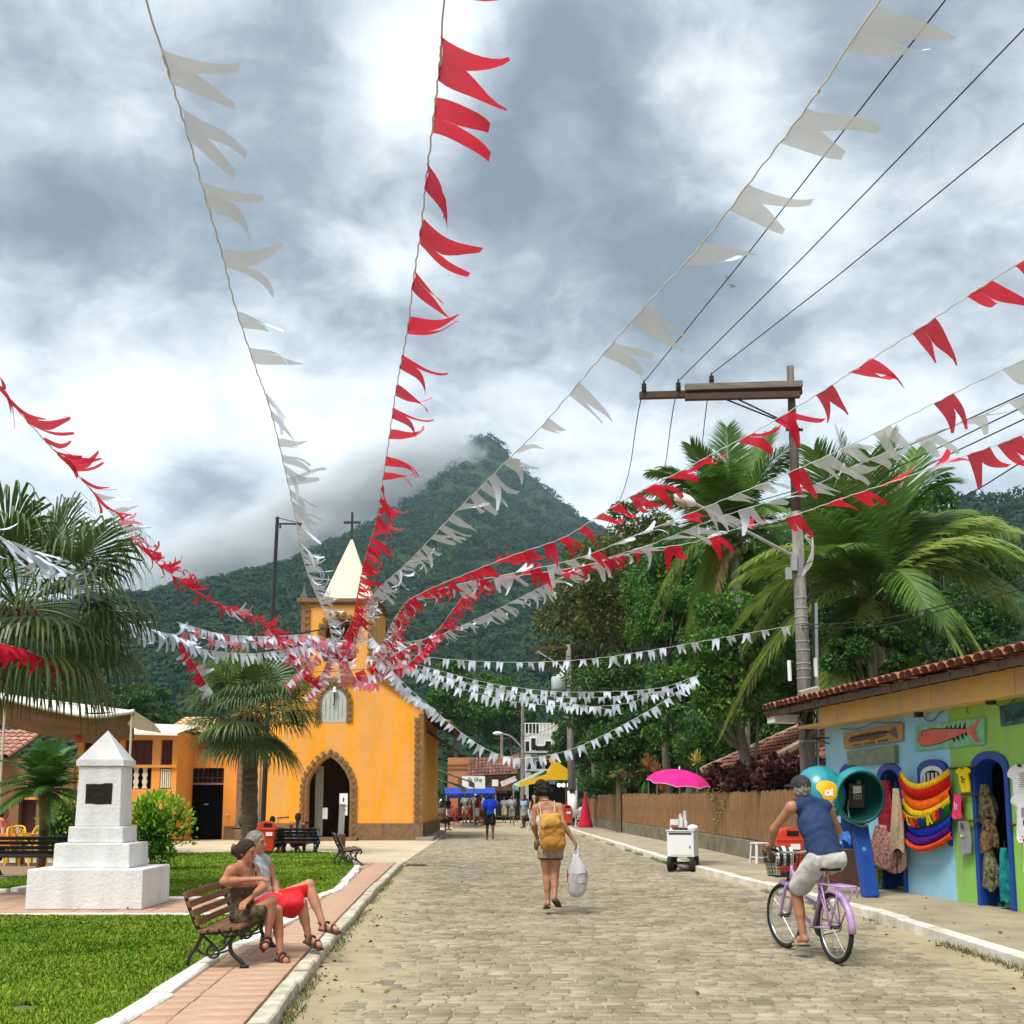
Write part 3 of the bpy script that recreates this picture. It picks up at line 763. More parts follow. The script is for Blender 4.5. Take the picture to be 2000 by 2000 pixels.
# ---------------------------------------------------------------- white monument
def monument():
 zc = ZP
 o = V((-5.49, 14.62, zc))
 DY = .74
 t = thing('monument', 'white stepped monument with pyramid top and dark bronze plaque', 'monument', o)
 M = mat('whitewash', (0.68, 0.68, 0.67), 0.85, col2=(0.78, 0.78, 0.77), scale=1.5, bump=.5, bscale=25, stain=.16)
 t.scale = (1, DY, 1)
 def tier(name, w0, w1, z0, z1, b=.015):
  mb = MB(); vs = [(sx * w0 / 2, sy * w0 / 2, z0) for sx, sy in ((-1, -1), (1, -1), (1, 1), (-1, 1))] + [(sx * w1 / 2, sy * w1 / 2, z1) for sx, sy in ((-1, -1), (1, -1), (1, 1), (-1, 1))]
  mb.add(vs, [(3, 2, 1, 0), (4, 5, 6, 7), (0, 1, 5, 4), (1, 2, 6, 5), (2, 3, 7, 6), (3, 0, 4, 7)]); return put(mb, name, M, t, bevel=b)
 tier('base_step', 1.50, 1.49, 0, .51); tier('middle_step', 1.00, .985, .512, .83); tier('upper_step', .73, .72, .832, 1.045)
 tier('shaft', .60, .565, 1.047, 1.84); tier('cornice', .635, .635, 1.842, 1.93, .008)
 put(MB().add([(-.30, -.30, 1.932), (.30, -.30, 1.932), (.30, .30, 1.932), (-.30, .30, 1.932), (0, 0, 2.33)], [(0, 1, 4), (1, 2, 4), (2, 3, 4), (3, 0, 4), (3, 2, 1, 0)]), 'pyramid_top', M, t)
 mb = MB(); n = 9; pts = []
 r = random.Random(4)
 for i in range(n): pts.append((-.175 + .35 * i / (n - 1), .135 + r.uniform(-.008, .008)))
 for i in range(n): pts.append((.175 - .35 * i / (n - 1), -.135 + r.uniform(-.008, .008)))
 pl = put(mb.prism(pts, (0, -.30, 1.475), (1, 0, 0), (0, -.02, 1), (0, 1, 0), .03), 'plaque', mat('dark bronze', (.022, .018, .013), .45, var=.3, scale=20, bump=.4, metal=.4), t)
 MT = mat('bronze lettering', (.075, .06, .04), .4, metal=.5)
 text('1726', .055, MT, pl, o + V((0, -.304 * DY, 1.455)), (1, 0, 0), (0, 0, 1))
 for a, b in ((-.15, .11), (.15, .11), (-.15, -.11), (.15, -.11)): put(MB().lathe([(.01, 0), (.008, .006), (0.0001, .008)], 8, (0, 0, 0)), 'bolt', MT, pl).location = (a, -.3, 1.475 + b)
monument()
# ---------------------------------------------------------------- painted shop on the right
SD = V((-.1298, .9915, 0)); SN = V((-.9915, -.1298, 0)); S0 = V((6.274, 13.673, 0)) - SD * 3.2; UZ = V((0, 0, 1))
def W(u, v, off=0.0):
 """(s along the wall, height) where the line of sight meets the shop wall, off metres in front of it."""
 r = ray(u, v); o = V((0, 0, 1.5)); q = S0 + SN * off
 p = o + r * ((q - o).dot(SN) / r.dot(SN))
 return ((p - q).dot(SD), p.z)
def S(s, z, off=0.0): return S0 + SD * s + SN * off + UZ * z
M_BLUEW = mat('sky blue paint', (0.26, 0.60, 0.84), 0.75, col2=(0.31, 0.64, 0.86), scale=1.5, bump=.3, bscale=30, stain=.20)
M_GREENW = mat('lime green paint', (0.25, 0.55, 0.07), 0.75, col2=(0.29, 0.60, 0.09), scale=1.5, bump=.3, bscale=30, stain=.20)
M_BLUE = mat('deep blue paint', (0.006, 0.055, 0.30), 0.5, var=.12, scale=3, spec=.4)
M_YEL = mat('buff yellow paint', (0.76, 0.44, 0.11), 0.75, col2=(0.80, 0.50, 0.15), scale=2, bump=.2, stain=.2)
def shop():
 t = thing('gift_shop', 'low blue and green gift shop with clay tile roof and yellow fascia', 'shop', S(4, 0.12, -1))
 sc = 8.70; sb = 4.56; zt = 2.75
 def door(sa, sb_, ztop, z0=.12):
  c, w = (sa + sb_) / 2, abs(sa - sb_) / 2
  return [(c + a, b) for a, b in arch(w, z0, ztop - .20, ztop, 6, 0)]
 D1, D2, D3 = door(7.41, 8.11, 2.10), door(5.92, 6.72, 2.06), door(3.17, 4.01, 2.125)
 def wall(s0, s1, doors, m, name):
  pts = [(s0, .1)]
  for d in sorted(doors, key=lambda q: q[0][0]): pts += [(d[0][0], .1)] + d[1:-1] + [(d[-1][0], .1)]
  pts += [(s1, .1), (s1, zt), (s0, zt)]
  put(MB().prism(pts, S0, SD, UZ, SN, -.25), name, m, t, True)
 wall(sb, sc, [D1, D2], M_BLUEW, 'blue_wall'); wall(-3.0, sb, [D3], M_GREENW, 'green_wall')
 put(MB().box(*(S(sc - .12, 1.42, -2.4)), .24, 4.3, 2.64, rz=math.atan2(SD.y, SD.x)), 'end_wall', M_BLUEW, t, True)
 mb = MB(); rz = math.atan2(SD.y, SD.x)
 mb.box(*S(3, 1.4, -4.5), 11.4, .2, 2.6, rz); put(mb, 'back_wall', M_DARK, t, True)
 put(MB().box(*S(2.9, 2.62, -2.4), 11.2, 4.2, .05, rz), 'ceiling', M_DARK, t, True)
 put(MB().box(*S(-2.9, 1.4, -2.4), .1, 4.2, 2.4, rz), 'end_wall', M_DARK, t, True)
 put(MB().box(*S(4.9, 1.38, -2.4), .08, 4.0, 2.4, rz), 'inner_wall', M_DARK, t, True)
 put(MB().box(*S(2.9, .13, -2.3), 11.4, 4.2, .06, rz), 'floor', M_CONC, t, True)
 for d, tag_ in ((D1, 1), (D2, 2), (D3, 3)):
  c = sum(p[0] for p in d) / len(d); out = []
  inner = [(c + (a - c) * .80, b if i in (0, len(d) - 1) else b - .10) for i, (a, b) in enumerate(d)]
  put(MB().ring(inner, d, S(0, 0, -.22), SD, UZ, SN, .25), 'door_frame', M_BLUE, t, True)
  k = -1 if tag_ != 3 else -1
  e = inner[0] if tag_ == 3 else inner[-1]
  put(MB().box(*S(e[0] + (.03 if tag_ == 3 else -.03), 1.05, -.55), .05, .62, 1.8, rz), 'door_leaf', M_BLUE, t, True)
 # window half hidden by the hammock
 wf = [(5.0 + a, b) for a, b in arch(.40, .86, 1.93, 2.07, 6, 0)]; wi = [(5.0 + a, b) for a, b in arch(.33, .92, 1.85, 1.98, 6, 0)]
 win = put(MB().ring(wi, wf, S(0, 0, .002), SD, UZ, SN, .05), 'window', M_BLUE, t, True)
 put(MB().prism(wi, S(0, 0, .004), SD, UZ, SN, .012), 'pane', M_DARK, win, True)
 w2 = [(5.0 + a, b) for a, b in arch(.27, .98, 1.80, 1.915, 6, 0)]
 put(MB().ring(w2, wi, S(0, 0, .018), SD, UZ, SN, .025), 'sash', M_WHITE, win, True)
 for k in range(5): put(MB().box(*S(4.78 + .11 * k, 1.42, .03), .035, .02, .92, rz), 'window_bar', M_WHITE, win, True)
 # soffit and fascia in panels
 so = put(MB().prism([(-3, 0), (8.9, 0), (8.9, .05), (-3, .05)], S(0, 2.752, 0), SD, UZ, SN, .40), 'soffit', M_YEL, t, True)
 cuts = [-3, .5, W(1984, 1348, .4)[0], W(1821, 1379, .4)[0], W(1637, 1414, .4)[0], 8.0]
 for a, b in zip(cuts[:-1], cuts[1:]):
  put(MB().prism([(a + .006, 2.74), (b - .006, 2.74), (b - .006, 3.10), (a + .006, 3.10)], S(0, 0, .34), SD, UZ, SN, .07), 'fascia_panel', M_YEL, t, True, bevel=.006)
 # tiled roof with eave
 e0, e1 = -3.0, W(1490, 1388, .85)[0]
 rise = V((0, 0, .19)) - SN * 1.0; rise.normalize()
 ro = put(MB().prism([(e0, 0), (e1, 0), (e1, .03), (e0, .03)], S(0, 3.06, .83), SD, UZ, rise, 4.2), 'roof', M_BROWNWOOD, t, True)
 put(MB().prism([(e0, 2.99), (e1 - .1, 2.99), (e1 - .1, 3.06), (e0, 3.06)], S(0, 0, .80), SD, UZ, SN, .03), 'eave_board', M_BROWNWOOD, ro, True)
 n = int((e1 - e0) / .205)
 barrel_roof('roof_tiles', S(e0, 3.10, .90), SD, rise, n, 9, .205, .40, M_TILE, ro, tiles=n * 2)
 for k in range(24):
  s_ = e0 + .3 + k * .52
  if s_ < e1 - .15: put(MB().bar(S(s_, 3.02, .84), S(s_, 3.02 + .19 * .55, .24), .07, .09), 'rafter', M_BROWNWOOD, t, True)
 for s_ in (9.3, e1 - .25): pass
 put(MB().box(*S(e1 - .25, 2.95, .55), .35, .5, .14, rz), 'gutter_end', M_WHITE, t, True)
 # two floodlights and loose wires
 for (u, v, tilt) in ((1799, 1393, 0), (1941, 1367, .5)):
  s_, z_ = W(u, v, .1)
  f = put(MB().box(*S(s_, z_, .14), .10, .10, .12, rz + tilt), 'floodlight', M_IRON, t, True, bevel=.01)
  put(MB().tube([S(s_, z_, .12), S(s_, z_ + .05, .03)], .012), 'bracket', M_IRON, f, True)
 def wire(pts, r=.006, off=.03): put(MB().tube(catmull([S(*W(u, v, off), off) for u, v in pts], 5), r, 5), 'wire', M_IRON, t, True)
 wire([(1804, 1400), (1812, 1408), (1824, 1406), (1834, 1394), (1843, 1388)])
 wire([(1640, 1423), (1668, 1424), (1690, 1419), (1705, 1412), (1735, 1412), (1760, 1410)])
 wire([(1943, 1372), (1952, 1380), (1966, 1378), (1985, 1364), (2000, 1358)])
 wire([(1890, 1381), (1888, 1388), (1892, 1394)])
 s_, z_ = W(1628, 1440, .05)
 br = MB(); br.tube([S(s_ + .25, z_, .02), S(s_ + .25, z_, .35)], .015); br.tube([S(s_ + .25, z_ - .1, .02), S(s_ + .25, z_, .3)], .012); put(br, 'sign_bracket', M_IRON, t, True)
 return t
shop()
rzS = math.atan2(SD.y, SD.x)
def board(name, label, corners, m, th=.03):
 q = [W(u, v, .03) for u, v in corners]
 c = sum((V((a, b, 0)) for a, b in q), V()) / 4
 t = thing(name, label, 'sign', S(c.x, c.y, .03))
 put(MB().prism(q, S(0, 0, .005), SD, UZ, SN, th), 'panel', m, t, True, bevel=.004)
 return t, lambda a, b, off=.0: S((q[0][0] * (1 - a) + q[1][0] * a) * (1 - b) + (q[3][0] * (1 - a) + q[2][0] * a) * b,
                               (q[0][1] * (1 - a) + q[1][1] * a) * (1 - b) + (q[3][1] * (1 - a) + q[2][1] * a) * b, .005 + th + off)
def decal(t, f, poly, m, name, off=.001, th=.003):
 vs = [f(a, b, off) for a, b in poly]; n = len(vs); vs2 = [p + SN * th for p in vs]
 mb = MB(); mb.add(vs + vs2, [tuple(range(n)), tuple(range(2 * n - 1, n - 1, -1))] + [(i, n + i, n + (i + 1) % n, (i + 1) % n) for i in range(n)])
 return put(mb, name, m, t, True)
def signs():
 M_TAN = mat('varnished board', (0.34, 0.20, 0.065), .6, col2=(0.46, 0.28, 0.09), scale=6, stretch=(1, 1, 5))
 M_INK = mat('dark ink', (0.03, 0.02, 0.015), .7)
 M_INKP = mat('purple grey ink', (0.13, 0.085, 0.08), .7)
 t, f = board('fish_sign', 'tan wooden sign with a drawn fish skeleton on the blue wall', [(1647, 1432), (1763, 1412), (1763, 1447), (1649, 1463)], M_TAN)
 body = [(.08, .50), (.12, .38), (.3, .30), (.55, .29), (.78, .36), (.80, .44), (.6, .56), (.35, .66), (.14, .66)]
 decal(t, f, body, M_INKP, 'fish_body')
 decal(t, f, [(.78, .38), (.89, .10), (.92, .45), (.93, .86), (.80, .48)], M_INKP, 'fish_tail', .002)
 sp = [(.12, .38)]
 for k in range(12): sp += [(.14 + k * .052, .36 - .007 * k), (.17 + k * .052, .22 + .002 * (k - 6) ** 2 - .02)]
 sp += [(.80, .38), (.80, .42), (.12, .42)]
 decal(t, f, sp, M_INK, 'fish_spines', .005)
 decal(t, f, [(.45, .66), (.75, .52), (.76, .56), (.50, .70)], M_INK, 'fish_fin', .005)
 r = random.Random(2)
 for k in range(11): decal(t, f, [(.16 + k * .055, .34), (.17 + k * .055, .34), (.165 + k * .055, .60 - .012 * k), (.155 + k * .055, .60 - .012 * k)], M_INK, 'fish_bone', .0045)
 for x0, n in ((.17, 7), (.38, 8), (.62, 7)):        # a line of hand lettering, too small to read in the photograph
  for k in range(n):
   x = x0 + k * .024; h = r.choice((.10, .12, .13)); decal(t, f, [(x, .80 - (x - .17) * .04), (x + .012, .80 - (x - .17) * .04), (x + .010, .80 + h), (x + r.uniform(-.004, .004), .80 + h)], M_INK, 'letter_stroke')
 M_OLIVE = mat('faded green board', (0.13, 0.20, 0.12), .7, col2=(0.24, 0.29, 0.19), scale=5)
 t, f = board('green_sign', 'faded plain green board below the fish skeleton sign', [(1658, 1467), (1751, 1455), (1752, 1490), (1660, 1495)], M_OLIVE, .07)
 for k in range(6):
  x = .24 + k * .055; decal(t, f, [(x, .80), (x + .02, .66 + .03 * (k % 2)), (x + .035, .70), (x + .016, .86)], mat('chalk', (.34, .37, .26), .9), 'chalk_mark')
 M_MINT = mat('mint board', (0.10, 0.42, 0.23), .65, col2=(0.25, 0.55, 0.36), scale=7)
 M_CORAL = mat('coral fish paint', (0.60, 0.105, 0.085), .65, col2=(0.66, 0.17, 0.12), scale=4)
 t, f = board('fish_sign', 'mint green sign with a big coral red fish', [(1787, 1419), (1923, 1401), (1923, 1454), (1788, 1467)], M_MINT)
 body = [(.03, .56), (.05, .38), (.12, .24), (.28, .20), (.5, .27), (.76, .35), (.78, .46), (.6, .62), (.38, .78), (.2, .84), (.09, .78)]
 decal(t, f, [(a + .004, b + (.03 if b > .5 else -.035)) for a, b in body], M_INK, 'fish_outline')
 decal(t, f, body, M_CORAL, 'fish_body', .005)
 decal(t, f, [(.76, .36), (.85, .22), (.92, .04), (.95, .10), (.87, .42), (.95, .86), (.90, .92), (.83, .62), (.77, .48)], M_CORAL, 'fish_tail', .005)
 for i, (a, b, s) in enumerate([(.46, .25, -1), (.52, .27, -1), (.58, .28, -1), (.645, .30, -1), (.71, .31, -1), (.56, .68, 1), (.62, .62, 1), (.68, .56, 1), (.73, .52, 1)]):
  h = (.13 + .03 * (i % 5)) if s < 0 else .12 + .025 * (i % 4)
  decal(t, f, [(a, b + .03 * -s), (a + .05, b + .04 * -s), (a + .045, b + s * h)], M_INK, 'fish_fin', .003)
 decal(t, f, [(.115, .30), (.125, .30), (.135, .42), (.12, .42)], M_INK, 'gill', .009)
 M_TEAL = mat('dark teal board', (0.01, 0.075, 0.085), .6, col2=(0.03, 0.16, 0.16), scale=6)
 t, f = board('painted_sign', 'dark teal painted board high on the green wall', [(1952, 1379), (2052, 1357), (2052, 1402), (1955, 1419)], M_TEAL)
 decal(t, f, [(.1, .3), (.25, .45), (.2, .6), (.5, .35), (.8, .4), (.75, .7), (.4, .75), (.12, .85)], mat('deep teal', (.006, .04, .045), .6), 'fish_shape')
 decal(t, f, [(.15, .9), (.22, .62), (.26, .72), (.24, .9)], mat('grey teal', (.12, .2, .2), .6), 'wave_mark')
signs()

# ---- hammock, clothes
def cloth_grid(fn, nu, nv, th=.012):
 vs, fs = [], []
 for j in range(nv + 1):
  for i in range(nu + 1): vs.append(fn(i / nu, j / nv))
 n = len(vs); vs += [p - SN * th for p in vs]
 w = nu + 1
 for j in range(nv):
  for i in range(nu):
   a = j * w + i; fs += [(a, a + 1, a + w + 1, a + w), (n + a, n + a + w, n + a + w + 1, n + a + 1)]
 for i in range(nu): fs += [(i, n + i, n + i + 1, i + 1), (nv * w + i, nv * w + i + 1, n + nv * w + i + 1, n + nv * w + i)]
 for j in range(nv): fs += [(j * w, (j + 1) * w, n + (j + 1) * w, n + j * w), (j * w + nu, n + j * w + nu, n + (j + 1) * w + nu, (j + 1) * w + nu)]
 mb = MB(); mb.add(vs, fs); return mb
def hammock():
 tl, tr_, bl, br_ = W(1757, 1504, .12), W(1852, 1501, .12), W(1764, 1637, .12), W(1857, 1637, .12)
 t = thing('hammock', 'rainbow striped hammock hung open across the shop window', 'hammock', S(tl[0], tl[1], .12))
 def F(a, b):
  s_ = (tl[0] * (1 - a) + tr_[0] * a) * (1 - b) + (bl[0] * (1 - a) + br_[0] * a) * b
  z_ = (tl[1] * (1 - a) + tr_[1] * a) * (1 - b) + (bl[1] * (1 - a) + br_[1] * a) * b
  sag = 4 * (a - .02 * math.sin(a * 3)) * (1 - a) * .215 * (1 - .08 * b)
  return (s_, z_ - sag, .10 + .10 * 4 * a * (1 - a) + .02 * math.sin(b * 14 + a * 2))
 st = [('yellow', .0, .085, (0.78, 0.50, .01)), ('red', .085, .245, (0.52, .010, .008)), ('orange', .245, .40, (.78, .12, .008)), ('yellow', .40, .49, (0.78, 0.50, .01)), ('green', .49, .655, (.008, .12, .015)),
          ('blue', .655, .79, (.008, .03, .34)), ('violet', .79, .915, (.07, .008, .16)), ('vermilion', .915, 1.0, (.70, .07, .012))]
 for nm, b0, b1, c in st:
  put(cloth_grid(lambda a, b: S(*F(a, b0 + (b1 - b0) * b)[:2], F(a, b0 + (b1 - b0) * b)[2] + .035 * math.sin(math.pi * b) * (.3 + .7 * (nm not in ('yellow',)))), 18, 5), nm + '_stripe', mat(nm + ' cotton', c, .9, var=.22, scale=14, bump=.6, bscale=70, spec=.1), t, True, smooth=True)
 def G3(a, b, o=.06): p = F(a, b); return S(p[0], p[1], p[2] + o)
 def letter(pts, c, nm):
  vs = [G3(a, b) for a, b in pts]; n = len(vs); vs += [p + SN * .008 for p in vs]
  put(MB().add(vs, [tuple(range(n)), tuple(range(2 * n - 1, n - 1, -1))] + [(i, n + i, n + (i + 1) % n, (i + 1) % n) for i in range(n)]), nm, c, t, True)
 Y_, R_, O_, B_ = [mat(x, (0, 0, 0)) for x in ('yellow cotton', 'red cotton', 'orange cotton', 'blue cotton')]
 letter([(.18, .645), (.09, .53), (.11, .47), (.15, .475), (.18, .51), (.22, .485), (.26, .50), (.265, .555)], mat('bright red felt', (.68, .012, .01), .9), 'heart')
 def L_(x, c): letter([(x, .50), (x + .025, .50), (x + .025, .615), (x + .06, .62), (x + .06, .645), (x - .005, .64)], c, 'letter')
 def A_(x, c):
  letter([(x - .01, .645), (x + .02, .505), (x + .05, .505), (x + .035, .575), (x + .02, .645)], c, 'letter'); letter([(x + .03, .51), (x + .055, .51), (x + .085, .645), (x + .06, .645)], c, 'letter'); letter([(x + .015, .585), (x + .06, .585), (x + .065, .61), (x + .015, .61)], c, 'letter')
 L_(.30, Y_); A_(.37, O_); A_(.46, R_); letter([(.57, .52), (.62, .50), (.63, .62), (.58, .635)], B_, 'letter'); A_(.70, Y_)
 for x, c in ((.80, O_), (.85, R_), (.90, mat('violet cotton', (0, 0, 0)))): letter([(x, .50), (x + .035, .50), (x + .035, .625), (x, .63)], c, 'letter')
 for k in range(24):
  a = .02 + k / 25; l = .03 + .012 * math.sin(k * 2.3)
  put(MB().bar(G3(a, .488, .05), G3(a, .488 + l, .045), .022, .012), 'tassel', Y_, t, True)
 return t
hammock()
def shirt(name, label, u0, u1, v0, v1, col, sleeves=True, off=.07, marks=(), cat='shirt', group=None):
 """Shirt hung flat on a rail: outline in a 0..1 box, pressed into shallow folds."""
 m = mat(label[:24] + ' cloth', col, .9, var=.06, scale=8, bump=.4, bscale=20, spec=.1)
 a0, z0 = W(u0, v0, off); a1, z1 = W(u1, v1, off)
 t = thing(name, label, cat, S((a0 + a1) / 2, z0, off), group=group)
 if sleeves: o = [(.30, .0), (.42, .03), (.55, .03), (.70, .0), (1.0, .10), (.98, .27), (.80, .27), (.80, 1.0), (.50, 1.02), (.20, .98), (.20, .28), (.02, .27), (0, .10)]
 else: o = [(.16, .0), (.30, .0), (.42, .10), (.58, .10), (.70, .0), (.84, .0), (.90, .22), (.96, .97), (.5, 1.02), (.05, .98), (.12, .22)]
 # triangulated as horizontal spans, rippled
 rows = 14; vs, fs = [], []
 def span(y):
  xs = []
  n = len(o)
  for i in range(n):
   (xa, ya), (xb, yb) = o[i - 1], o[i]
   if (ya > y) != (yb > y): xs.append(xa + (y - ya) / (yb - ya) * (xb - xa))
  return (min(xs), max(xs)) if xs else (.4, .6)
 C = 8
 for j in range(rows + 1):
  y = .005 + .985 * j / rows; l, r_ = span(y)
  for i in range(C + 1):
   x = l + (r_ - l) * i / C
   s_, z_ = a0 + (a1 - a0) * x, z0 + (z1 - z0) * y
   vs.append(S(s_, z_, off + .018 * math.sin(i * 1.7 + j * .25 + u0) * min(1, y * 2 + .2)))
 n = len(vs); vs += [p - SN * .012 for p in vs]
 w = C + 1
 for j in range(rows):
  for i in range(C):
   a = j * w + i; fs += [(a, a + 1, a + w + 1, a + w), (n + a, n + a + w, n + a + w + 1, n + a + 1)]
 body = put(MB().add(vs, fs), 'fabric', m, t, True, smooth=True)
 for k, (poly, c, nm) in enumerate(marks):
  q = [S(a0 + (a1 - a0) * x, z0 + (z1 - z0) * y, off + .022) for x, y in poly]; e = len(q)
  put(MB().add(q + [p + SN * .002 for p in q], [tuple(range(e)), tuple(range(2 * e - 1, e - 1, -1))]), nm, c, t, True)
 return t
def clothes():
 M_DOWEL = mat('dowel', (.07, .045, .025), .7)
 def rail(u0, v0, u1, v1, label):
  a, b = W(u0, v0, .06), W(u1, v1, .06)
  t = thing('clothes_rail', label, 'rail', S(*a, .06), group='clothes rails on the green wall')
  put(MB().tube([S(a[0], a[1], .06), S(b[0], b[1], .06)], .014, 8), 'rod', M_DOWEL, t, True)
  for q in (a, b): put(MB().bar(S(q[0], q[1], 0), S(q[0], q[1], .075), .03, .03), 'peg', M_DOWEL, t, True)
 rail(1853, 1501, 1902, 1498, 'dark wooden rail that carries the yellow shirt'); rail(1856, 1553, 1904, 1551, 'dark wooden rail that carries the pink top'); rail(1858, 1605, 1907, 1603, 'dark wooden rail that carries the grey top')
 rail(1972, 1611, 2030, 1611, 'dark wooden rail behind the white shirts right of the shop door')
 ink = mat('dark ink', (0, 0, 0)); wi = M_WHITE
 sq = lambda x, y, w, h: [(x, y), (x + w, y), (x + w, y + h), (x, y + h)]
 shirt('tee_shirt', 'small yellow shirt with black print on the top rail', 1867, 1898, 1499, 1547, (.80, .58, .012), True, .085, [(sq(.40, .36, .1, .07), ink, 'print'), (sq(.46, .46, .16, .06), ink, 'print'), (sq(.40, .55, .07, .06), ink, 'print'), (sq(.52, .60, .1, .04), ink, 'print'), (sq(.43, .0, .13, .08), ink, 'neck')])
 shirt('tank_top', 'bright pink sleeveless top with white print on the middle rail', 1858, 1882, 1551, 1600, (.80, .055, .16), False, .085, [(sq(.38, .34, .07, .3), wi, 'print'), (sq(.50, .42, .14, .06), wi, 'print'), (sq(.56, .50, .06, .12), wi, 'print')])
 shirt('tank_top', 'grey sleeveless top with small yellow print on the bottom rail', 1868, 1898, 1603, 1671, (.26, .27, .27), False, .085, [(sq(.36, .40, .16, .08), mat('yellow print', (.7, .62, .1), .9), 'print'), (sq(.40, .06, .18, .16), mat('charcoal', (.05, .05, .05), .9), 'neck')])
 scr = [(sq(.42 + .03 * (k % 3), .16 + .035 * k, .45 - .05 * (k % 4), .008), ink, 'print') for k in range(8)]
 shirt('tee_shirt', 'white shirt with black scratchy print right of the shop door', 1967, 2030, 1494, 1600, (.76, .76, .77), True, .09, scr + [(sq(.42, .0, .14, .05), ink, 'neck')])
 shirt('tee_shirt', 'white shirt with grey face print hanging below the scratchy print shirt', 1971, 2038, 1548, 1650, (.74, .74, .76), True, .13, [(sq(.42, .3, .12, .18), mat('grey print', (.25, .25, .28), .9), 'print'), (sq(.46, .55, .2, .1), ink, 'print')])
 red = mat('red print', (.6, .012, .02), .9)
 rays = [([(.28 + .13 * math.cos(a), .30 + .075 * math.sin(a)), (.28 + .20 * math.cos(a), .30 + .115 * math.sin(a)), (.28 + .20 * math.cos(a + .2), .30 + .115 * math.sin(a + .2)), (.28 + .13 * math.cos(a + .2), .30 + .075 * math.sin(a + .2))], red, 'sun_ray') for a in [k * .785 for k in range(8)]]
 shirt('tee_shirt', 'long white shirt with red sun print, lowest of the white shirts', 1988, 2060, 1612, 1716, (.75, .75, .76), False, .17, [([(.28 + .10 * math.cos(a * .63), .30 + .058 * math.sin(a * .63)) for a in range(10)], red, 'sun_disc')] + rays)
 # dresses and cloths hanging in the doorways: draped tubes of cloth
 def drape(name, label, u0, u1, v0, v1, off, c1, c2, scale, folds, cat='dress', fl=.0, seed=0):
  m = mat(label[:26] + ' cloth', c1, .9, col2=c2, scale=scale, bump=.5, bscale=30, spec=.1)
  a0, z0 = W(u0, v0, off); a1, z1 = W(u1, v1, off); c = (a0 + a1) / 2; hw = abs(a1 - a0) / 2
  t = thing(name, label, cat, S(c, z0, off)); r = random.Random(seed + int(u0))
  N, R = 28, 16; vs, fs = [], []
  ph = [r.uniform(0, 6) for _ in range(4)]
  for j in range(R + 1):
   y = j / R; w = hw * (.45 + .55 * min(1, y * 1.7) + fl * y)
   for i in range(N):
    a = 2 * math.pi * i / N
    k = 1 + .16 * math.sin(folds * a + ph[0] + y * 1.3) * min(1, .3 + y) + .07 * math.sin(3 * a + y * 7 + ph[1])
    zz = z0 + (z1 - z0) * y + (.05 * math.sin(2 * a + ph[2]) if j == R else 0)
    vs.append(S(c + math.cos(a) * w * k + .02 * math.sin(y * 5 + ph[3]), zz, off + math.sin(a) * min(w, .13) * .6 * k))
  for j in range(R):
   for i in range(N): fs.append((j * N + i, j * N + (i + 1) % N, (j + 1) * N + (i + 1) % N, (j + 1) * N + i))
  fs.append(tuple(range(N - 1, -1, -1)))
  put(MB().add(vs, fs), 'fabric', m, t, True, smooth=True)
  put(MB().tube([S(c, z0 + .09, off), S(c, z0 - .01, off)], .008, 6), 'hanger', M_IRON, t, True)
 drape('dress', 'dark red printed dress hanging in the shop doorway behind the phone booth', 1716, 1748, 1525, 1640, .16, (.16, .004, .012), (.33, .03, .05), 16, 7, seed=1)
 drape('dress', 'burgundy and pale pink patterned dress bunched below the dark red dress', 1700, 1752, 1610, 1700, .22, (.10, .010, .012), (.50, .30, .24), 22, 9, fl=.2, seed=2)
 drape('bag', 'beige cloth shoulder bag hanging beside the hammock', 1741, 1763, 1540, 1664, .26, (.34, .25, .14), (.58, .47, .31), 30, 5, 'bag', seed=3)
 drape('scarf', 'pale pink scarf hanging low beside the shop door frame', 1755, 1769, 1645, 1695, .12, (.55, .32, .24), (.70, .50, .40), 20, 4, 'scarf', seed=4)
 drape('scarf', 'yellow and green cloth with fringe hanging behind the blue booth post', 1702, 1722, 1660, 1725, .12, (.012, .11, .02), (.62, .58, .02), 3.2, 5, 'cloth', seed=5)
 drape('towel', 'bright blue frilled cloth hanging left of the phone booth post', 1632, 1658, 1608, 1645, .25, (.01, .06, .33), (.10, .28, .70), 26, 8, 'cloth', seed=6)
 drape('dress', 'black dress with pale palm leaf print, upper one in the right doorway', 1912, 1944, 1532, 1612, -.06, (.006, .006, .006), (.20, .18, .09), 17, 6, seed=7)
 drape('dress', 'dark dress with tan leaf print hanging in the middle of the right doorway', 1916, 1948, 1600, 1660, -.03, (.008, .006, .004), (.30, .18, .08), 18, 6, seed=8)
 drape('dress', 'dark green dress with pale leaf print, lowest in the right doorway', 1920, 1948, 1650, 1735, -.02, (.005, .012, .006), (.26, .25, .13), 18, 6, seed=9)
 drape('sarong', 'teal printed sarong hanging inside the right doorway', 1951, 1979, 1655, 1768, -.04, (.004, .10, .11), (.02, .30, .29), 9, 6, 'cloth', seed=10)
clothes()

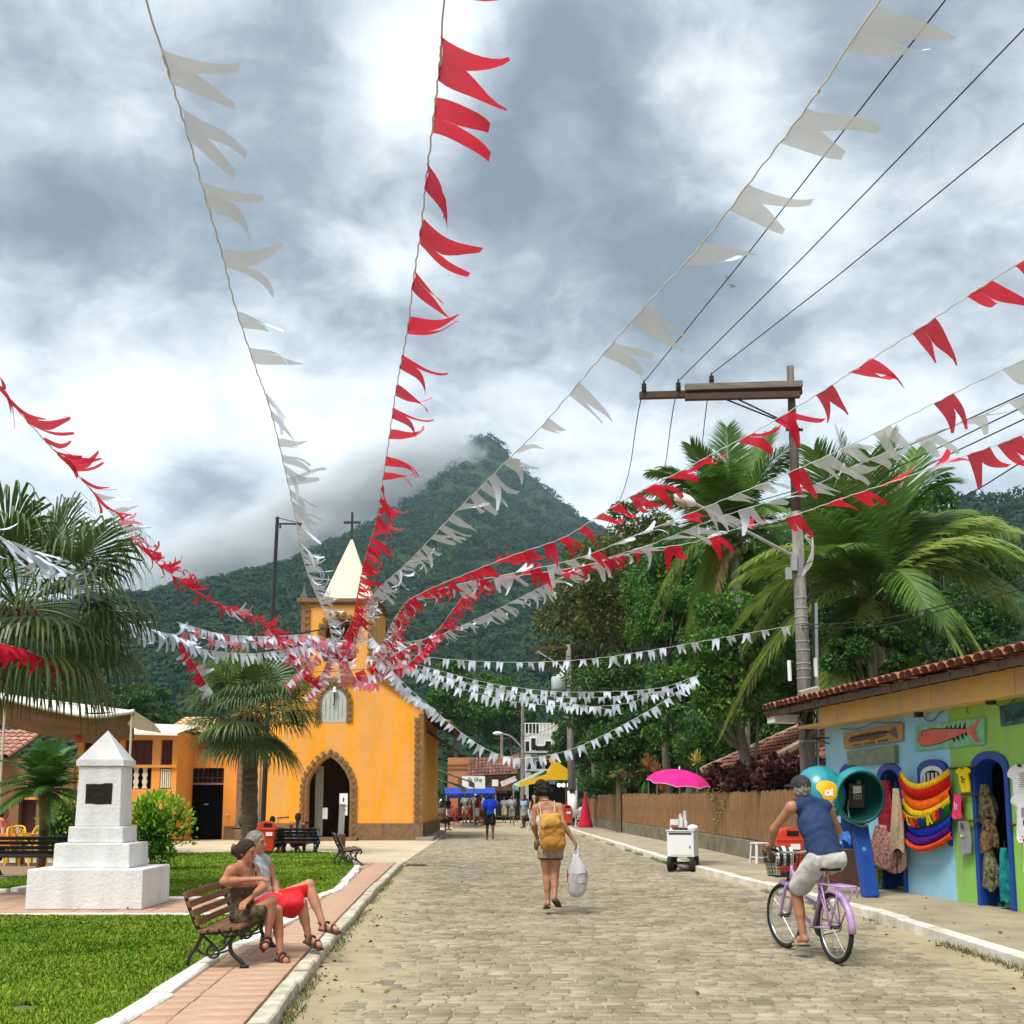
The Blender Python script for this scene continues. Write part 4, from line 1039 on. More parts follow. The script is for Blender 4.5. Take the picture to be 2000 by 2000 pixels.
# ---------------------------------------------------------------- pay phones
def orelhao():
 M_SHELL = mat('turquoise fibreglass', (0.012, 0.235, 0.27), .28, var=.08, scale=2, spec=.5)
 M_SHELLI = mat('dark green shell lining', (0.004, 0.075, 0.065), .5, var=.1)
 t = thing('phone_booth', 'blue post with two turquoise egg shaped phone hoods', 'phone booth', (5.06, 15.6, .12))
 put(MB().bar((5.10, 15.6, .12), (5.02, 15.74, 1.13), .225, .16, up=(0, 1, 0)), 'post', M_BLUE, t, True, bevel=.02)
 put(MB().bar((4.55, 15.92, 1.10), (5.08, 15.76, 1.10), .1, .12), 'bracket', M_BLUE, t, True)
 put(MB().lathe([(.03, 0), (.028, .004), (.001, .006)], 10), 'badge', mat('pale blue badge', (.1, .3, .65), .4), t).matrix_basis = Matrix.Translation(V((5.01, 15.515, .80)) - V((5.06, 15.6, .12))) @ Matrix.Rotation(math.pi / 2, 4, 'X')
 def shell(c, ax, up=UZ, lab=None):
  ax = V(ax).normalized(); sx = up.cross(ax).normalized(); uy = ax.cross(sx)
  M = Matrix((sx, uy, ax)).transposed().to_4x4(); M.translation = V(c)
  prof = []
  for i in range(15):                       # outside, from the closed back to the rim, then the lining back again
   a = math.pi * (1 - .64 * i / 14); prof.append((max(.0001, .37 * math.sin(a)), .37 * math.cos(a)))
  r0, z0 = prof[-1]
  def rev(pr):
   mb = MB(); mb.lathe(pr, 32, cap=False); mb.v = [tuple(M @ V((p[0] * 1.0, p[1] * 1.13, p[2]))) for p in mb.v]; return mb
  o = put(rev(prof), 'hood', M_SHELL, t, True, smooth=True)
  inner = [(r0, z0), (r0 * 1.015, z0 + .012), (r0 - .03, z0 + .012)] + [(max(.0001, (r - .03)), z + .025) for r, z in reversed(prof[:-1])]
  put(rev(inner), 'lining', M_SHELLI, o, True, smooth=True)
  return o, M
 h1, M1 = shell((4.985, 15.62, 1.555), (-.05, -1, -.13))
 def L1(x, y, z): return M1 @ V((x, y, z))
 sx, uy, ax = [V(M1.col[i][:3]) for i in range(3)]
 ph = put(MB().prism([(-.11, -.19), (.12, -.19), (.12, .17), (-.11, .17)], L1(0, 0, -.22), sx, uy, ax, .14), 'telephone', M_IRON, h1, True, bevel=.01)
 put(MB().prism([(-.06, .02), (.06, .03), (.06, .13), (-.06, .13)], L1(0.01, 0, -.078), sx, uy, ax, .004), 'display', mat('white card', (.62, .62, .60), .6), h1, True)
 for k in range(12):
  x, y = -.05 + .03 * (k % 4) + .012, -.06 + .025 * (k // 4)
  put(MB().prism([(x, y), (x + .018, y), (x + .018, y + .014), (x, y + .014)], L1(0, 0, -.078), sx, uy, ax, .004), 'key', mat('key grey', (.4, .4, .4), .6), h1, True)
 cord = catmull([L1(-.10, -.05, -.1), L1(-.13, -.2, -.05), L1(-.11, -.36, .05), L1(.0, -.42, .12), L1(.10, -.40, .14), L1(.12, -.33, .1)], 6)
 put(MB().tube(cord, .008, 6), 'cord', mat('cord grey', (.25, .32, .27), .4), h1, True)
 put(MB().tube([L1(.03 + .025 * math.cos(a * .7), .19 + .025 * math.sin(a * .7), -.07) for a in range(9)], .006, 5, closed=True), 'hook', mat('key grey', (0, 0, 0)), h1, True)
 h2, M2 = shell((4.49, 15.82, 1.575), (-.72, .66, -.1))
 # logo on the back of the left hood, laid on its curved surface
 cdir = (V((0, 0, 1.5)) - V((4.49, 15.82, 1.575))).normalized()
 rgt = V((0, 0, 1)).cross(cdir).normalized() ; upv = cdir.cross(rgt)
 R = .372; c2 = V((4.49, 15.82, 1.575))
 def onball(x, y, e=.004):
  M2i = M2.inverted()
  d = rgt * x + upv * y + cdir * math.sqrt(max(.0, R * R - x * x - y * y)); d.normalize()
  l = M2i.to_3x3() @ d; s_ = 1 / math.sqrt(l.x ** 2 + (l.y / 1.13) ** 2 + l.z ** 2)
  return c2 + d * (.37 * s_ + e)
 def patch(poly, m, name, e):
  mb = MB(); n = len(poly); cxp = sum(p[0] for p in poly) / n; cyp = sum(p[1] for p in poly) / n; vs, fs = [onball(cxp, cyp, e)], []
  for k in (1, 2, 3, 4):
   for x, y in poly: vs.append(onball(cxp + (x - cxp) * k / 4, cyp + (y - cyp) * k / 4, e))
  for i in range(n): fs.append((0, 1 + i, 1 + (i + 1) % n))
  for k in range(3):
   for i in range(n): a = 1 + k * n; fs.append((a + i, a + n + i, a + n + (i + 1) % n, a + (i + 1) % n))
  put(mb.add(vs, fs), name, m, h2, True)
 s = -1
 blob = catmull([(-.09, .09, 0), (-.02, .135, 0), (.08, .135, 0), (.17, .09, 0), (.20, .0, 0), (.17, -.09, 0), (.10, -.15, 0), (.02, -.15, 0), (-.01, -.09, 0), (-.05, -.02, 0), (-.10, .03, 0), (-.09, .09, 0)], 3)[:-1]
 ORX = .055
 patch([(p.x + ORX, p.y + .05) for p in blob], mat('logo yellow', (.78, .42, .01), .5), 'logo_patch', .004)
 MW = mat('logo white', (.85, .85, .85), .5)
 def ringp(cx_, cy_, r0, r1, nm, a0=0, a1=6.283, e=.008):
  vs, fs = [], []
  for i in range(21):
   a = a0 + (a1 - a0) * i / 20
   for r_ in (r0, r1): vs.append(onball(cx_ + r_ * math.cos(a), cy_ + r_ * math.sin(a), e))
  put(MB().add(vs, [(2 * i, 2 * i + 1, 2 * i + 3, 2 * i + 2) for i in range(20)]), nm, MW, h2, True)
 ringp(.06 + ORX, .02, .018, .045, 'letter'); patch([(.115 + ORX + x, .02 + y) for x, y in ((-.013, -.045), (.013, -.045), (.013, .035), (-.013, .035))], MW, 'letter', .008)
 ringp(.115 + ORX, .065, .0005, .016, 'letter_dot')
 ringp(.165, -.155, .055, .063, 'number_circle', 1.2, 5.6)
 for cy_ in (-.141, -.166): ringp(.165, cy_, .009, .017, 'number', -2.4, 2.0)
orelhao()
# ---------------------------------------------------------------- vegetation
def unit(a): return a / np.maximum(np.linalg.norm(a, axis=-1, keepdims=True), 1e-9)
def leaf_mesh(c, d, size, g, aspect=.45, fold=.18, curl=.25):
 """Folded pointed leaves: centres c (n,3), outward directions d, lengths size. Two quads per leaf."""
 n = len(c)
 ax = unit(d + g.normal(0, .55, (n, 3)) + np.array([0, 0, -.35]))
 sd = unit(np.cross(ax, unit(g.normal(0, 1, (n, 3)) + np.array([0, 0, 1.2]))))
 nm = np.cross(sd, ax)
 s = size[:, None]
 b = c - ax * s * .5; t = c + ax * s * .5 - nm * s * curl * .4
 m = c + nm * s * .04
 l = c - sd * s * aspect * .5 + nm * s * fold * .5; r = c + sd * s * aspect * .5 + nm * s * fold * .5
 vs = np.stack([b, l, t, m, r], 1).reshape(-1, 3)
 i = np.arange(n)[:, None] * 5
 fs = np.concatenate([i + np.array([[0, 3, 2, 1]]), i + np.array([[0, 4, 2, 3]])], 0)
 return vs, fs
def clump_cloud(clumps, per, g, lo=.62):
 """Points and outward directions over the upper shells of ellipsoidal clumps [(x, y, z, r, flat)]."""
 C = np.repeat(np.array([c[:3] for c in clumps]), per, 0); R = np.repeat(np.array([c[3] for c in clumps]), per)[:, None]; F = np.repeat(np.array([c[4] for c in clumps]), per)
 d = unit(g.normal(0, 1, (len(C), 3)) + np.array([0, 0, .45]))
 rr = lo + (1 - lo) * np.sqrt(g.uniform(0, 1, (len(C), 1))) + g.normal(0, .06, (len(C), 1))
 p = d * rr * R; p[:, 2] *= F
 return C + p, d
def leafmat(name, c1, c2, trans=.28, isl=.3, hue=.012): return mat(name, c1, .55, col2=c2, scale=.9, island=isl, hue=hue, trans=trans, spec=.3)
M_LEAF = leafmat('mango leaf', (.060, .090, .014), (.145, .160, .030))
M_LEAF2 = leafmat('broad leaf', (.036, .125, .016), (.105, .225, .028))
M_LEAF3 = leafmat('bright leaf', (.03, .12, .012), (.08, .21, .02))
M_LEAFD = leafmat('shade leaf', (.022, .080, .014), (.070, .155, .024))
M_BARK = mat('grey bark', (.10, .085, .065), .9, col2=(.20, .175, .14), scale=5, bump=.7, bscale=18, stretch=(2, 2, .6))
def tree(label, base, crown, rad, seed, m, n_clump=46, per=330, leaf=.17, clump=.30, name='broadleaf_tree', trunk_r=.22, flat=.8, aspect=.42):
 """Tapered trunk with limbs and a crown of leaf clumps around the point crown (world), radii rad."""
 g = np.random.default_rng(seed); r = random.Random(seed)
 t = thing(name, label, 'tree', base, group=None)
 crown = V(crown); clumps = []; mx = max(rad)
 for k in range(n_clump):
  d = V((r.gauss(0, 1), r.gauss(0, 1), r.gauss(.15, .9))).normalized(); q = r.uniform(.45, 1.0) ** .6
  p = crown + V((d.x * rad[0], d.y * rad[1], d.z * rad[2])) * q
  clumps.append((p.x, p.y, p.z, mx * clump * r.uniform(.6, 1.2), flat))
 c, d = clump_cloud(clumps, per, g)
 vs, fs = leaf_mesh(c, d, leaf * g.uniform(.6, 1.3, len(c)), g, aspect)
 put_np('crown', vs, fs, m, t, True)
 mb = MB(); b = V(base); top = crown + V((0, 0, -rad[2] * .1))
 mid = (b + top) / 2 + V((r.uniform(-.4, .4), r.uniform(-.4, .4), 0))
 pts = catmull([b, mid, top], 6); k = len(pts); mb.tube(pts, [trunk_r * (1.25 if i == 0 else 1) * (1 - .65 * i / k) for i in range(k)], 8)
 for cl in clumps[::4]:
  s = pts[int(k * r.uniform(.45, .85))]; e = V(cl[:3]); m_ = (s + e) / 2 + V((0, 0, -.15 * (e - s).length))
  mb.tube(catmull([s, m_, e], 4), [trunk_r * .35 * (1 - .8 * i / 9) for i in range(9)], 5)
 put(mb, 'trunk', M_BARK, t, True, smooth=True)
 return t
def wp(u, v, Y): return P(u, v, Y)
def gz(u, Y): return V(((u - 1000) / 2117 * Y, Y, -.05))
def px2m(p, Y): return p * Y / 2117
def trees():
 T = lambda lab, ub, u, v, Y, wu, hv, seed, m, **k: tree(lab, gz(ub, Y), wp(u, v, Y), (px2m(wu, Y) * 1.06, px2m(wu, Y) * .9, px2m(hv, Y) * 1.1), seed, m, **k)
 T('tall olive green mango tree hanging over the transformer pole', 1165, 1160, 1225, 66, 100, 130, 1, M_LEAF, n_clump=60, per=330, leaf=.34)
 T('tall dark mango tree with rounded top against the sky', 1265, 1255, 1125, 58, 125, 125, 2, M_LEAF, n_clump=64, per=340, leaf=.30)
 T('dark green tree behind the left coconut palm', 1350, 1345, 1175, 52, 110, 130, 3, M_LEAF2, n_clump=56, per=340, leaf=.27)
 T('small bright green tree below the left coconut palm', 1310, 1300, 1210, 44, 55, 62, 4, M_LEAF3, n_clump=30, per=320, leaf=.20, clump=.36)
 T('broad green tree between the two coconut palms', 1480, 1500, 1170, 46, 120, 150, 5, M_LEAF2, n_clump=60, per=340, leaf=.24)
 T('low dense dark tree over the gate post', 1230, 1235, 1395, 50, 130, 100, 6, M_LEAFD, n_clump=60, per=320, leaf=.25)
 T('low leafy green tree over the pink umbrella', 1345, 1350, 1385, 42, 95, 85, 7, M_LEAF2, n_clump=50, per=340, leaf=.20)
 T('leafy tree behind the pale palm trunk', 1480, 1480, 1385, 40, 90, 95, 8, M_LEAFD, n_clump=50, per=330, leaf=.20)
 T('dark tree behind the large coconut palm', 1680, 1680, 1120, 44, 150, 150, 9, M_LEAFD, n_clump=64, per=330, leaf=.24)
 T('wide tree above the shop roof at the right', 1850, 1850, 1130, 42, 120, 120, 10, M_LEAF2, n_clump=56, per=330, leaf=.22)
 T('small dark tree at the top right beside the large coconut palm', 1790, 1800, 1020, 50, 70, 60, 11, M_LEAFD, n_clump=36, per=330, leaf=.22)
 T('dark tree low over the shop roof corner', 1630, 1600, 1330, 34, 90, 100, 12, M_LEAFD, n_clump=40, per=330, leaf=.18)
 T('dark bushy tree beside the yellow kiosk', 1140, 1145, 1460, 70, 60, 65, 13, M_LEAFD, n_clump=40, per=320, leaf=.30)
 T('grey green tree on the slope behind the street', 930, 935, 1380, 130, 70, 55, 14, M_LEAF2, n_clump=40, per=300, leaf=.55)
 T('pale feathery tree behind the white building', 1010, 985, 1395, 120, 60, 60, 15, M_LEAF3, n_clump=36, per=300, leaf=.5)
 T('leafy tree behind the church roof at the street corner', 880, 885, 1370, 105, 45, 65, 16, M_LEAF2, n_clump=36, per=300, leaf=.45)
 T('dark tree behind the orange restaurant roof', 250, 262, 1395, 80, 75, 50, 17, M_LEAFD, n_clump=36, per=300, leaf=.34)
 T('leafy tree in front of the left coconut palm trunk', 1545, 1432, 1300, 27.5, 80, 120, 21, M_LEAF2, n_clump=40, per=330, leaf=.15)
 T('small dark tree close behind the shop roof', 1700, 1700, 1290, 23.6, 75, 75, 22, M_LEAFD, n_clump=36, per=330, leaf=.13)
 T('leafy tree over the right part of the shop roof', 1860, 1860, 1240, 40, 110, 80, 23, M_LEAFD, n_clump=40, per=330, leaf=.2)
 T('shadowy tree with pale hanging roots behind the slat fence', 1265, 1250, 1470, 47, 90, 75, 18, M_LEAFD, n_clump=44, per=320, leaf=.22)
 T('low dark tree behind the tiled house roof', 1560, 1560, 1390, 38, 80, 90, 19, M_LEAFD, n_clump=44, per=320, leaf=.2)
 T('dark tree filling the gap beside the utility pole', 1420, 1420, 1290, 43, 85, 110, 20, M_LEAFD, n_clump=50, per=330, leaf=.22)
trees()

# ---- forest on the hills: crown clumps over the slopes
def forest():
 g = np.random.default_rng(77)
 n = 15000
 y = np.exp(g.uniform(math.log(150), math.log(1475), n)); u = g.uniform(-60, 2060, n)
 x = (u - 1000) / 2117 * y
 z = land(x, y)
 x = np.concatenate([x, g.uniform(-75, 60, 420)]); ye = g.uniform(112, 176, 420); y = np.concatenate([y, ye]); z = np.concatenate([z, 1.2 + (ye - 112) * .05]); u = np.concatenate([u, np.full(420, 900.0)]); n = len(x)
 R = np.clip(3.0 + y * .0024, 3.0, 6.2) * g.uniform(.6, 1.4, n)
 keep = (z > 1.0) & ~((u > 1180) & (y < 900) & (u < 1780) & (z / y < .16))
 x, y, z, R = x[keep], y[keep], z[keep], R[keep]; n = len(x)
 per = 42
 d = unit(g.normal(0, 1, (n, per, 3)) + np.array([0, -.45, .7]))
 off = d * R[:, None, None] * g.uniform(.75, 1.08, (n, per, 1)); off[..., 2] *= .8
 c = np.stack([x, y, z + R * .2], -1)[:, None] + off
 s = (R[:, None] * g.uniform(.22, .44, (n, per))).ravel()
 c, d = c.reshape(-1, 3), d.reshape(-1, 3)
 N = len(c)
 t1 = unit(np.cross(d, g.normal(0, 1, (N, 3)))); t2 = np.cross(d, t1)
 d2 = d * .25
 vs = np.stack([c - t1 * s[:, None] * .6, c - t2 * s[:, None] * .5 + d2 * s[:, None], c + t1 * s[:, None] * .6, c + t2 * s[:, None] * .5], 1).reshape(-1, 3)
 m = mat('forest canopy', (.008, .027, .012), .8, col2=(.026, .062, .021), scale=.014, island=.38, hue=.012, trans=.12, spec=.08)
 put_np('forest', vs, np.arange(4 * N).reshape(-1, 4), m, kind='stuff')
forest()

# ---- palms
def strip(vs, fs, secs):
 """Append a ribbon through (left, right) pairs."""
 o = len(vs)
 for l, r in secs: vs.extend((tuple(l), tuple(r)))
 for i in range(len(secs) - 1): fs.append((o + 2 * i, o + 2 * i + 1, o + 2 * i + 3, o + 2 * i + 2))
def pinnate(base, tip, lift, r, nl=54, ll=.75, droop=.55, vee=.35, w=.035, rw=.03):
 """Feather frond from base to tip: arched rachis with drooping leaflets on both sides."""
 base, tip = V(base), V(tip); L = (tip - base).length
 mid = (base + tip) / 2 + V((0, 0, lift))
 q = lambda t: base * (1 - t) ** 2 + mid * 2 * t * (1 - t) + tip * t * t
 vs, fs = [], []
 mb = MB(); mb.tube([q(i / 9) for i in range(10)], [rw * (1 - .85 * i / 9) for i in range(10)], 5)
 vs, fs = list(mb.v), list(mb.f)
 for i in range(nl):
  t = .14 + .86 * i / (nl - 1); p = q(t); tg = (q(min(1, t + .02)) - q(t - .02)).normalized()
  sd = tg.cross(V((0, 0, 1)))
  if sd.length < .05: sd = V((1, 0, 0))
  sd.normalize(); up = sd.cross(tg).normalized()
  le = ll * (math.sin(math.pi * (.12 + .80 * t)) ** .7) * r.uniform(.85, 1.1)
  for s in (-1, 1):
   f = .45 + .75 * t
   d = (sd * s * 1.0 + tg * f + up * vee + V((r.uniform(-.1, .1), r.uniform(-.1, .1), r.uniform(-.1, .1)))).normalized()
   secs = []; pp = V(p); dd = V(d)
   for k in range(4):
    ww = w * (.6, 1.0, .75, .08)[k]; wd = tg * ww * .5 + up * ww * .12 * s
    secs.append((pp - wd, pp + wd))
    dd = (dd + V((0, 0, -droop * (.25, .5, .8, 0)[k]))).normalized(); pp = pp + dd * le / 3
   strip(vs, fs, secs)
 return vs, fs
def add_mesh(name, vs, fs, m, parent, **k):
 me = bpy.data.meshes.new(name); me.from_pydata(vs, [], fs); me.update(); return link(name, me, m, parent, True, **k)
M_COCO = mat('coconut frond', (.060, .150, .020), .45, col2=(.135, .245, .040), scale=.8, trans=.35, spec=.35, island=.2)
M_COCOY = mat('yellowing frond', (.17, .28, .04), .5, col2=(.30, .37, .08), scale=.8, trans=.35, island=.2)
M_DRYF = mat('dry frond', (.25, .15, .06), .8, col2=(.36, .24, .11), scale=2, island=.3)
M_PALMT = mat('palm trunk', (.20, .20, .15), .85, col2=(.33, .33, .26), scale=3, bump=.6, bscale=10, stretch=(.3, .3, 3))
def ringed_trunk(pts, r0, r1, n=26):
 pts = catmull(pts, 10); k = len(pts); mb = MB()
 mb.tube(pts, [(r0 + (r1 - r0) * i / (k - 1)) * (1.05 if i % 2 else .97) for i in range(k)], 12); return mb
def coconut(label, C, base, tips, seed, Y, ll):
 r = random.Random(seed); C = V(C)
 t = thing('coconut_palm', label, 'palm tree', base)
 put(ringed_trunk([base, (V(base) + C) / 2 + V((.15, 0, 0)), C + V((0, 0, -.2))], .19, .13), 'trunk', M_PALMT, t, True, smooth=True)
 tips = tips + [(u + r.uniform(-45, 45), v + r.uniform(-35, 40), dy + r.uniform(-1, 1), lift * r.uniform(.8, 1.3), kind) for u, v, dy, lift, kind in tips if kind in 'ny']
 for (u, v, dy, lift, kind) in tips:
  tip = P(u, v, Y + dy)
  vs, fs = pinnate(C + V((r.uniform(-.12, .12), r.uniform(-.12, .12), r.uniform(-.1, .2))), tip, lift, r, nl=74, ll=ll * (.8 if kind == 'd' else 1), droop=.42 if kind != 'u' else .14, vee=.12, w=.055)
  add_mesh('frond', vs, fs, {'n': M_COCO, 'u': M_COCO, 'y': M_COCOY, 'd': M_DRYF}[kind], t)
 M_NUT = mat('green coconut', (.10, .13, .03), .5, col2=(.20, .20, .06), scale=3)
 for k in range(9):
  a = k * 2.4; p = C + V((.28 * math.cos(a), -.18 + .22 * math.sin(a), -.32 - .10 * (k % 4)))
  put(MB().sphere(p, (.105, .105, .13), 12, 8), 'coconut', M_NUT, t, True, smooth=True)
 mb = MB()
 for k in range(14):
  a = k * 2.4; mb.bar(C + V((.08 * math.cos(a), .08 * math.sin(a), -.35)), C + V((.42 * math.cos(a), .42 * math.sin(a), .1 - .25 * (k % 3))), .09, .03)
 put(mb, 'leaf_bases', mat('leaf base fibre', (.13, .10, .05), .9, col2=(.2, .17, .09), scale=9), t, True)
coconut('slim coconut palm with pale trunk left of the utility pole', P(1432, 1050, 30), (G(1448, 1640, .1) * 0 + V((6.35, 30, .08))),
  [(1420, 835, .3, .2, 'u'), (1350, 870, -.5, .5, 'u'), (1295, 915, .4, .8, 'n'), (1500, 850, .5, .5, 'u'), (1545, 900, -.4, .9, 'n'), (1282, 975, -.8, .9, 'n'), (1560, 985, .6, .9, 'n'), (1275, 1200, -.5, 1.9, 'y'),
         (1335, 1040, 2, .8, 'n'), (1540, 1080, 1.6, .9, 'n'), (1345, 1230, .8, 1.4, 'y'), (1380, 1260, -.3, .9, 'd'), (1470, 1220, .8, .9, 'n'), (1460, 880, 1.5, .6, 'u'), (1380, 930, -1.6, .8, 'n'), (1500, 1000, -1.9, 1.0, 'n')], 3, 30, .92)
coconut('large coconut palm with coconuts and long arching fronds right of the utility pole', P(1700, 1165, 25), V((8.5, 25, .08)),
  [(1640, 850, .5, .3, 'u'), (1590, 880, -.8, .5, 'u'), (1735, 860, .3, .4, 'u'), (1790, 880, .9, .6, 'u'), (1838, 925, -.6, 1.0, 'n'), (1560, 930, .8, .7, 'n'), (1700, 890, -1.5, .4, 'u'),
         (1950, 1030, .6, 1.5, 'y'), (2010, 1105, -.8, 1.5, 'y'), (2030, 1215, .5, 1.7, 'y'), (1890, 1300, -1.0, 1.4, 'y'), (1440, 1130, .4, 1.2, 'y'), (1455, 1260, .9, 1.6, 'y'), (1428, 1400, -.4, 2.0, 'y'),
         (1615, 1370, -1.4, .8, 'y'), (1600, 1080, -2.2, .9, 'n'), (1840, 1215, -2.2, 1.2, 'n'), (1560, 1010, 1.8, .8, 'n'), (1850, 1000, 1.9, 1.0, 'n'), (1760, 1330, 1.5, 1.0, 'n'), (1650, 1350, 1.5, 1.2, 'n'), (1780, 1000, 2.2, .6, 'n'), (1610, 960, -1.2, .6, 'n')], 5, 25, 1.12)
M_FAN = mat('fan palm leaf', (.045, .095, .018), .42, col2=(.115, .18, .04), scale=1.2, trans=.25, spec=.4, island=.12)
M_FANY = mat('young fan leaf', (.10, .19, .03), .45, col2=(.19, .27, .06), scale=1.2, trans=.3, island=.12)
def fan_leaf(base, h, r, L, n=46, droop=.9, spread=2.55, w=.05):
 """Fan leaf: petiole from base to the hub h, pleated blade beyond, split tips hanging down."""
 base, h = V(base), V(h); f = (h - base).normalized(); L0 = L
 sd = f.cross(V((0, 0, 1)))
 if sd.length < .1: sd = V((1, 0, 0))
 sd.normalize(); up = sd.cross(f).normalized()
 mb = MB(); mb.tube(catmull([base, (base + h) / 2 + V((0, 0, .06)), h], 4), .016, 5); vs, fs = list(mb.v), list(mb.f)
 for i in range(n):
  a = (i / (n - 1) - .5) * spread * 2 * .62
  d = (f * math.cos(a) + sd * math.sin(a) + up * (.12 * math.cos(a * 2) + (.05 if i % 2 else -.05))).normalized()
  le = L * (.72 + .28 * math.cos(a * .8)) * r.uniform(.9, 1.08)
  wd = d.cross(up).normalized()
  secs = []; pp = V(h); dd = V(d); wmid = le * .5 * spread * 1.24 / n * 1.08
  for k, (t, ww) in enumerate(((0, .006), (.25, wmid * .5), (.5, wmid), (.68, wmid * .75), (.85, .022), (1.0, .004))):
   if k:
    pp = pp + dd * le * (t - pt)
    dd = (dd + V((0, 0, -1)) * droop * (0, .06, .16, .75, 1.3, 1)[k] * r.uniform(.7, 1.2)).normalized()
   pt = t
   secs.append((pp - wd * ww * .5 + up * ww * .1 * (1 if i % 2 else -1), pp + wd * ww * .5))
  strip(vs, fs, secs)
 return vs, fs
def fan_palm(label, C, base, leaves, L, pet, seed, tr, skirt=True, droop=.9, n=46):
 r = random.Random(seed); C = V(C)
 t = thing('fan_palm', label, 'palm tree', base)
 mt = mat('rough palm trunk', (.075, .055, .035), .95, col2=(.17, .13, .085), scale=6, bump=.9, bscale=14, stretch=(.5, .5, 2.5))
 put(ringed_trunk([base, (V(base) + C) / 2, C + V((0, 0, -.1))], tr * 1.12, tr * .9), 'trunk', mt, t, True, smooth=True)
 for (az, el, k) in leaves:
  az, el = math.radians(az), math.radians(el)
  d = V((math.cos(az) * math.cos(el), math.sin(az) * math.cos(el), math.sin(el)))
  b = C + V((d.x * .1, d.y * .1, .05 + .1 * d.z)); h = b + d * pet * k
  vs, fs = fan_leaf(b, h, r, L * k, n=n, droop=droop)
  add_mesh('frond', vs, fs, M_FANY if k > 1.04 else M_FAN, t)
 if skirt:
  mb = MB()
  for k in range(60):
   a = r.uniform(0, 6.28); z = r.uniform(-.15, -.6)
   p = C + V((math.cos(a) * tr, math.sin(a) * tr, z + .3)); q = p + V((math.cos(a) * r.uniform(.1, .3), math.sin(a) * r.uniform(.1, .3), -r.uniform(.2, .55)))
   mb.bar(p, q, .05, .012)
  put(mb, 'dead_leaf_skirt', mat('dead palm leaf', (.09, .055, .025), .95, col2=(.18, .11, .05), scale=6), t, True)
 return t
r_ = random.Random(9)
lv = [(az + r_.uniform(-10, 10), el + r_.uniform(-9, 9), r_.uniform(.88, 1.06)) for el, n_, o in ((66, 4, 0), (40, 8, 20), (12, 9, 0), (-14, 9, 25), (-42, 7, 10)) for az in [o + 360 * i / n_ for i in range(n_)]]
fan_palm('large fan palm with long drooping leaf tips at the left edge', P(38, 1195, 15.5), (-8.9, 15.6, .1), lv, 1.42, .98, 2, .2, droop=1.9, n=46)
lv = [(az + r_.uniform(-16, 16), el + r_.uniform(-20, 16), r_.uniform(.82, 1.07)) for el, n_, o in ((66, 5, 0), (38, 9, 20), (12, 11, 0), (-10, 11, 25), (-32, 8, 10)) for az in [o + 360 * i / n_ for i in range(n_)]]
fan_palm('fan palm with thick rough trunk in front of the church', P(490, 1392, 29.5), (G(487, 1655, .02)[0] * 29.5 / G(487, 1655, .02)[1], 29.5, 0), lv, 1.32, .98, 4, .21, droop=1.05, n=42)
def date_palm():
 Y = 18.8; C = P(88, 1545, Y); r = random.Random(8); base = G(78, 1702, .08)
 t = thing('date_palm', 'small feathery date palm with cross hatched trunk left of the monument', 'palm tree', base)
 mt = mat('date palm trunk', (.12, .10, .055), .9, col2=(.24, .20, .12), scale=9, bump=.8, bscale=20)
 put(ringed_trunk([base, (base + C) / 2 + V((.03, 0, 0)), C], .085, .10), 'trunk', mt, t, True, smooth=True)
 M1 = mat('date frond', (.045, .13, .02), .45, col2=(.10, .22, .035), scale=1.5, trans=.3, island=.15)
 for k in range(34):
  az = k * 2.399; el = math.radians(78 - 100 * (k / 34) + r.uniform(-6, 6)); Lf = r.uniform(.80, 1.0)
  d = V((math.cos(az) * math.cos(el), math.sin(az) * math.cos(el), math.sin(el)))
  tip = C + d * Lf + V((0, 0, -.28 * math.cos(el)))
  vs, fs = pinnate(C, tip, .22, r, nl=40, ll=.30, droop=.45, vee=.25, w=.026, rw=.01); add_mesh('frond', vs, fs, M1, t)
date_palm()
def bush(name, label, c, rad, n, size, m, seed, cat='bush', aspect=.42, clump=.42, ncl=26, base=None):
 g = np.random.default_rng(seed); r = random.Random(seed); c = V(c)
 t = thing(name, label, cat, base or (c.x, c.y, .05)); cl = []
 for k in range(ncl):
  d = V((r.gauss(0, 1), r.gauss(0, 1), r.gauss(0, 1))).normalized() * r.uniform(.3, .85)
  cl.append((c.x + d.x * rad[0], c.y + d.y * rad[1], c.z + d.z * rad[2], max(rad) * clump, .9))
 p, d = clump_cloud(cl, n // ncl, g, .5)
 vs, fs = leaf_mesh(p, d + np.array([0, 0, .8]), size * g.uniform(.6, 1.2, len(p)), g, aspect, curl=.1); put_np('foliage', vs, fs, m, t, True)
 mb = MB()
 for k in range(7): mb.tube([V((c.x + r.uniform(-.1, .1), c.y + r.uniform(-.1, .1), .0)), V((c.x + r.uniform(-.5, .5) * rad[0], c.y + r.uniform(-.5, .5) * rad[1], c.z))], [.025, .01], 5)
 put(mb, 'stems', M_BARK, t, True)
 return t
M_BUSH = leafmat('glossy bush leaf', (.045, .15, .010), (.12, .29, .018), .3, .3); M_BUSHT = leafmat('lime young leaf', (.22, .42, .02), (.33, .52, .05), .3, .25)
Yb = 21.5
bush('shrub', 'rounded bright green shrub right of the white monument', P(308, 1628, Yb), (.56, .5, .60), 3600, .115, M_BUSH, 31)
bush('shrub', 'dark green shrub left of the white monument behind the palm trunk', P(128, 1630, Yb), (.45, .45, .62), 3000, .11, leafmat('dark shrub leaf', (.02, .07, .010), (.06, .15, .018)), 32)
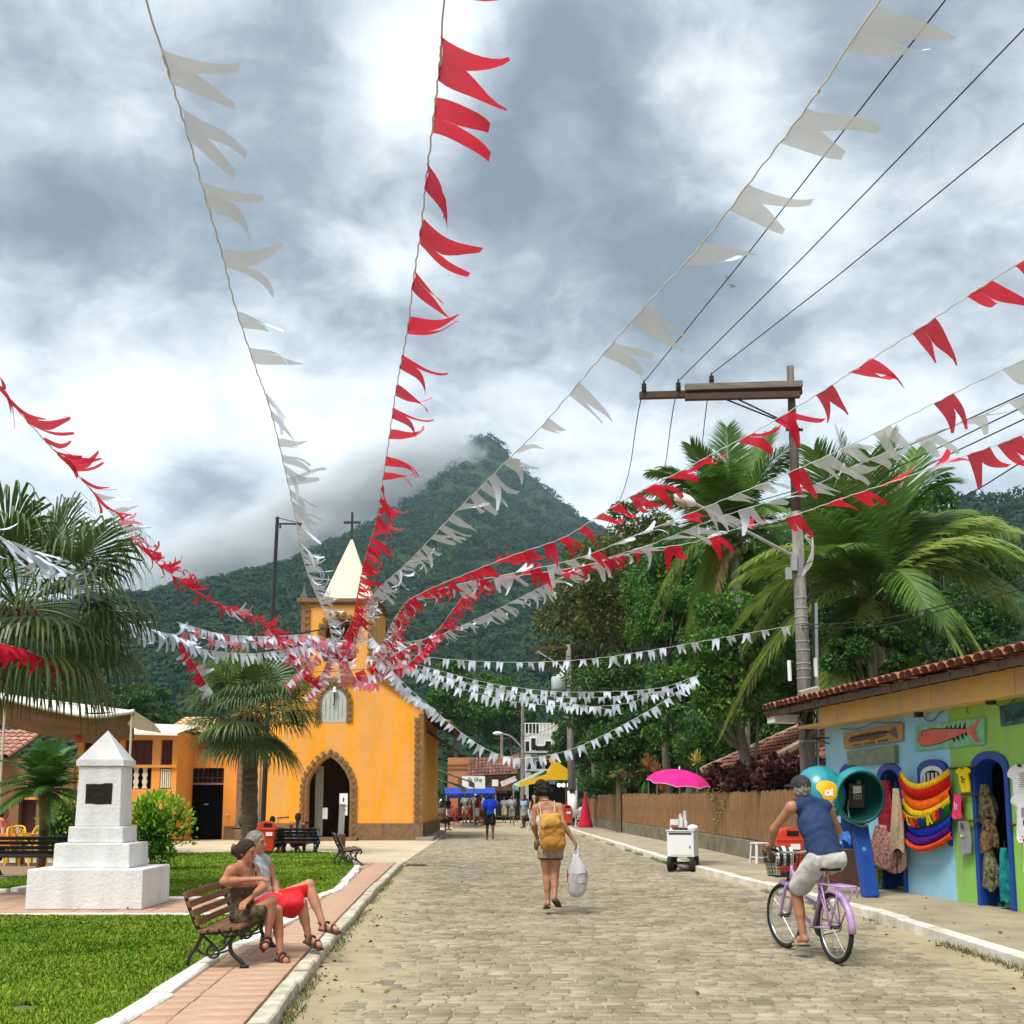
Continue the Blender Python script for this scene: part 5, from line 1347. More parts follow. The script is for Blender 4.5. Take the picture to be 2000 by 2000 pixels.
def topleaves(tname, c, rad, n, seed):
 for o in COL.objects:
  if o.parent is None and o.get('label') == tname:
   g = np.random.default_rng(seed); d = unit(g.normal(0, 1, (n, 3)) + np.array([0, -.4, 1.1])); p = np.array(c) + d * np.array(rad) * g.uniform(.95, 1.2, (n, 1))
   vs, fs = leaf_mesh(p, d + np.array([0, 0, 1.0]), .12 * g.uniform(.6, 1.2, n), g, .42, curl=.1); put_np('young_leaves', vs, fs, M_BUSHT, o, True)
topleaves('rounded bright green shrub right of the white monument', P(308, 1628, Yb), (.66, .6, .72), 900, 5)
topleaves('dark green shrub left of the white monument behind the palm trunk', P(128, 1630, Yb), (.5, .5, .7), 260, 6)
# ---- garden behind the fence
M_RED = leafmat('dark red leaf', (.035, .010, .010), (.11, .03, .028), .15, .5, .01)
bush('shrub', 'dark red leaved shrub behind the fence beside the utility pole', P(1530, 1515, 24.5), (.62, .5, .5), 1500, .23, M_RED, 41, aspect=.6)
bush('shrub', 'dark red leaved shrub behind the fence below the tiled house roof', P(1460, 1522, 27.8), (.62, .5, .45), 1500, .23, M_RED, 42, aspect=.6)
bush('shrub', 'dark red leaved shrub behind the fence right of the pink umbrella', P(1405, 1528, 31), (.55, .5, .42), 1200, .23, M_RED, 43, aspect=.6)
bush('shrub', 'green leafy shrub over the fence beside the gate post', P(1243, 1548, 46.5), (.5, .4, .42), 900, .20, M_LEAF3, 44)
bush('shrub', 'dark hedge shrub over the far end of the fence', P(1165, 1540, 55), (1.1, .6, .6), 2200, .22, M_LEAFD, 45)
bush('shrub', 'dense dark shrub behind the fence left of the pink umbrella', P(1300, 1500, 47), (1.5, .6, 1.3), 5000, .2, M_LEAFD, 46)
bush('shrub', 'dark undergrowth shrub behind the pink umbrella', P(1400, 1470, 40), (1.8, .8, 1.2), 6000, .2, M_LEAFD, 47)
def spiky(label, C, L, n, m, seed, name='cordyline'):
 r = random.Random(seed); C = V(C); t = thing(name, label, 'plant', (C.x, C.y, .08))
 vs, fs = [], []
 for k in range(n):
  az = k * 2.399; el = math.radians(88 - 105 * (k / n)); d = V((math.cos(az) * math.cos(el), math.sin(az) * math.cos(el), math.sin(el)))
  le = L * r.uniform(.75, 1.1); sd = d.cross(V((0, 0, 1)));
  if sd.length < .05: sd = V((1, 0, 0))
  sd.normalize(); pp = V(C); secs = []
  for w in (.02, .05, .04, .003):
   secs.append((pp - sd * w * .5, pp + sd * w * .5)); pp = pp + d * le / 3; d = (d + V((0, 0, -.07))).normalized()
  strip(vs, fs, secs)
 add_mesh('leaves', vs, fs, m, t)
 put(MB().tube([(C.x, C.y, .08), tuple(C)], [.05, .035], 7), 'stem', M_BARK, t, True)
M_ORL = mat('orange spiky leaf', (.30, .12, .035), .6, col2=(.45, .22, .07), scale=2, island=.3, trans=.2)
spiky('tall orange spiky plant behind the fence, left of the umbrella', P(1266, 1500, 45), .72, 70, M_ORL, 1)
spiky('shorter orange spiky plant nearest the gate post', P(1248, 1522, 46), .56, 50, M_ORL, 2)
spiky('orange spiky plant just behind the left edge of the umbrella', P(1283, 1512, 44), .6, 60, M_ORL, 3)
spiky('orange spiky plant showing below the umbrella', P(1296, 1546, 43), .5, 60, M_ORL, 4)
spiky('yellow spiky plant above the umbrella and tiled roof', P(1361, 1490, 34), .45, 44, mat('yellow spiky leaf', (.38, .30, .05), .6, col2=(.52, .42, .10), scale=2, island=.3, trans=.2), 5)
def banana():
 b = P(1256, 1555, 45); t = thing('banana_plant', 'young banana plant with one broad green leaf behind the fence', 'plant', (b.x, b.y, .08)); vs, fs = [], []
 secs = [];
 for k in range(7):
  q = k / 6; w = .24 * math.sin(math.pi * (.12 + .85 * q)); p = b + V((.10 * q, 0, .75 * q - .1 * q * q)); secs.append((p - V((w * .5, -.06, .02)), p));
 strip(vs, fs, secs); strip(vs, fs, [(r_, r_ + V((w_ , .06, -.02))) for (l_, r_), w_ in zip(secs, [.04, .1, .13, .14, .12, .08, .01])])
 add_mesh('leaf', vs, fs, M_LEAF3, t); put(MB().tube([(b.x, b.y, .08), tuple(b)], [.06, .03], 8), 'stem', M_LEAF3, t, True)
banana()

def fallen():
 g = np.random.default_rng(15); n = 330
 y = 1 / g.uniform(1 / 26, 1 / 7.5, n); k = g.uniform(0, 1, n); l = np.array([lkx(a) for a in y]); r = np.array([rkx(a) for a in y])
 x = np.where(k < .30, l + np.abs(g.normal(.12, .25, n)), np.where(k < .52, r - np.abs(g.normal(.08, .2, n)), np.where(k < .72, l - g.uniform(.2, 4.5, n), np.where(k < .88, r + g.uniform(.2, 1.6, n), g.uniform(l, r)))))
 z = np.where(x < l - .02, ZP + .03, np.where(x > r, .135, .018))
 vs, fs = leaf_mesh(np.stack([x, y, z], -1), g.normal(0, 1, (n, 3)) * np.array([1, 1, .02]) * 4 + np.array([0, 0, .35]), g.uniform(.025, .075, n), g, .5, fold=.1)
 put_np('fallen_leaves', vs, fs, mat('fallen leaf', (.10, .055, .02), .9, col2=(.24, .16, .06), scale=4, island=.5, hue=.03), kind='stuff')
fallen()
# ---------------------------------------------------------------- orange restaurant and awnings on the left
def restaurant():
 t = thing('restaurant', 'low orange restaurant with maroon shutters and a wide dark gateway', 'restaurant', (-13, 41, 0))
 Y = 40.6; X = lambda u, y=Y: (u - 1000) / 2117 * y; Z = lambda v, y=Y: 1.5 + (1561.5 - v) / 2117 * y
 gl, gr, gt = X(351), X(436), Z(1500)
 pts = [(X(322), 0), (gl, 0), (gl, gt), (gr, gt), (gr, 0), (X(466), 0), (X(466), Z(1428)), (X(322), Z(1428))]
 put(MB().prism(pts, (0, Y, 0), (1, 0, 0), (0, 0, 1), (0, 1, 0), .4), 'wall', M_ORANGE, t, True)
 put(MB().box((X(438) + X(466)) / 2 + .02, Y - .03, Z(1613) / 2, X(466) - X(440), .08, Z(1613)), 'plinth', M_STONE, t, True)
 gx = (gl + gr) / 2; gate = put(MB().box(gx, Y + .32, Z(1532) / 2, gr - gl, .06, Z(1532) - .02), 'gate', mat('unlit gateway black', (.003, .0025, .002), 1, spec=0), t, True)  # near-black panel paints the shade of the open interior, not a closed leaf
 put(MB().box(gx, Y + .1, Z(1531), gr - gl, .12, .07), 'lintel', mat('mauve lintel', (.28, .16, .13), .7), t, True)
 for k in range(9): put(MB().box(gl + (gr - gl) * (k + .5) / 9, Y + .12, Z(1516), .025, .025, gt - Z(1531)), 'lattice_bar', M_BROWNWOOD, gate, True)
 put(MB().box(gx, Y + .14, Z(1519), gr - gl, .02, .03), 'lattice_rail', M_BROWNWOOD, gate, True)
 put(MB().box(gx, Y + .36, Z(1515), gr - gl, .03, gt - Z(1531)), 'lattice_back', M_DARK, gate, True)
 put(MB().box(gx + .12, Y + .27, 1.32, .14, .04, .04), 'handle', mat('steel', (.5, .5, .5), .3, metal=1), gate, True)
 put(MB().box(X(446), Y - .06, Z(1590), .05, .06, .05), 'bell_push', M_WHITE, t, True)
 # porch
 Yp = 38.6; XP = lambda u: X(u, Yp); ZP_ = lambda v: Z(v, Yp)
 put(MB().box((XP(150) + XP(343)) / 2, Yp + .15, ZP_(1541) / 2, XP(343) - XP(150), .3, ZP_(1541)), 'porch_wall', M_ORANGE, t, True)
 put(MB().box((XP(150) + XP(343)) / 2, Yp + .15, (ZP_(1445) + ZP_(1428)) / 2, XP(343) - XP(150), .3, ZP_(1428) - ZP_(1445)), 'porch_beam', M_ORANGE, t, True)
 for u, w in ((152, .2), (234, .16), (302, .30), (338, .18)): put(MB().box(XP(u), Yp + .15, (ZP_(1541) + ZP_(1445)) / 2, w, .28, ZP_(1445) - ZP_(1541)), 'pillar', M_ORANGE, t, True)
 put(MB().box(XP(343) - .1, Yp + 1.15, ZP_(1428) / 2, .2, 1.7, ZP_(1428)), 'return_wall', M_ORANGE, t, True)
 put(MB().box((XP(150) + XP(343)) / 2, Yp + .1, ZP_(1497), XP(343) - XP(150), .34, .10), 'rail', M_ORANGE, t, True)
 M_MAR = mat('maroon shutter', (.055, .012, .008), .6, col2=(.09, .02, .012), scale=8, stretch=(8, 1, 1))
 for a, b in ((154, 232), (237, 296), (309, 335)):
  s = put(MB().box((XP(a) + XP(b)) / 2, Yp + .22, (ZP_(1446) + ZP_(1494)) / 2, XP(b) - XP(a), .05, ZP_(1446) - ZP_(1494)), 'shutter', M_MAR, t, True)
  for k in range(4): put(MB().box(XP(a) + (XP(b) - XP(a)) * (k + .5) / 4, Yp + .185, (ZP_(1446) + ZP_(1494)) / 2, .03, .03, ZP_(1446) - ZP_(1494) - .08), 'batten', M_MAR, s, True)
 M_BAL = mat('cream baluster', (.66, .58, .42), .7, var=.08)
 def wavy(x):
  z0, z1 = ZP_(1540), ZP_(1500); pts = []
  for k in range(13):
   q = k / 12; pts.append((x - .055 - .045 * math.cos(q * 2 * math.pi * 1.5) ** 2, z0 + (z1 - z0) * q))
  for k in range(13):
   q = 1 - k / 12; pts.append((x + .055 + .045 * math.cos(q * 2 * math.pi * 1.5) ** 2, z0 + (z1 - z0) * q))
  put(MB().prism(pts, (0, Yp + .06, 0), (1, 0, 0), (0, 0, 1), (0, 1, 0), .05), 'baluster', M_BAL, t, True)
 for u in (160, 176, 192, 208, 222, 246, 263, 280): wavy(XP(u))
 for k in range(7): put(MB().box(XP(309 + k * 4.1), Yp + .06, (ZP_(1502) + ZP_(1539)) / 2, .05, .05, ZP_(1502) - ZP_(1539)), 'baluster', M_BAL, t, True)
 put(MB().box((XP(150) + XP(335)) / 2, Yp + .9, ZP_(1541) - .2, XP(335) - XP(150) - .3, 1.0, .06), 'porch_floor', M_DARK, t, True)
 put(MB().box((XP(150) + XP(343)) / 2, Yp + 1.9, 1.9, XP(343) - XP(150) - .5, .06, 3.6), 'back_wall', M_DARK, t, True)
 # roofs
 M_PALE = mat('pale tile', (.55, .34, .16), .85, col2=(.70, .50, .28), scale=4, island=.2)
 e = V((X(318), Y - .45, Z(1437))); up = V((0, 2.6, .75))
 ro = put(MB().bar(e + V((3.2, -.0, -.05)) + up * .0, e + V((3.2, 0, -.05)) + up, 6.4, .05, up=(0, -.2, 1)), 'roof', M_ORANGE, t, True)
 barrel_roof('roof_tiles', e, (1, 0, 0), up, 24, 7, .25, .40, M_PALE, ro, tiles=24)
 M_PAN = mat('white roof sheet', (.68, .64, .54), .6, col2=(.78, .75, .66), scale=1)
 mb = MB(); a, b = XP(98), XP(352); zf = ZP_(1428)
 mb.add([(a, Yp - .6, zf), (b, Yp - .6, ZP_(1434)), (b, Yp + 2.2, zf + .35), (a, Yp + 2.2, zf + .4), (XP(195), Yp - .3, ZP_(1411)), (a, Yp - .6, zf - .09), (b, Yp - .6, ZP_(1434) - .09)], [(0, 1, 4), (1, 2, 4), (2, 3, 4), (3, 0, 4), (5, 6, 1, 0)])
 put(mb, 'porch_roof', M_PAN, t, True)
restaurant()
def big_awning():
 t = thing('awning', 'large sagging brown canvas awning with white scalloped edge', 'awning', (-11.5, 26, 0))
 M_CAN = mat('brown canvas', (.16, .085, .04), .8, col2=(.24, .14, .07), scale=1.2, trans=.25, bump=.2); M_EDG = mat('white awning edge', (.70, .68, .60), .7, var=.08, scale=3)
 pf = lambda u, v, Y: P(u, v, Y)
 top = [(-140, 1335), (0, 1362), (90, 1384), (180, 1399), (232, 1394), (262, 1389)]
 mb = MB(); vs = []; n = len(top)
 for j in range(5):
  for (u, v) in top: vs.append(pf(u, v + j * 13 + (6 * math.sin(j) if j < 4 else 0), 25.5 + j * 1.5))
 mb.add(vs, [(j * n + i, j * n + i + 1, (j + 1) * n + i + 1, (j + 1) * n + i) for j in range(4) for i in range(n - 1)])
 o = put(mb, 'canvas', M_CAN, t, True, smooth=True); s = o.modifiers.new('thick', 'SOLIDIFY'); s.thickness = .02
 put(MB().tube(catmull([pf(u, v, 25.45) for u, v in top], 5), .055, 6), 'edge_roll', M_EDG, t, True, smooth=True)
 put(MB().tube(catmull([pf(-140, 1322, 26.5), pf(0, 1356, 26.5), pf(120, 1373, 26.5), pf(200, 1383, 26.5), pf(262, 1391, 26.5)], 5), .045, 6), 'rear_roll', M_EDG, t, True)
 mb = MB(); b = catmull([pf(0, 1357, 26.4), pf(120, 1374, 26.4), pf(255, 1390, 26.4)], 4); f = catmull([pf(0, 1362, 25.5), pf(120, 1390, 25.5), pf(255, 1390, 25.5)], 4)
 for i in range(len(b) - 1): mb.add([b[i], b[i + 1], f[i + 1], f[i]], [(0, 1, 2, 3)])
 put(mb, 'top_sheet', M_EDG, t, True)
 mb = MB(); sc = [pf(235, 1388, 25.6), pf(262, 1388, 25.6), pf(300, 1412, 27), pf(315, 1430, 28.5), pf(270, 1424, 28.5), pf(238, 1408, 27)]
 mb.add(sc, [(0, 1, 2, 5), (5, 2, 3, 4)]); o = put(mb, 'end_flap', M_EDG, t, True); s = o.modifiers.new('thick', 'SOLIDIFY'); s.thickness = .02
 for u, v, Y in ((11, 1364, 25.5), (258, 1390, 25.5)):
  a = pf(u, v, Y); put(MB().tube([(a.x, a.y, .02), tuple(a)], .03, 8), 'pole', mat('pale pole', (.5, .45, .35), .5), t, True)
 put(MB().box(pf(196, 1378, 26).x, 26, pf(196, 1385, 26).z, .1, .1, .3), 'bracket', M_EDG, t, True)
big_awning()
def tiled_house():
 t = thing('house', 'small brown walled house with clay tiles and dark doorway at the left edge', 'house', (-18.5, 37, 0))
 Y = 36; X = lambda u: (u - 1000) / 2117 * Y; Z = lambda v: 1.5 + (1561.5 - v) / 2117 * Y
 M_W = mat('brown rendered wall', (.20, .11, .05), .85, var=.15, scale=1.2, bump=.2)
 d0, d1, dt = X(38), X(72), Z(1562)
 put(MB().prism([(X(-220), 0), (d0, 0), (d0, dt), (d1, dt), (d1, 0), (X(142), 0), (X(142), Z(1478)), (X(-220), Z(1478))], (0, Y, 0), (1, 0, 0), (0, 0, 1), (0, 1, 0), .3), 'wall', M_W, t, True)
 put(MB().box((d0 + d1) / 2, Y + .3, dt / 2, d1 - d0, .05, dt), 'door', mat('maroon door', (.05, .008, .006), .5), t, True)
 put(MB().box((d0 + d1) / 2, Y - .02, dt + .05, d1 - d0 + .2, .1, .09), 'lintel', M_ORANGE, t, True)
 e = V((X(-225), Y - .5, Z(1482))); up = V((0, 2.6, 1.0))
 ro = put(MB().bar(e + V((2.1, 0, -.06)), e + V((2.1, 0, -.06)) + up, 4.2, .06, up=(0, -.3, 1)), 'roof', M_BROWNWOOD, t, True)
 barrel_roof('roof_tiles', e, (1, 0, 0), up, 17, 7, .25, .40, mat('pink clay tile', (.36, .16, .11), .85, col2=(.50, .27, .19), scale=4, island=.2), ro)
 put(MB().lathe([(.02, .22), (.06, .18), (.05, .05), (.0001, 0)], 10, (X(56), Y - .12, Z(1540))), 'wall_lamp', M_WHITE, t, True)
 p = thing('lantern', 'round orange paper lantern hanging under the awning', 'lantern', P(152, 1441, 30)); put(MB().sphere((0, 0, 0), (.13, .13, .15), 14, 9), 'shade', mat('orange paper', (.62, .16, .05), .8, trans=.4), p, smooth=True); put(MB().tube([(0, 0, .14), (0, 0, .6)], .008, 5), 'cord', M_IRON, p)
tiled_house()

# ---------------------------------------------------------------- benches, bins, posts
M_SLAT = mat('varnished bench slat', (.14, .058, .022), .55, col2=(.23, .105, .042), scale=7, bump=.25, bscale=30, stretch=(4, .6, 4))
M_SLATG = mat('weathered bench slat', (.13, .085, .045), .8, col2=(.22, .16, .09), scale=7, bump=.25, stretch=(4, .6, 4))
M_SLATK = mat('black bench slat', (.014, .012, .010), .6, var=.2)
def bench(label, loc, rz, L=1.25, m=M_SLAT, s=.74, group=None):
 """Low park bench: slats along local y, front towards local +x, scrolled iron ends."""
 t = thing('park_bench', label, 'bench', loc, rz, group)
 for k in range(4): put(MB().box(-.15 * s + k * .125 * s, L / 2, (.405 + .012 * k) * s, .10 * s, L, .035 * s), 'seat_slat', m, t, bevel=.006)
 for k in range(4): put(MB().bar((-.215 * s - .045 * k * s, 0, (.50 + .098 * k) * s), (-.215 * s - .045 * k * s, L, (.50 + .098 * k) * s), .075 * s, .034 * s, up=(1, 0, .42)), 'back_slat', m, t, bevel=.006)
 for y in (.09, L - .09):
  mb = MB(); c = lambda pts, r: mb.tube(catmull([V((a * s, y, b * s)) for a, b in pts], 6), r * s, 6)
  c([(-.40, .86), (-.33, .66), (-.24, .46), (-.18, .38), (-.22, .25), (-.30, .12), (-.33, 0)], .022)
  c([(-.20, .375), (0, .38), (.20, .405), (.27, .40), (.29, .35), (.25, .31)], .022)
  c([(.22, .38), (.14, .28), (.16, .16), (.27, .06), (.30, 0)], .024)
  c([(-.18, .36), (-.06, .26), (.02, .16), (-.05, .11), (-.12, .17), (-.06, .26)], .015)
  c([(.14, .30), (.05, .20), (-.06, .20)], .014); c([(.20, .37), (.10, .33), (.04, .36)], .013); c([(-.26, .22), (-.12, .14), (.02, .16), (.16, .20)], .014)
  c([(-.23, .44), (-.10, .48), (.06, .56), (.22, .56), (.26, .50), (.22, .46)], .018) if False else None
  mb.box(-.33 * s, y, .012, .09 * s, .07 * s, .022); mb.box(.30 * s, y, .012, .09 * s, .07 * s, .022)
  put(mb, 'iron_end', M_IRON, t, smooth=True)
 return t
B1 = (-2.47, 9.18, ZP)
bench('brown slatted bench the couple sits on beside the road', B1, math.radians(1.5), 1.45, M_SLAT, .76)
bench('empty weathered slatted bench at the corner of the far lawn', (-3.42, 23.2, ZP), math.radians(14), 1.25, M_SLATG, .80)
bench('dark bench seen from behind, the woman with a braid sits on it', (-5.05, 28.5, .012), math.radians(90), 1.0, M_SLATK, .9)
bench('dark bench seen from behind, next to the red bin by the church', (-5.98, 28.9, .012), math.radians(90), .75, M_SLATK, .85)
bench('black slatted bench at the left edge near the date palm', (-8.05, 20.2, ZP), math.radians(90), 1.6, M_SLATK, .88)
def bench_post():
 p = G(667, 1672, .1); t = thing('post', 'short square dark wooden post beside the empty bench', 'post', p)
 put(MB().box(0, 0, .27, .16, .16, .54), 'shaft', M_BROWNWOOD, t, bevel=.01)
bench_post()
def litter():
 for k, (u, v) in enumerate(((480, 1893), (700, 1690), (690, 1710))): pass
M_BIN = mat('red bin plastic', (.62, .045, .012), .4, var=.06, scale=3, spec=.45)
def bin_(label, loc, rz, s=1.0):
 t = thing('litter_bin', label, 'bin', loc, rz, 'red street bins')
 mb = MB(); vs = []
 for z, w, d in ((.18, .17, .15), (.20, .19, .165), (.74, .235, .20), (.75, .255, .22), (.79, .255, .22)):
  vs += [(sx * w * s, sy * d * s, z * s) for sx, sy in ((-1, -1), (1, -1), (1, 1), (-1, 1))]
 fs = [(3, 2, 1, 0), (16, 17, 18, 19)] + [(4 * k + i, 4 * k + (i + 1) % 4, 4 * k + 4 + (i + 1) % 4, 4 * k + 4 + i) for k in range(4) for i in range(4)]
 put(mb.add(vs, fs), 'body', M_BIN, t, bevel=.012)
 mb = MB(); n = 9; pts = [(math.cos(math.pi * k / n) * .245 * s, .792 * s + math.sin(math.pi * k / n) * .20 * s) for k in range(n + 1)]
 put(mb.prism(pts, (0, -.215 * s, 0), (1, 0, 0), (0, 0, 1), (0, 1, 0), .43 * s), 'lid', M_BIN, t, bevel=.01)
 put(MB().box(.05 * s, -.205 * s, .88 * s, .22 * s, .03 * s, .10 * s), 'opening', M_DARK, t)
 put(MB().box(.09 * s, -.208 * s, .64 * s, .17 * s, .012 * s, .10 * s), 'sticker', M_WHITE, t)
 put(MB().tube([(0, .16 * s, 0), (0, .16 * s, .5 * s)], .035 * s, 8), 'post', M_IRON, t); put(MB().box(0, .02, .13 * s, .3 * s, .3 * s, .05 * s), 'bracket', M_IRON, t)
 return t
bin_('red plastic bin with white sticker on the plaza in front of the church', (-6.33, 28.1, .012), .1, .95)
bin_('red plastic bin on the right pavement behind the cyclist', (4.72, 18.6, .12), -.1, .92)
bin_('red plastic bin beside the white base of the transformer pole', (2.9, 58.5, 0), .1, 1.25)
def small_left():
 p = V((-7.75, 31.5, .012)); t = thing('globe_stand', 'green dome on a dark table stand beside the fan palm', 'stand', p)
 put(MB().sphere((0, 0, .88), (.20, .20, .21), 16, 10), 'dome', mat('grey green enamel', (.07, .13, .10), .5, var=.1), t, smooth=True)
 put(MB().box(-.08, 0, .66, .50, .34, .035), 'table_top', M_IRON, t); put(MB().tube([(0, 0, 0), (0, 0, .65)], .09, 10), 'column', M_IRON, t)
 p = V(((514 - 1000) / 2117 * 33, 33, .012)); t = thing('lamp_post', 'tall black post with a short side arm and brace at its top', 'lamp post', p)
 H = 1.5 + (1561 - 996) / 2117 * 33; tx = (526 - 514) / 2117 * 33
 put(MB().tube([(0, 0, 0), (tx * .5, 0, H * .55), (tx, 0, H)], [.085, .07, .055], 10), 'pole', M_IRON, t)
 put(MB().tube([(-.13, .05, 0), (-.11, .05, 3.3)], .035, 8), 'conduit', mat('grey pipe', (.25, .25, .25), .5), t)
 mb = MB(); mb.bar((tx, 0, H - .22), (tx + .78, 0, H - .22), .05, .05); mb.tube([(tx, 0, H - .02), (tx + .78, 0, H - .21)], .014, 6); put(mb, 'arm', M_IRON, t)
 for x in (.12, .9): put(MB().lathe([(.0001, -.13), (.035, -.1), (.03, -.03), (.008, 0)], 8, (tx + x * .8, 0, H - .24)), 'hook', M_IRON, t)
small_left()
def chair(label, loc, rz, m, group, s=1.0, cat='chair'):
 """Moulded plastic armchair, facing local -y."""
 t = thing('plastic_chair', label, cat, loc, rz, group)
 put(MB().prism([(-.23, -.22), (.23, -.22), (.21, .20), (-.21, .20)], (0, 0, .42), (1, 0, 0), (0, 1, 0), (0, 0, 1), .03), 'seat', m, t, bevel=.008)
 bk = put(MB().tube(catmull([(-.23, .20, .44), (-.245, .26, .70), (-.17, .30, .86), (0, .31, .89), (.17, .30, .86), (.245, .26, .70), (.23, .20, .44)], 5), .022, 6), 'backrest', m, t, smooth=True)
 for x in (-.14, -.07, 0, .07, .14): put(MB().bar((x, .21, .45), (x * 1.05, .30, .86 - abs(x) * .25), .036, .015, up=(0, 1, 0)), 'slat', m, bk)
 for sx in (-1, 1):
  put(MB().tube([(sx * .27, -.27, 0), (sx * .22, -.20, .43)], [.018, .028], 6), 'leg', m, t); put(MB().tube([(sx * .25, .31, 0), (sx * .21, .19, .43)], [.018, .028], 6), 'leg', m, t)
  put(MB().tube(catmull([(sx * .24, -.20, .43), (sx * .28, -.20, .58), (sx * .285, -.1, .65), (sx * .27, .12, .655), (sx * .245, .255, .68)], 4), .020, 6), 'armrest', m, t, smooth=True)
 t.scale = (s, s, s)
 return t
M_REDP = mat('red chair plastic', (.50, .010, .015), .35, var=.08, spec=.45); M_YELP = mat('yellow chair plastic', (.72, .42, .02), .4, var=.06); M_WHP = mat('white chair plastic', (.66, .66, .64), .4, var=.05)
g_red = 'red plastic chairs beside the church'
for (u, v, rz, lab) in ((866, 1612, 3.1, 'red plastic chair nearest the church wall, seen from behind'), (896, 1611, 3.2, 'red plastic chair right of the one nearest the church'), (880, 1603, .4, 'red plastic chair facing the road across the red table'), (905, 1600, .2, 'red plastic chair farthest along the church side'), (858, 1604, 1.6, 'red plastic chair sideways against the church wall'), (893, 1597, 2.4, 'red plastic chair behind the red table'), (915, 1609, 3.4, 'red plastic chair nearest the middle of the street')):
 p = G(u, v, 0); chair(lab, (p.x, p.y, 0), rz, M_REDP, g_red, 1.12 if v > 1605 else 1.05)
g_y = 'yellow plastic chairs at the restaurant'
Yt = 24.0
for (x, y, rz, lab) in ((-11.55, 22.2, 2.6, 'yellow plastic chair at the left edge behind the black bench'), (-10.55, 23.6, 1.5, 'yellow plastic chair just left of the date palm trunk'), (-11.3, 24.4, -.4, 'yellow plastic chair holding the person at the table'), (-10.75, 24.8, .1, 'yellow plastic chair behind the restaurant table')):
 chair(lab, (x, y, .012), rz, M_YELP, g_y)
def table(name, label, loc, m, w=.75, h=.72):
 t = thing(name, label, 'table', loc)
 put(MB().box(0, 0, h, w, w, .03), 'tabletop', m, t, bevel=.006)
 for a in (-1, 1):
  for b in (-1, 1): put(MB().tube([(a * w * .42, b * w * .42, 0), (a * w * .40, b * w * .40, h)], .02, 6), 'leg', m, t)
 return t
table('plastic_table', 'yellow table with orange cloth and glasses near the date palm', (-10.95, 23.9, .012), M_YELP)
tt = thing('tablecloth', 'orange cloth draped over the yellow restaurant table', 'tablecloth', (-10.95, 23.9, .75)); put(MB().box(0, -.02, .012, .5, .8, .01).box(0, -.43, -.14, .5, .012, .30), 'cloth', mat('orange cloth', (.70, .22, .03), .9), tt)
for k, (x, y) in enumerate(((-.25, -.2), (-.1, -.28), (.08, -.22), (.22, -.25))):
 g = thing('glass', ('short glass at the left end of the orange tablecloth', 'second glass on the orange tablecloth', 'third glass on the orange tablecloth', 'glass at the right end of the orange tablecloth')[k], 'glass', (-10.95 + x, 23.9 + y, .772), group='glasses on the table'); put(MB().lathe([(.028, 0), (.034, .1 + .03 * (k % 2)), (.030, .1 + .03 * (k % 2)), (.025, .01)], 10), 'body', mat('pale glass', (.5, .52, .5), .15, spec=.6), g)
p_ = G(884, 1607, 0); table('plastic_table', 'red plastic table among the red chairs', (p_.x, p_.y - .3, 0), M_REDP, .8, .75)
def stool():
 p = G(1484, 1686, .12); t = thing('stool', 'white plastic stool against the low wall by the fence', 'stool', p, .25)
 put(MB().box(0, 0, .43, .31, .31, .04), 'seat', M_WHP, t, bevel=.012)
 for a in (-1, 1):
  for b in (-1, 1): put(MB().bar((a * .15, b * .15, 0), (a * .125, b * .125, .42), .055, .03), 'leg', M_WHP, t)
  put(MB().bar((a * .14, -.14, .13), (a * .14, .14, .13), .02, .03), 'stretcher', M_WHP, t); put(MB().bar((-.14, a * .14, .13), (.14, a * .14, .13), .02, .03), 'stretcher', M_WHP, t)
stool()

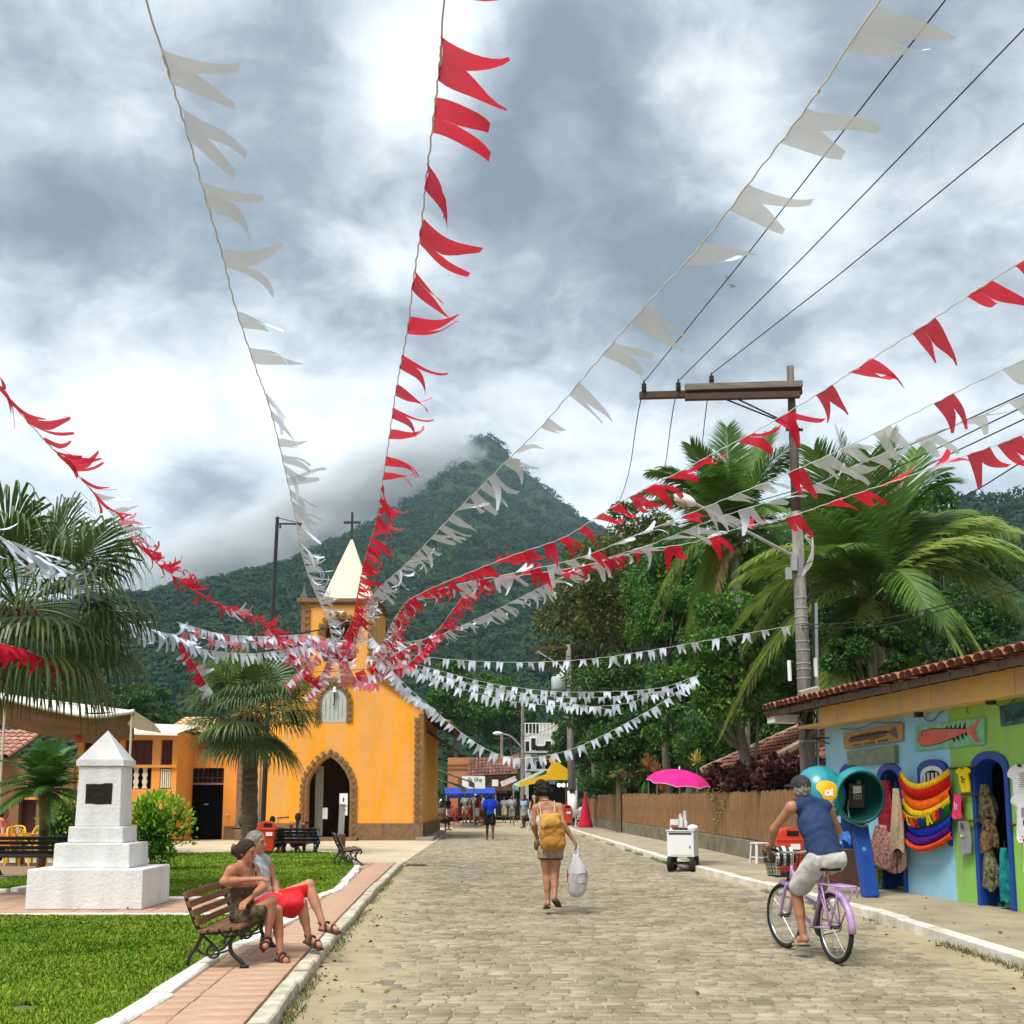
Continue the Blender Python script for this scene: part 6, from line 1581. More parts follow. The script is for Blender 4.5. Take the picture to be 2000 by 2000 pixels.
# ---------------------------------------------------------------- fence, gate post, tiled house
FL = [tuple(G(1565, 1701, .12)[:2]), tuple(G(1469, 1677, .12)[:2]), tuple(G(1358, 1653, .12)[:2]), tuple(G(1213, 1625, .12)[:2]), tuple(G(1150, 1611, .12)[:2])]
def fence():
 M_BAM = mat('bamboo slat', (.155, .08, .034), .7, col2=(.28, .155, .068), scale=3, island=.25, stretch=(6, 6, .8), bump=.2)
 M_LOW = mat('mossy concrete', (.13, .115, .075), .95, col2=(.24, .21, .14), scale=2.2, bump=.5, bscale=14)
 t = thing('fence', 'brown vertical slat fence along the right pavement', 'fence', (*FL[0], .12))
 w = thing('wall', 'low mossy concrete wall under the slat fence', 'wall', (*FL[0], .12))
 r = random.Random(12); slat_me = []
 for k in range(8):
  mb = MB(); n = 6; mb.tube([(0, 0, 0), (r.uniform(-.006, .006), 0, .55), (0, 0, 1.08)], [.026, .028, .025], n); me = bpy.data.meshes.new('slat'); me.from_pydata(mb.v, [], mb.f); me.materials.append(M_BAM); slat_me.append(me)
 cnt = 0; rest = MB(); acc = 0
 for a, b in zip(FL[:-1], FL[1:]):
  a, b = V((*a, 0)), V((*b, 0)); L = (b - a).length; d = (b - a) / L; nrm = V((-d.y, d.x, 0))
  if nrm.x > 0: nrm = -nrm
  put(MB().bar(a + V((0, 0, .33)), b + V((0, 0, .33)), .16, .44), 'segment', M_LOW, w, True, bevel=.02)
  for z in (.82, 1.38): put(MB().bar(a + V((0, 0, z)) - nrm * .05, b + V((0, 0, z)) - nrm * .05, .04, .07), 'rail', M_BROWNWOOD, t, True)
  x = 0
  while x < L:
   p = a + d * x + nrm * .02; wide = p.y > 33
   z0 = .575 + r.uniform(-.015, .015); hs = r.uniform(.97, 1.03) * (1.02 if p.y < 40 else 1.05)
   if cnt < 290 and r.random() > .012:
    o = bpy.data.objects.new('slat', slat_me[r.randrange(8)]); COL.objects.link(o); o.parent = t; o.location = p + V((0, 0, z0)) - V((*FL[0], .12)); o.scale = (1.9 if wide else 1, 1.9 if wide else 1, hs); o.rotation_euler = (0, r.uniform(-.012, .012), r.uniform(0, 6)); cnt += 1
   else: rest.tube([p + V((0, 0, z0)), p + V((0, 0, z0 + 1.08 * hs))], .055, 5)
   x += (.112 if wide else .073) + r.uniform(0, .006)
  put(MB().box(a.x + .06, a.y, .95, .08, .08, 1.55), 'post', M_BROWNWOOD, t, True)
 if rest.v: put(rest, 'far_slats', M_BAM, t, True, kind='stuff')
 g = np.random.default_rng(3); c = []                      # creeper on the slats
 for (u, v) in ((1405, 1560), (1412, 1575), (1420, 1588), (1408, 1600), (1398, 1555), (1425, 1570), (1400, 1620), (1418, 1540), (1388, 1552), (1402, 1640)):
  s = (u - 1469) / (1358 - 1469); q = V((*FL[1], 0)).lerp(V((*FL[2], 0)), max(0, min(1, s * .9))); Y = q.y
  pz = P(u, v, Y).z; c.append((q.x - .06, q.y, pz, .16, 1.2))
 p, d = clump_cloud(c, 26, g, .1); p[:, 0] = np.minimum(p[:, 0], p[:, 0] * 0 + np.repeat([k[0] for k in c], 26)) ; vs, fs = leaf_mesh(p, d + np.array([-1, 0, 0]), .075 * g.uniform(.6, 1.3, len(p)), g)
 o = put_np('creeper', vs, fs, mat('creeper leaf', (.13, .13, .03), .6, col2=(.26, .24, .07), scale=3, island=.3), None); setp(o, 'sparse yellow green creeper climbing the bamboo fence', 'creeper')
 Y = 46.0; x = (1213 - 1000) / 2117 * Y; t = thing('gate_post', 'brown gate post with a small clay tile cap on the fence line', 'gate post', (x, Y, .12)); M_P = mat('brown post wood', (.12, .085, .05), .85, col2=(.20, .15, .09), scale=4, bump=.3, stretch=(4, 4, .7))
 put(MB().box(-.13, -.1, 1.15, .16, .3, 2.3), 'post', M_P, t); put(MB().box(.15, .02, 1.15, .18, .3, 2.3), 'post', M_P, t)
 c = put(MB().prism([(-.5, 0), (.5, 0), (0, .26)], (0, -.35, 2.30), (1, 0, 0), (0, 0, 1), (0, 1, 0), .7), 'cap', M_TILED, t)
 for s in (-1, 1):
  for k in range(3): put(MB().tube([(s * .52, -.28 + .24 * k, 2.31), (0, -.28 + .24 * k, 2.60)], .07, 6), 'tile', M_TILE, t)
 put(MB().tube([(0, -.4, 2.62), (0, .4, 2.62)], .08, 6), 'ridge_tile', M_TILE, t)
 q = G(1268, 1635, .12); t = thing('standpipe', 'small bent white water pipe in front of the low wall', 'pipe', (q.x, q.y, .12)); put(MB().tube(catmull([(-.03, 0, 0), (-.03, 0, .32), (.0, 0, .37), (.06, 0, .34), (.10, 0, 0)], 4), .02, 6), 'pipe', M_WHITE, t)
fence()
def far_house():
 t = thing('house', 'house with a brown clay tile roof behind the slat fence', 'house', (8.5, 29, .1))
 e0, e1, tp = P(1372, 1508, 33), P(1612, 1484, 23), P(1600, 1408, 30)
 ax = (e1 - e0); up = (tp - e0); L = up.length
 M_RB = mat('russet roof tile', (.15, .055, .035), .9, col2=(.27, .115, .075), scale=3, bump=.3, bscale=40, island=.3)
 nx, ny = int(ax.length / .26), int(L / .40)
 ro = put(MB().add([e0 - V((0, 0, .04)), e1 - V((0, 0, .04)), e1 + up - V((0, 0, .04)), e0 + up - V((0, 0, .04))], [(0, 1, 2, 3)]), 'roof', M_BROWNWOOD, t, True)
 barrel_roof('roof_tiles', e0, ax, up, nx, ny, .26, .40, M_RB, ro)
 m = mat('pale verge tile', (.33, .24, .16), .9, col2=(.45, .36, .26), scale=5, island=.2); u_ = up.normalized(); k = 0
 while k * .42 < L:
  a = e0 + u_ * (k * .42) + V((0, 0, .05)); put(MB().tube([a, a + u_ * .46 + V((0, 0, .03))], [.12, .10], 7), 'tile', m, ro, True); k += 1
 a, b = P(1505, 1484, 26), P(1575, 1448, 24.5); n = 7
 for k in range(n): q = a.lerp(b, k / n); put(MB().tube([q, q + (b - a) / n * 1.1], [.11, .10], 7), 'tile', m, ro, True)
 put(MB().add([a, b, b + V((.6, -.3, -.55)), a + V((1.2, -1.0, -.15))], [(0, 1, 2, 3)]), 'lower_roof', M_RB, t, True)
 put(MB().box(9.4, 28.5, 1.1, 4, 6, 2.2, rz=.25), 'wall', M_DARK, t, True)
far_house()

# ---------------------------------------------------------------- utility poles
M_POLEC = mat('grey pole concrete', (.12, .11, .095), .9, col2=(.27, .25, .22), scale=5, bump=.5, bscale=16, stretch=(2, 2, .4))
M_POLEW = mat('dark pole timber', (.085, .072, .06), .9, col2=(.16, .14, .12), scale=6, bump=.5, bscale=20, stretch=(3, 3, .3))
M_STEEL = mat('galvanised steel', (.38, .40, .41), .45, metal=.6, var=.1)
YPOLE = 19.5
def main_pole():
 b = P(1587, 1688, YPOLE); b.z = .12; tp = P(1543, 716, YPOLE)
 t = thing('utility_pole', 'tall grey utility pole with timber crossarm, straps and street lamp', 'utility pole', b)
 at = lambda v: b.lerp(tp, (P(1560, v, YPOLE).z - b.z) / (tp.z - b.z))
 rad = lambda v: .158 - .085 * (P(1560, v, YPOLE).z - b.z) / (tp.z - b.z)
 put(MB().tube([b, at(1250), at(1000)], [.158, rad(1250), rad(1000)], 14), 'lower_shaft', M_POLEC, t, True, smooth=True)
 put(MB().tube([at(1000), tp], [rad(1000) - .004, .068], 4 if False else 12), 'upper_shaft', M_POLEW, t, True, smooth=True)
 A, B = P(1249, 773, YPOLE - .1), P(1566, 764, YPOLE - .1); C = P(1340, 762, YPOLE - .22)
 put(MB().bar(A, B, .10, .13), 'crossarm', M_BROWNWOOD, t, True, bevel=.006); put(MB().bar(P(1338, 757, YPOLE - .22), P(1567, 750, YPOLE - .22), .09, .12), 'crossarm', mat('grey timber', (.14, .12, .10), .85, col2=(.22, .19, .16), scale=5, stretch=(.5, 4, 4)), t, True, bevel=.006)
 put(MB().bar(P(1338, 776, YPOLE - .2), P(1562, 771, YPOLE - .2), .10, .12), 'crossarm', M_BROWNWOOD, t, True, bevel=.006)
 for (u0, v0) in ((1415, 779), (1425, 772)): put(MB().bar(P(u0, v0, YPOLE - .15), at(842) + V((.1, -.12, 0)), .05, .012), 'brace', M_IRON, t, True)
 put(MB().bar(at(843) + V((-.16, -.1, 0)), at(843) + V((.16, -.1, 0)), .03, .05), 'bolt', M_IRON, t, True)
 for u, v in ((1258, 765), (1325, 763), (1390, 750)):
  p = P(u, v, YPOLE - .15); put(MB().lathe([(.02, -.12), (.02, 0), (.045, .01), (.05, .035), (.035, .05), (.05, .065), (.05, .09), (.035, .105), (.045, .12), (.045, .15), (.02, .165), (.012, .22), (.0001, .24)], 10, p), 'insulator', M_IRON, t, True)
 for v in (1125, 1168, 1188, 1205, 1218, 1253, 1270, 1296, 1307, 1325, 1448):
  a = at(v); put(MB().lathe([(rad(v) + .001, -.012), (rad(v) + .009, -.012), (rad(v) + .009, .012), (rad(v) + .001, .012)], 14, a), 'strap', M_STEEL, t, True)
 c = at(1368); bx = put(MB().box(0, 0, 0, .36, .14, .40), 'meter_box', mat('beige metal box', (.36, .34, .26), .5, var=.08, spec=.4), t, bevel=.015)
 bx.matrix_basis = wmat(t).inverted() @ Matrix.Translation(c + V((.05, -.24, 0))) @ Matrix.Rotation(-.25, 4, 'Y') @ Matrix.Rotation(.15, 4, 'X')
 put(MB().lathe([(.06, 0), (.055, .02), (.0001, .025)], 14, (0, 0, 0)), 'dial', M_IRON, bx).matrix_basis = Matrix.Translation((.03, -.07, .06)) @ Matrix.Rotation(math.pi / 2, 4, 'X')
 put(MB().box(.06, -.072, -.12, .14, .006, .05), 'window', M_STEEL, bx)
 put(MB().tube([P(1599, 1690, YPOLE + .02), P(1597, 1500, YPOLE), P(1596, 1405, YPOLE)] , .028, 8), 'conduit', M_STEEL, t, True)
 put(MB().tube(catmull([P(1596, 1405, YPOLE), P(1597, 1390, YPOLE), P(1605, 1388, YPOLE), P(1612, 1410, YPOLE)], 4), .022, 8), 'conduit', M_STEEL, t, True)
 put(MB().tube([P(1596, 1345, YPOLE + .15), P(1594, 1178, YPOLE + .15)], .03, 8), 'conduit', M_STEEL, t, True)
 for v0, v1, du in ((1285, 1322, 29), (1290, 1330, -22)): put(MB().tube([P(1563 + du, v0, YPOLE - .1), P(1565 + du, v1, YPOLE - .1)], .035, 8), 'cable_clamp', M_WHITE, t, True)
 r = random.Random(3)
 for k in range(5): put(MB().tube(catmull([at(1100 + 20 * k) + V((.1, -.15, 0)), at(1180) + V((.16 + .01 * k, -.16, 0)), at(1300) + V((.12, -.17, 0)), at(1400 + 15 * k) + V((.10 - .05 * k, -.17, 0))], 5), .009, 5), 'hanging_cable', M_IRON, t, True)
 put(MB().tube([at(1400) + V((.13 * math.cos(a / 3) - .02, -.2, .13 * math.sin(a / 3))) for a in range(19)], .014, 6, closed=True), 'cable_coil', M_IRON, t, True)
 put(MB().tube([at(1410) + V((.17 * math.cos(a / 3) - .02, -.2, .17 * math.sin(a / 3))) for a in range(19)], .011, 6, closed=True), 'cable_coil', M_IRON, t, True)
 for k in range(4): put(MB().tube(catmull([at(1050) + V((.1, -.1, 0)), at(1075) + V((.22, -.15, .1 * k)), at(1100) + V((.12 + .03 * k, -.16, 0)), at(1130) + V((.0, -.16, 0))], 4), .01, 5), 'tie_wire', mat('pale wire', (.45, .45, .42), .6), t, True)
 a0, a1 = at(1090) + V((-.1, -.1, 0)), P(1358, 984, YPOLE - .6)
 put(MB().tube([a0, a1], [.035, .028], 8), 'lamp_arm', M_STEEL, t, True); put(MB().box(*(at(1094) + V((-.12, -.1, -.05))), .1, .1, .35), 'arm_clamp', M_STEEL, t, True)
 put(MB().box(*(at(1112) + V((-.22, -.08, -.1))), .1, .1, .22), 'photocell', M_STEEL, t, True)
 hd = put(MB().sphere((0, 0, 0), (.22, .11, .10), 16, 10), 'lamp_head', M_WHITE, t, smooth=True); lc = P(1338, 976, YPOLE - .65)
 hd.matrix_basis = wmat(t).inverted() @ Matrix.Translation(lc) @ Matrix.Rotation(.45, 4, 'Y')
 put(MB().lathe([(.12, 0), (.11, -.05), (.06, -.085), (.0001, -.09)], 14, (0, 0, 0), 1.25, .85), 'lens', mat('lamp lens', (.32, .28, .2), .25, spec=.5), hd).location = (-.04, 0, -.05)
 put(MB().box(*(at(1575) + V((-.09, -.145, 0))), .22, .02, .42), 'poster', M_WHITE, t, True); put(MB().box(*(at(1550) + V((-.09, -.16, 0))), .12, .006, .05), 'poster_print', M_IRON, t, True)
main_pole()
def pole2():
 Y = 58.8; b = V(((1118 - 1000) / 2117 * Y, Y, 0)); Z = lambda v: 1.5 + (1561.5 - v) / 2117 * Y; X = lambda u: (u - 1000) / 2117 * Y
 t = thing('utility_pole', 'grey pole with a transformer and a white painted base by the kiosk', 'utility pole', b)
 put(MB().tube([b, (X(1112), Y, Z(1256))], [.24, .13], 12), 'shaft', M_POLEC, t, True, smooth=True)
 put(MB().tube([b + V((0, 0, .01)), V((X(1117.5), Y, Z(1545)))], [.262, .258], 14), 'white_base', M_WHITE, t, True, smooth=True)
 put(MB().box(X(1117), Y - .27, Z(1545), .3, .04, .18), 'sign_plate', M_IRON, t, True)
 put(MB().tube([(X(1127), Y, 0), (X(1126), Y, Z(1520))], .07, 8), 'conduit', M_STEEL, t, True)
 put(MB().bar((X(1038), Y - .1, Z(1265)), (X(1110), Y - .1, Z(1262)), .12, .12), 'crossarm', M_BROWNWOOD, t, True); put(MB().bar((X(1050), Y - .1, Z(1270)), (X(1108), Y - .1, Z(1305)), .1, .06), 'brace', M_STEEL, t, True)
 put(MB().lathe([(.36, 0), (.40, .05), (.40, .65), (.36, .72), (.1, .74), (.1, .85), (.0001, .86)], 16, (X(1092), Y - .1, Z(1347))), 'transformer', mat('grey transformer', (.42, .46, .45), .45), t, True, smooth=True)
 for v in (1395, 1402, 1340): put(MB().lathe([(.2, -.03), (.23, -.03), (.23, .03), (.2, .03)], 12, (X(1115), Y, Z(v))), 'strap', M_STEEL, t, True)
 for k, (v, dv) in enumerate(((1300, 12), (1312, 10))): put(MB().bar((X(1095), Y - .12, Z(v)), (X(1104), Y - .12, Z(v + dv)), .1, .1), 'fuse', M_WHITE, t, True)
pole2()
def street_pole(label, u, vt, Y, lamp=None):
 x = (u - 1000) / 2117 * Y; Z = lambda v: 1.5 + (1561.5 - v) / 2117 * Y
 t = thing('utility_pole', label, 'utility pole', (x, Y, 0)); put(MB().tube([(0, 0, 0), (0, 0, Z(vt))], [.2, .12], 10), 'shaft', M_POLEC, t)
 put(MB().bar((-.7, 0, Z(vt) - .5), (.7, 0, Z(vt) - .5), .1, .1), 'crossarm', M_BROWNWOOD, t)
 if lamp:
  lx = (lamp[0] - 1000) / 2117 * Y - x; lz = Z(lamp[1]); put(MB().tube(catmull([(0, -.1, lz - 1.1), (lx * .5, -.2, lz - .25), (lx, -.3, lz)], 5), .06, 7), 'lamp_arm', M_STEEL, t); put(MB().sphere((lx - .2, -.3, lz), (.35, .18, .14), 12, 8), 'lamp_head', M_WHITE, t, smooth=True)
street_pole('thin grey pole with a curved street lamp beside the white building', 1021, 1375, 78, (977, 1433))
street_pole('slender pole in front of the far tiled roof', 980, 1430, 88)

# ---------------------------------------------------------------- snack cart
def cart():
 p = G(1330, 1690, 0.0); Y = 23.0; t = thing('snack_cart', 'white box snack cart on four small black wheels', 'cart', (3.62, 23.1, 0.0), -.33)
 M_C = mat('white enamel', (.72, .73, .74), .35, var=.03, spec=.4)
 put(MB().box(0, 0, .575, .56, .62, .53), 'body', M_C, t, bevel=.012); put(MB().box(.02, -.313, .55, .44, .012, .40), 'door', M_C, t, bevel=.004)
 put(MB().box(.0, -.316, .79, .47, .012, .03), 'handle_slot', M_DARK, t); put(MB().sphere((.20, -.33, .52), .018, 8, 6), 'knob', M_IRON, t)
 put(MB().box(0, 0, .852, .60, .66, .02), 'top', M_C, t)
 pic = mat('food photo print', (.20, .06, .02), .5, col2=(.60, .42, .28), scale=9); put(MB().box(-.283, -.02, .60, .006, .22, .34), 'picture', pic, t)
 for k in range(3): put(MB().box(-.283, .17, .50 + .06 * k, .006, .1, .018), 'print', M_IRON, t)
 for a in (-1, 1):
  for b in (-1, 1):
   w = put(MB().tube([(a * .235 - .045, b * .22, .165), (a * .235 + .045, b * .22, .165)], .165, 20), 'wheel', mat('black rubber', (.018, .016, .015), .8, var=.2), t, bevel=.015)
   put(MB().tube([(a * .235 - .05, b * .22, .165), (a * .235 + .05, b * .22, .165)], .075, 12), 'hub', mat('brown hub', (.10, .06, .04), .6), w)
 put(MB().bar((-.2, -.22, .165), (.2, -.22, .165), .035, .035), 'axle', M_IRON, t); put(MB().bar((-.2, .22, .165), (.2, .22, .165), .035, .035), 'axle', M_IRON, t)
 for a in (-1, 1): put(MB().bar((a * .15, -.25, .30), (a * .15, .25, .30), .04, .05), 'chassis', M_IRON, t)
 M_ = wmat(t); at = lambda x, y, z: M_ @ V((x, y, z))
 def tool(name, lab, cat, loc, group=None): return thing(name, lab, cat, at(*loc), -.33, group)
 q = tool('tray', 'dark oval tray on top of the white snack cart', 'tray', (.02, -.05, .862)); put(MB().lathe([(.20, 0), (.25, .05), (.24, .055), (.19, .01)], 18, (0, 0, 0), 1, .8), 'dish', mat('dark tin', (.06, .055, .05), .4, metal=.5), q)
 for k, (x, y, h) in enumerate(((-.04, 0, .30), (.06, -.03, .36), (.0, -.1, .22), (.09, -.1, .16))):
  q = tool('cup_stack', ('stack of white cups left of the tallest stack on the cart', 'tallest stack of white cups on the cart', 'short white cup stack at the front of the cart tray', 'lowest white cup stack at the right of the cart tray')[k], 'cups', (x, y, .88), 'cup stacks on the cart'); mb = MB()
  n = int(h / .035); prof = [(.03, 0)]
  for j in range(n): prof += [(.036 + .0, .035 * j + .03), (.040, .035 * j + .034), (.036, .035 * j + .036)]
  put(mb.lathe(prof + [(.03, .035 * n + .036)], 10), 'cups', M_WHITE, q)
 q = tool('paper_box', 'white box with a red stripe on the cart top', 'box', (-.17, .05, .862)); put(MB().box(0, 0, .11, .18, .14, .22), 'box', M_WHITE, q); put(MB().box(-.0, -.072, .07, .16, .006, .06), 'stripe', mat('red stripe', (.4, .08, .05), .6), q)
 q = tool('plastic_bag', 'crumpled white plastic bag at the right edge of the cart top', 'bag', (.25, -.2, .862)); put(MB().sphere((0, 0, .05), (.12, .12, .07), 10, 6), 'bag', M_WHITE, q, smooth=True)
 q = tool('knife', 'dark knife lying across the cart tray', 'knife', (.16, -.06, .93)); put(MB().box(0, 0, 0, .22, .03, .015), 'blade', M_IRON, q)
 # parasol
 u = thing('parasol', 'bright pink parasol leaning over the white snack cart', 'parasol', at(-.13, .05, .863)); C = P(1327, 1503, 23.3) ; B = at(-.13, .05, .6)
 M_PK = mat('hot pink cloth', (.80, .03, .30), .7, var=.04, trans=.35, spec=.15); M_PKE = mat('pale pink hem', (.80, .30, .48), .8)
 axis = (C - B).normalized(); axis = (axis + V((.05, -.02, 0))).normalized(); tilt = V((0, 0, 1)).rotation_difference(V((.10, -.14, 1)).normalized())
 N = 8; R = .69; H = .30
 def rib(k, q): a = 2 * math.pi * (k + .5) / N + .2; return C + tilt @ V((R * math.sin(q * 1.25) / math.sin(1.25) * math.cos(a), R * math.sin(q * 1.25) / math.sin(1.25) * math.sin(a), -H * (q ** 1.9)))
 for k in range(N):
  mb = MB(); vs = []; n = 8; m = 6
  for j in range(n + 1):
   for i in range(m + 1):
    p, q2 = rib(k, j / n), rib(k + 1, j / n); f = i / m; w = p.lerp(q2, f); ctr = C + tilt @ V((0, 0, -H * (j / n) ** 1.9))
    bul = math.sin(math.pi * f) * .035 * (j / n); d = (w - ctr); w = w - V((0, 0, 0)) + (d.normalized() * -bul * .2 if d.length > 1e-5 else V()) + V((0, 0, bul * .9 if j == n else bul * .2)); vs.append(w)
  mb.add(vs, [(j * (m + 1) + i, j * (m + 1) + i + 1, (j + 1) * (m + 1) + i + 1, (j + 1) * (m + 1) + i) for j in range(n) for i in range(m)])
  pn = put(mb, 'panel', M_PK, u, True, smooth=True)
  put(MB().tube([vs[n * (m + 1) + i] + V((0, 0, -.006)) for i in range(m + 1)], .009, 5), 'hem', M_PKE, pn, True)
  put(MB().tube([rib(k, j / 6) - V((0, 0, .012)) for j in range(7)], .006, 5), 'rib', M_STEEL, u, True)
 put(MB().tube(catmull([B, (B + C) / 2 + V((.025, 0, -.05)), C - V((0, 0, .02))], 6), .016, 8), 'pole', mat('pale wood pole', (.5, .36, .22), .6), u, True)
 put(MB().lathe([(.02, 0), (.018, .05), (.0001, .07)], 8, C), 'finial', M_WHITE, u, True)
cart()
def shop_crate():
 p = G(1640, 1718, .12); t = thing('crate', 'dark brown wooden board stand against the blue wall behind the cyclist', 'stand', (5.33, 17.6, .12), rzS); put(MB().box(0, .0, .30, .46, .3, .58), 'box', M_BROWNWOOD, t, bevel=.01)
 for k in range(3): put(MB().box(0, .155, .12 + .17 * k, .42, .012, .10), 'board', mat('red brown board', (.10, .025, .012), .6), t)
shop_crate()

# ---------------------------------------------------------------- far end of the street
def far_street():
 def box_house(name, label, u0, u1, vt, Y, depth, m, cat='building', base=0):
  X = lambda u: (u - 1000) / 2117 * Y; Z = lambda v: 1.5 + (1561.5 - v) / 2117 * Y
  t = thing(name, label, cat, ((X(u0) + X(u1)) / 2, Y, base)); put(MB().box((X(u0) + X(u1)) / 2, Y + depth / 2, Z(vt) / 2, X(u1) - X(u0), depth, Z(vt)), 'wall', m, t, True)
  return t, X, Z
 M_WB = mat('stained white render', (.38, .37, .34), .85, col2=(.56, .55, .52), scale=.5, bump=.2)
 t, X, Z = box_house('building', 'white three storey building with dark windows at the end of the street', 1024, 1084, 1432, 98, 9, M_WB)
 for (u, v, w, h) in ((1030, 1458, .35, .9), (1042, 1454, .40, 1.1), (1056, 1466, .7, .8), (1071, 1460, .5, 1.1), (1033, 1492, .4, 1.0), (1053, 1497, .5, .9), (1071, 1497, .6, 1.2)):
  f = put(MB().box(X(u), 97.95, Z(v), w + .2, .14, h + .2), 'window', M_WHITE, t, True); put(MB().box(X(u), 97.88, Z(v), w, .06, h), 'pane', M_DARK, f, True)
 for v in (1470, 1505): put(MB().box(X(1056), 97.3, Z(v), 1.9, 1.3, .18), 'balcony', M_WB, t, True)
 mb = MB();
 for k in range(9): mb.box(X(1026 + 7 * k), 98.2, Z(1432) + .45, .07, .07, .9)
 mb.bar((X(1024), 98.2, Z(1432) + .9), (X(1084), 98.2, Z(1432) + .9), .08, .08); put(mb, 'railing', M_WHITE, t, True, kind='stuff')
 put(MB().box(X(1074), 100.5, Z(1424), 1.8, 3, 1.0), 'penthouse', M_WB, t, True)
 t, X, Z = box_house('building', 'orange building with pale roof edge at the end of the street', 874, 988, 1480, 84, 8, mat('faded orange render', (.50, .20, .08), .85, var=.12, scale=.6))
 put(MB().box(X(937), 83.9, (Z(1480) + Z(1502)) / 2, .3, .12, .85), 'dark_gap', M_DARK, t, True); put(MB().box(X(957), 83.9, (Z(1480) + Z(1497)) / 2, .1, .14, .7), 'post', M_WHITE, t, True)
 for k in range(2): put(MB().box(X(905), 83.92, Z(1493 + 8 * k), 2.6, .06, .05), 'groove', M_STONE, t, True)
 e = P(892, 1520, 81.5); ax = P(1010, 1514, 81.5) - e; up = V((0, 2.2, 1.5)); ro = put(MB().add([e, e + ax, e + ax + up + V((.2, 0, .3)), e + up + V((3, 0, -.6))], [(0, 1, 2, 3)]), 'tiled_roof', M_TILED, t, True)
 barrel_roof('roof_tiles', e + V((.8, 0, .05)), ax, up, 14, 6, .27, .42, M_TILED, ro)
 put(MB().box(X(955), 82.2, Z(1533), X(1012) - X(895), .5, .9), 'lower_eave', M_TILED, t, True); put(MB().box(X(955), 82.6, Z(1575), X(1012) - X(895), .1, Z(1548)), 'shop_front', M_DARK, t, True)
 s = thing('shop_sign', 'white shop sign with black lettering over the dark awning', 'sign', P(925, 1520, 66)); put(MB().box(P(925, 1520, 66).x, 66, P(925, 1528, 66).z, 1.4, .06, .75), 'panel', M_WHITE, s, True)
 text('da Ilha', .36, M_IRON, s, P(927, 1523, 66) + V((0, -.05, 0)), (1, 0, -.04), (0, 0, 1))
 s = thing('hanging_sign', 'small white hanging sign beside the thin far pole', 'sign', P(967, 1529, 70)); put(MB().box(0, 0, 0, .40, .05, .42), 'panel', M_WHITE, s); put(MB().tube([(0, 0, .2), (0, 0, .5)], .012, 5), 'bracket', M_IRON, s)
 s = thing('shop_sign', 'tilted pink and white sign beside the green awning', 'sign', P(993, 1526, 72)); put(MB().bar((-.5, 0, -.2), (.5, 0, .2), .05, .35, up=(0, 0, 1)), 'panel', mat('pink white sign', (.55, .35, .35), .6, col2=(.75, .7, .7), scale=6), s)
 def awning(label, pts, m, poles=()):
  t = thing('awning', label, 'awning', (pts[0].x, pts[0].y, 0)); o = put(MB().add(pts, [(0, 1, 2, 3)]), 'canopy', m, t, True); so = o.modifiers.new('thick', 'SOLIDIFY'); so.thickness = .06
  a, b = pts[0], pts[1]; put(MB().bar(a - V((0, 0, .12)), b - V((0, 0, .12)), .03, .22), 'valance', m, t, True)
  for p in poles: put(MB().tube([(p.x, p.y, 0), tuple(p)], .04, 7), 'pole', M_STEEL, t, True)
 awning('dark grey awning sloping out from beside the church', [P(926, 1531, 64), P(916, 1527, 56), P(845, 1500, 57), P(852, 1505, 66)], mat('grey awning', (.10, .095, .09), .8, var=.2), [P(926, 1531, 63.8)])
 awning('second pale grey awning under the dark one', [P(912, 1540, 66), P(900, 1540, 60), P(850, 1520, 60), P(860, 1524, 67)], mat('pale awning', (.42, .40, .36), .8, var=.1))
 awning('blue awning over the tables beyond the church', [P(968, 1551, 70), P(870, 1552, 68), P(868, 1540, 72), P(966, 1540, 74)], mat('blue awning', (.015, .06, .42), .7, var=.1, trans=.2), [P(968, 1551, 70), P(872, 1552, 68)])
 awning('pale green awning left of the yellow kiosk', [P(1001, 1532, 66), P(1012, 1536, 61), P(1066, 1503, 62), P(1058, 1504, 68)], mat('pale green awning', (.24, .36, .29), .75, var=.08), [P(1003, 1532, 64)])
 # kiosk
 Y = 62.0; X = lambda u: (u - 1000) / 2117 * Y; Z = lambda v: 1.5 + (1561.5 - v) / 2117 * Y
 t = thing('kiosk', 'street kiosk with a bright yellow stepped canopy', 'kiosk', (X(1075), Y + 1.5, 0)); M_Y = mat('yellow canopy', (.78, .46, .012), .6, var=.05, trans=.15)
 f = [P(1013, 1536, 59), P(1118, 1523, 59), P(1118, 1519, 63), P(1070, 1512, 63)]
 put(MB().prism([(X(1014), Z(1538)), (X(1014), Z(1528)), (X(1070), Z(1512)), (X(1076), Z(1490)), (X(1082), Z(1490)), (X(1088), Z(1490)), (X(1117), Z(1511)), (X(1117), Z(1524)), (X(1072), Z(1524))], (0, Y - 1.2, 0), (1, 0, 0), (0, 0, 1), (0, 1, 0), .15), 'canopy', M_Y, t, True)
 put(MB().add([(X(1082), Y - 1.15, Z(1490)), (X(1112), Y - 1.15, Z(1516)), (X(1112), Y + 3, Z(1510)), (X(1082), Y + 3, Z(1486)), (X(1070), Y - 1.15, Z(1512)), (X(1070), Y + 3, Z(1508))], [(0, 1, 2, 3), (0, 3, 5, 4)]), 'canopy_top', M_Y, t, True)
 put(MB().box(X(1078), Y - .9, Z(1486), .35, .3, .25), 'finial', M_Y, t, True)
 put(MB().box(X(1078), Y + 2.2, 1.2, 2.6, .2, 2.4), 'back_wall', M_DARK, t, True); put(MB().box(X(1088), Y - .2, .5, 1.5, .5, 1.0), 'counter', M_BROWNWOOD, t, True)
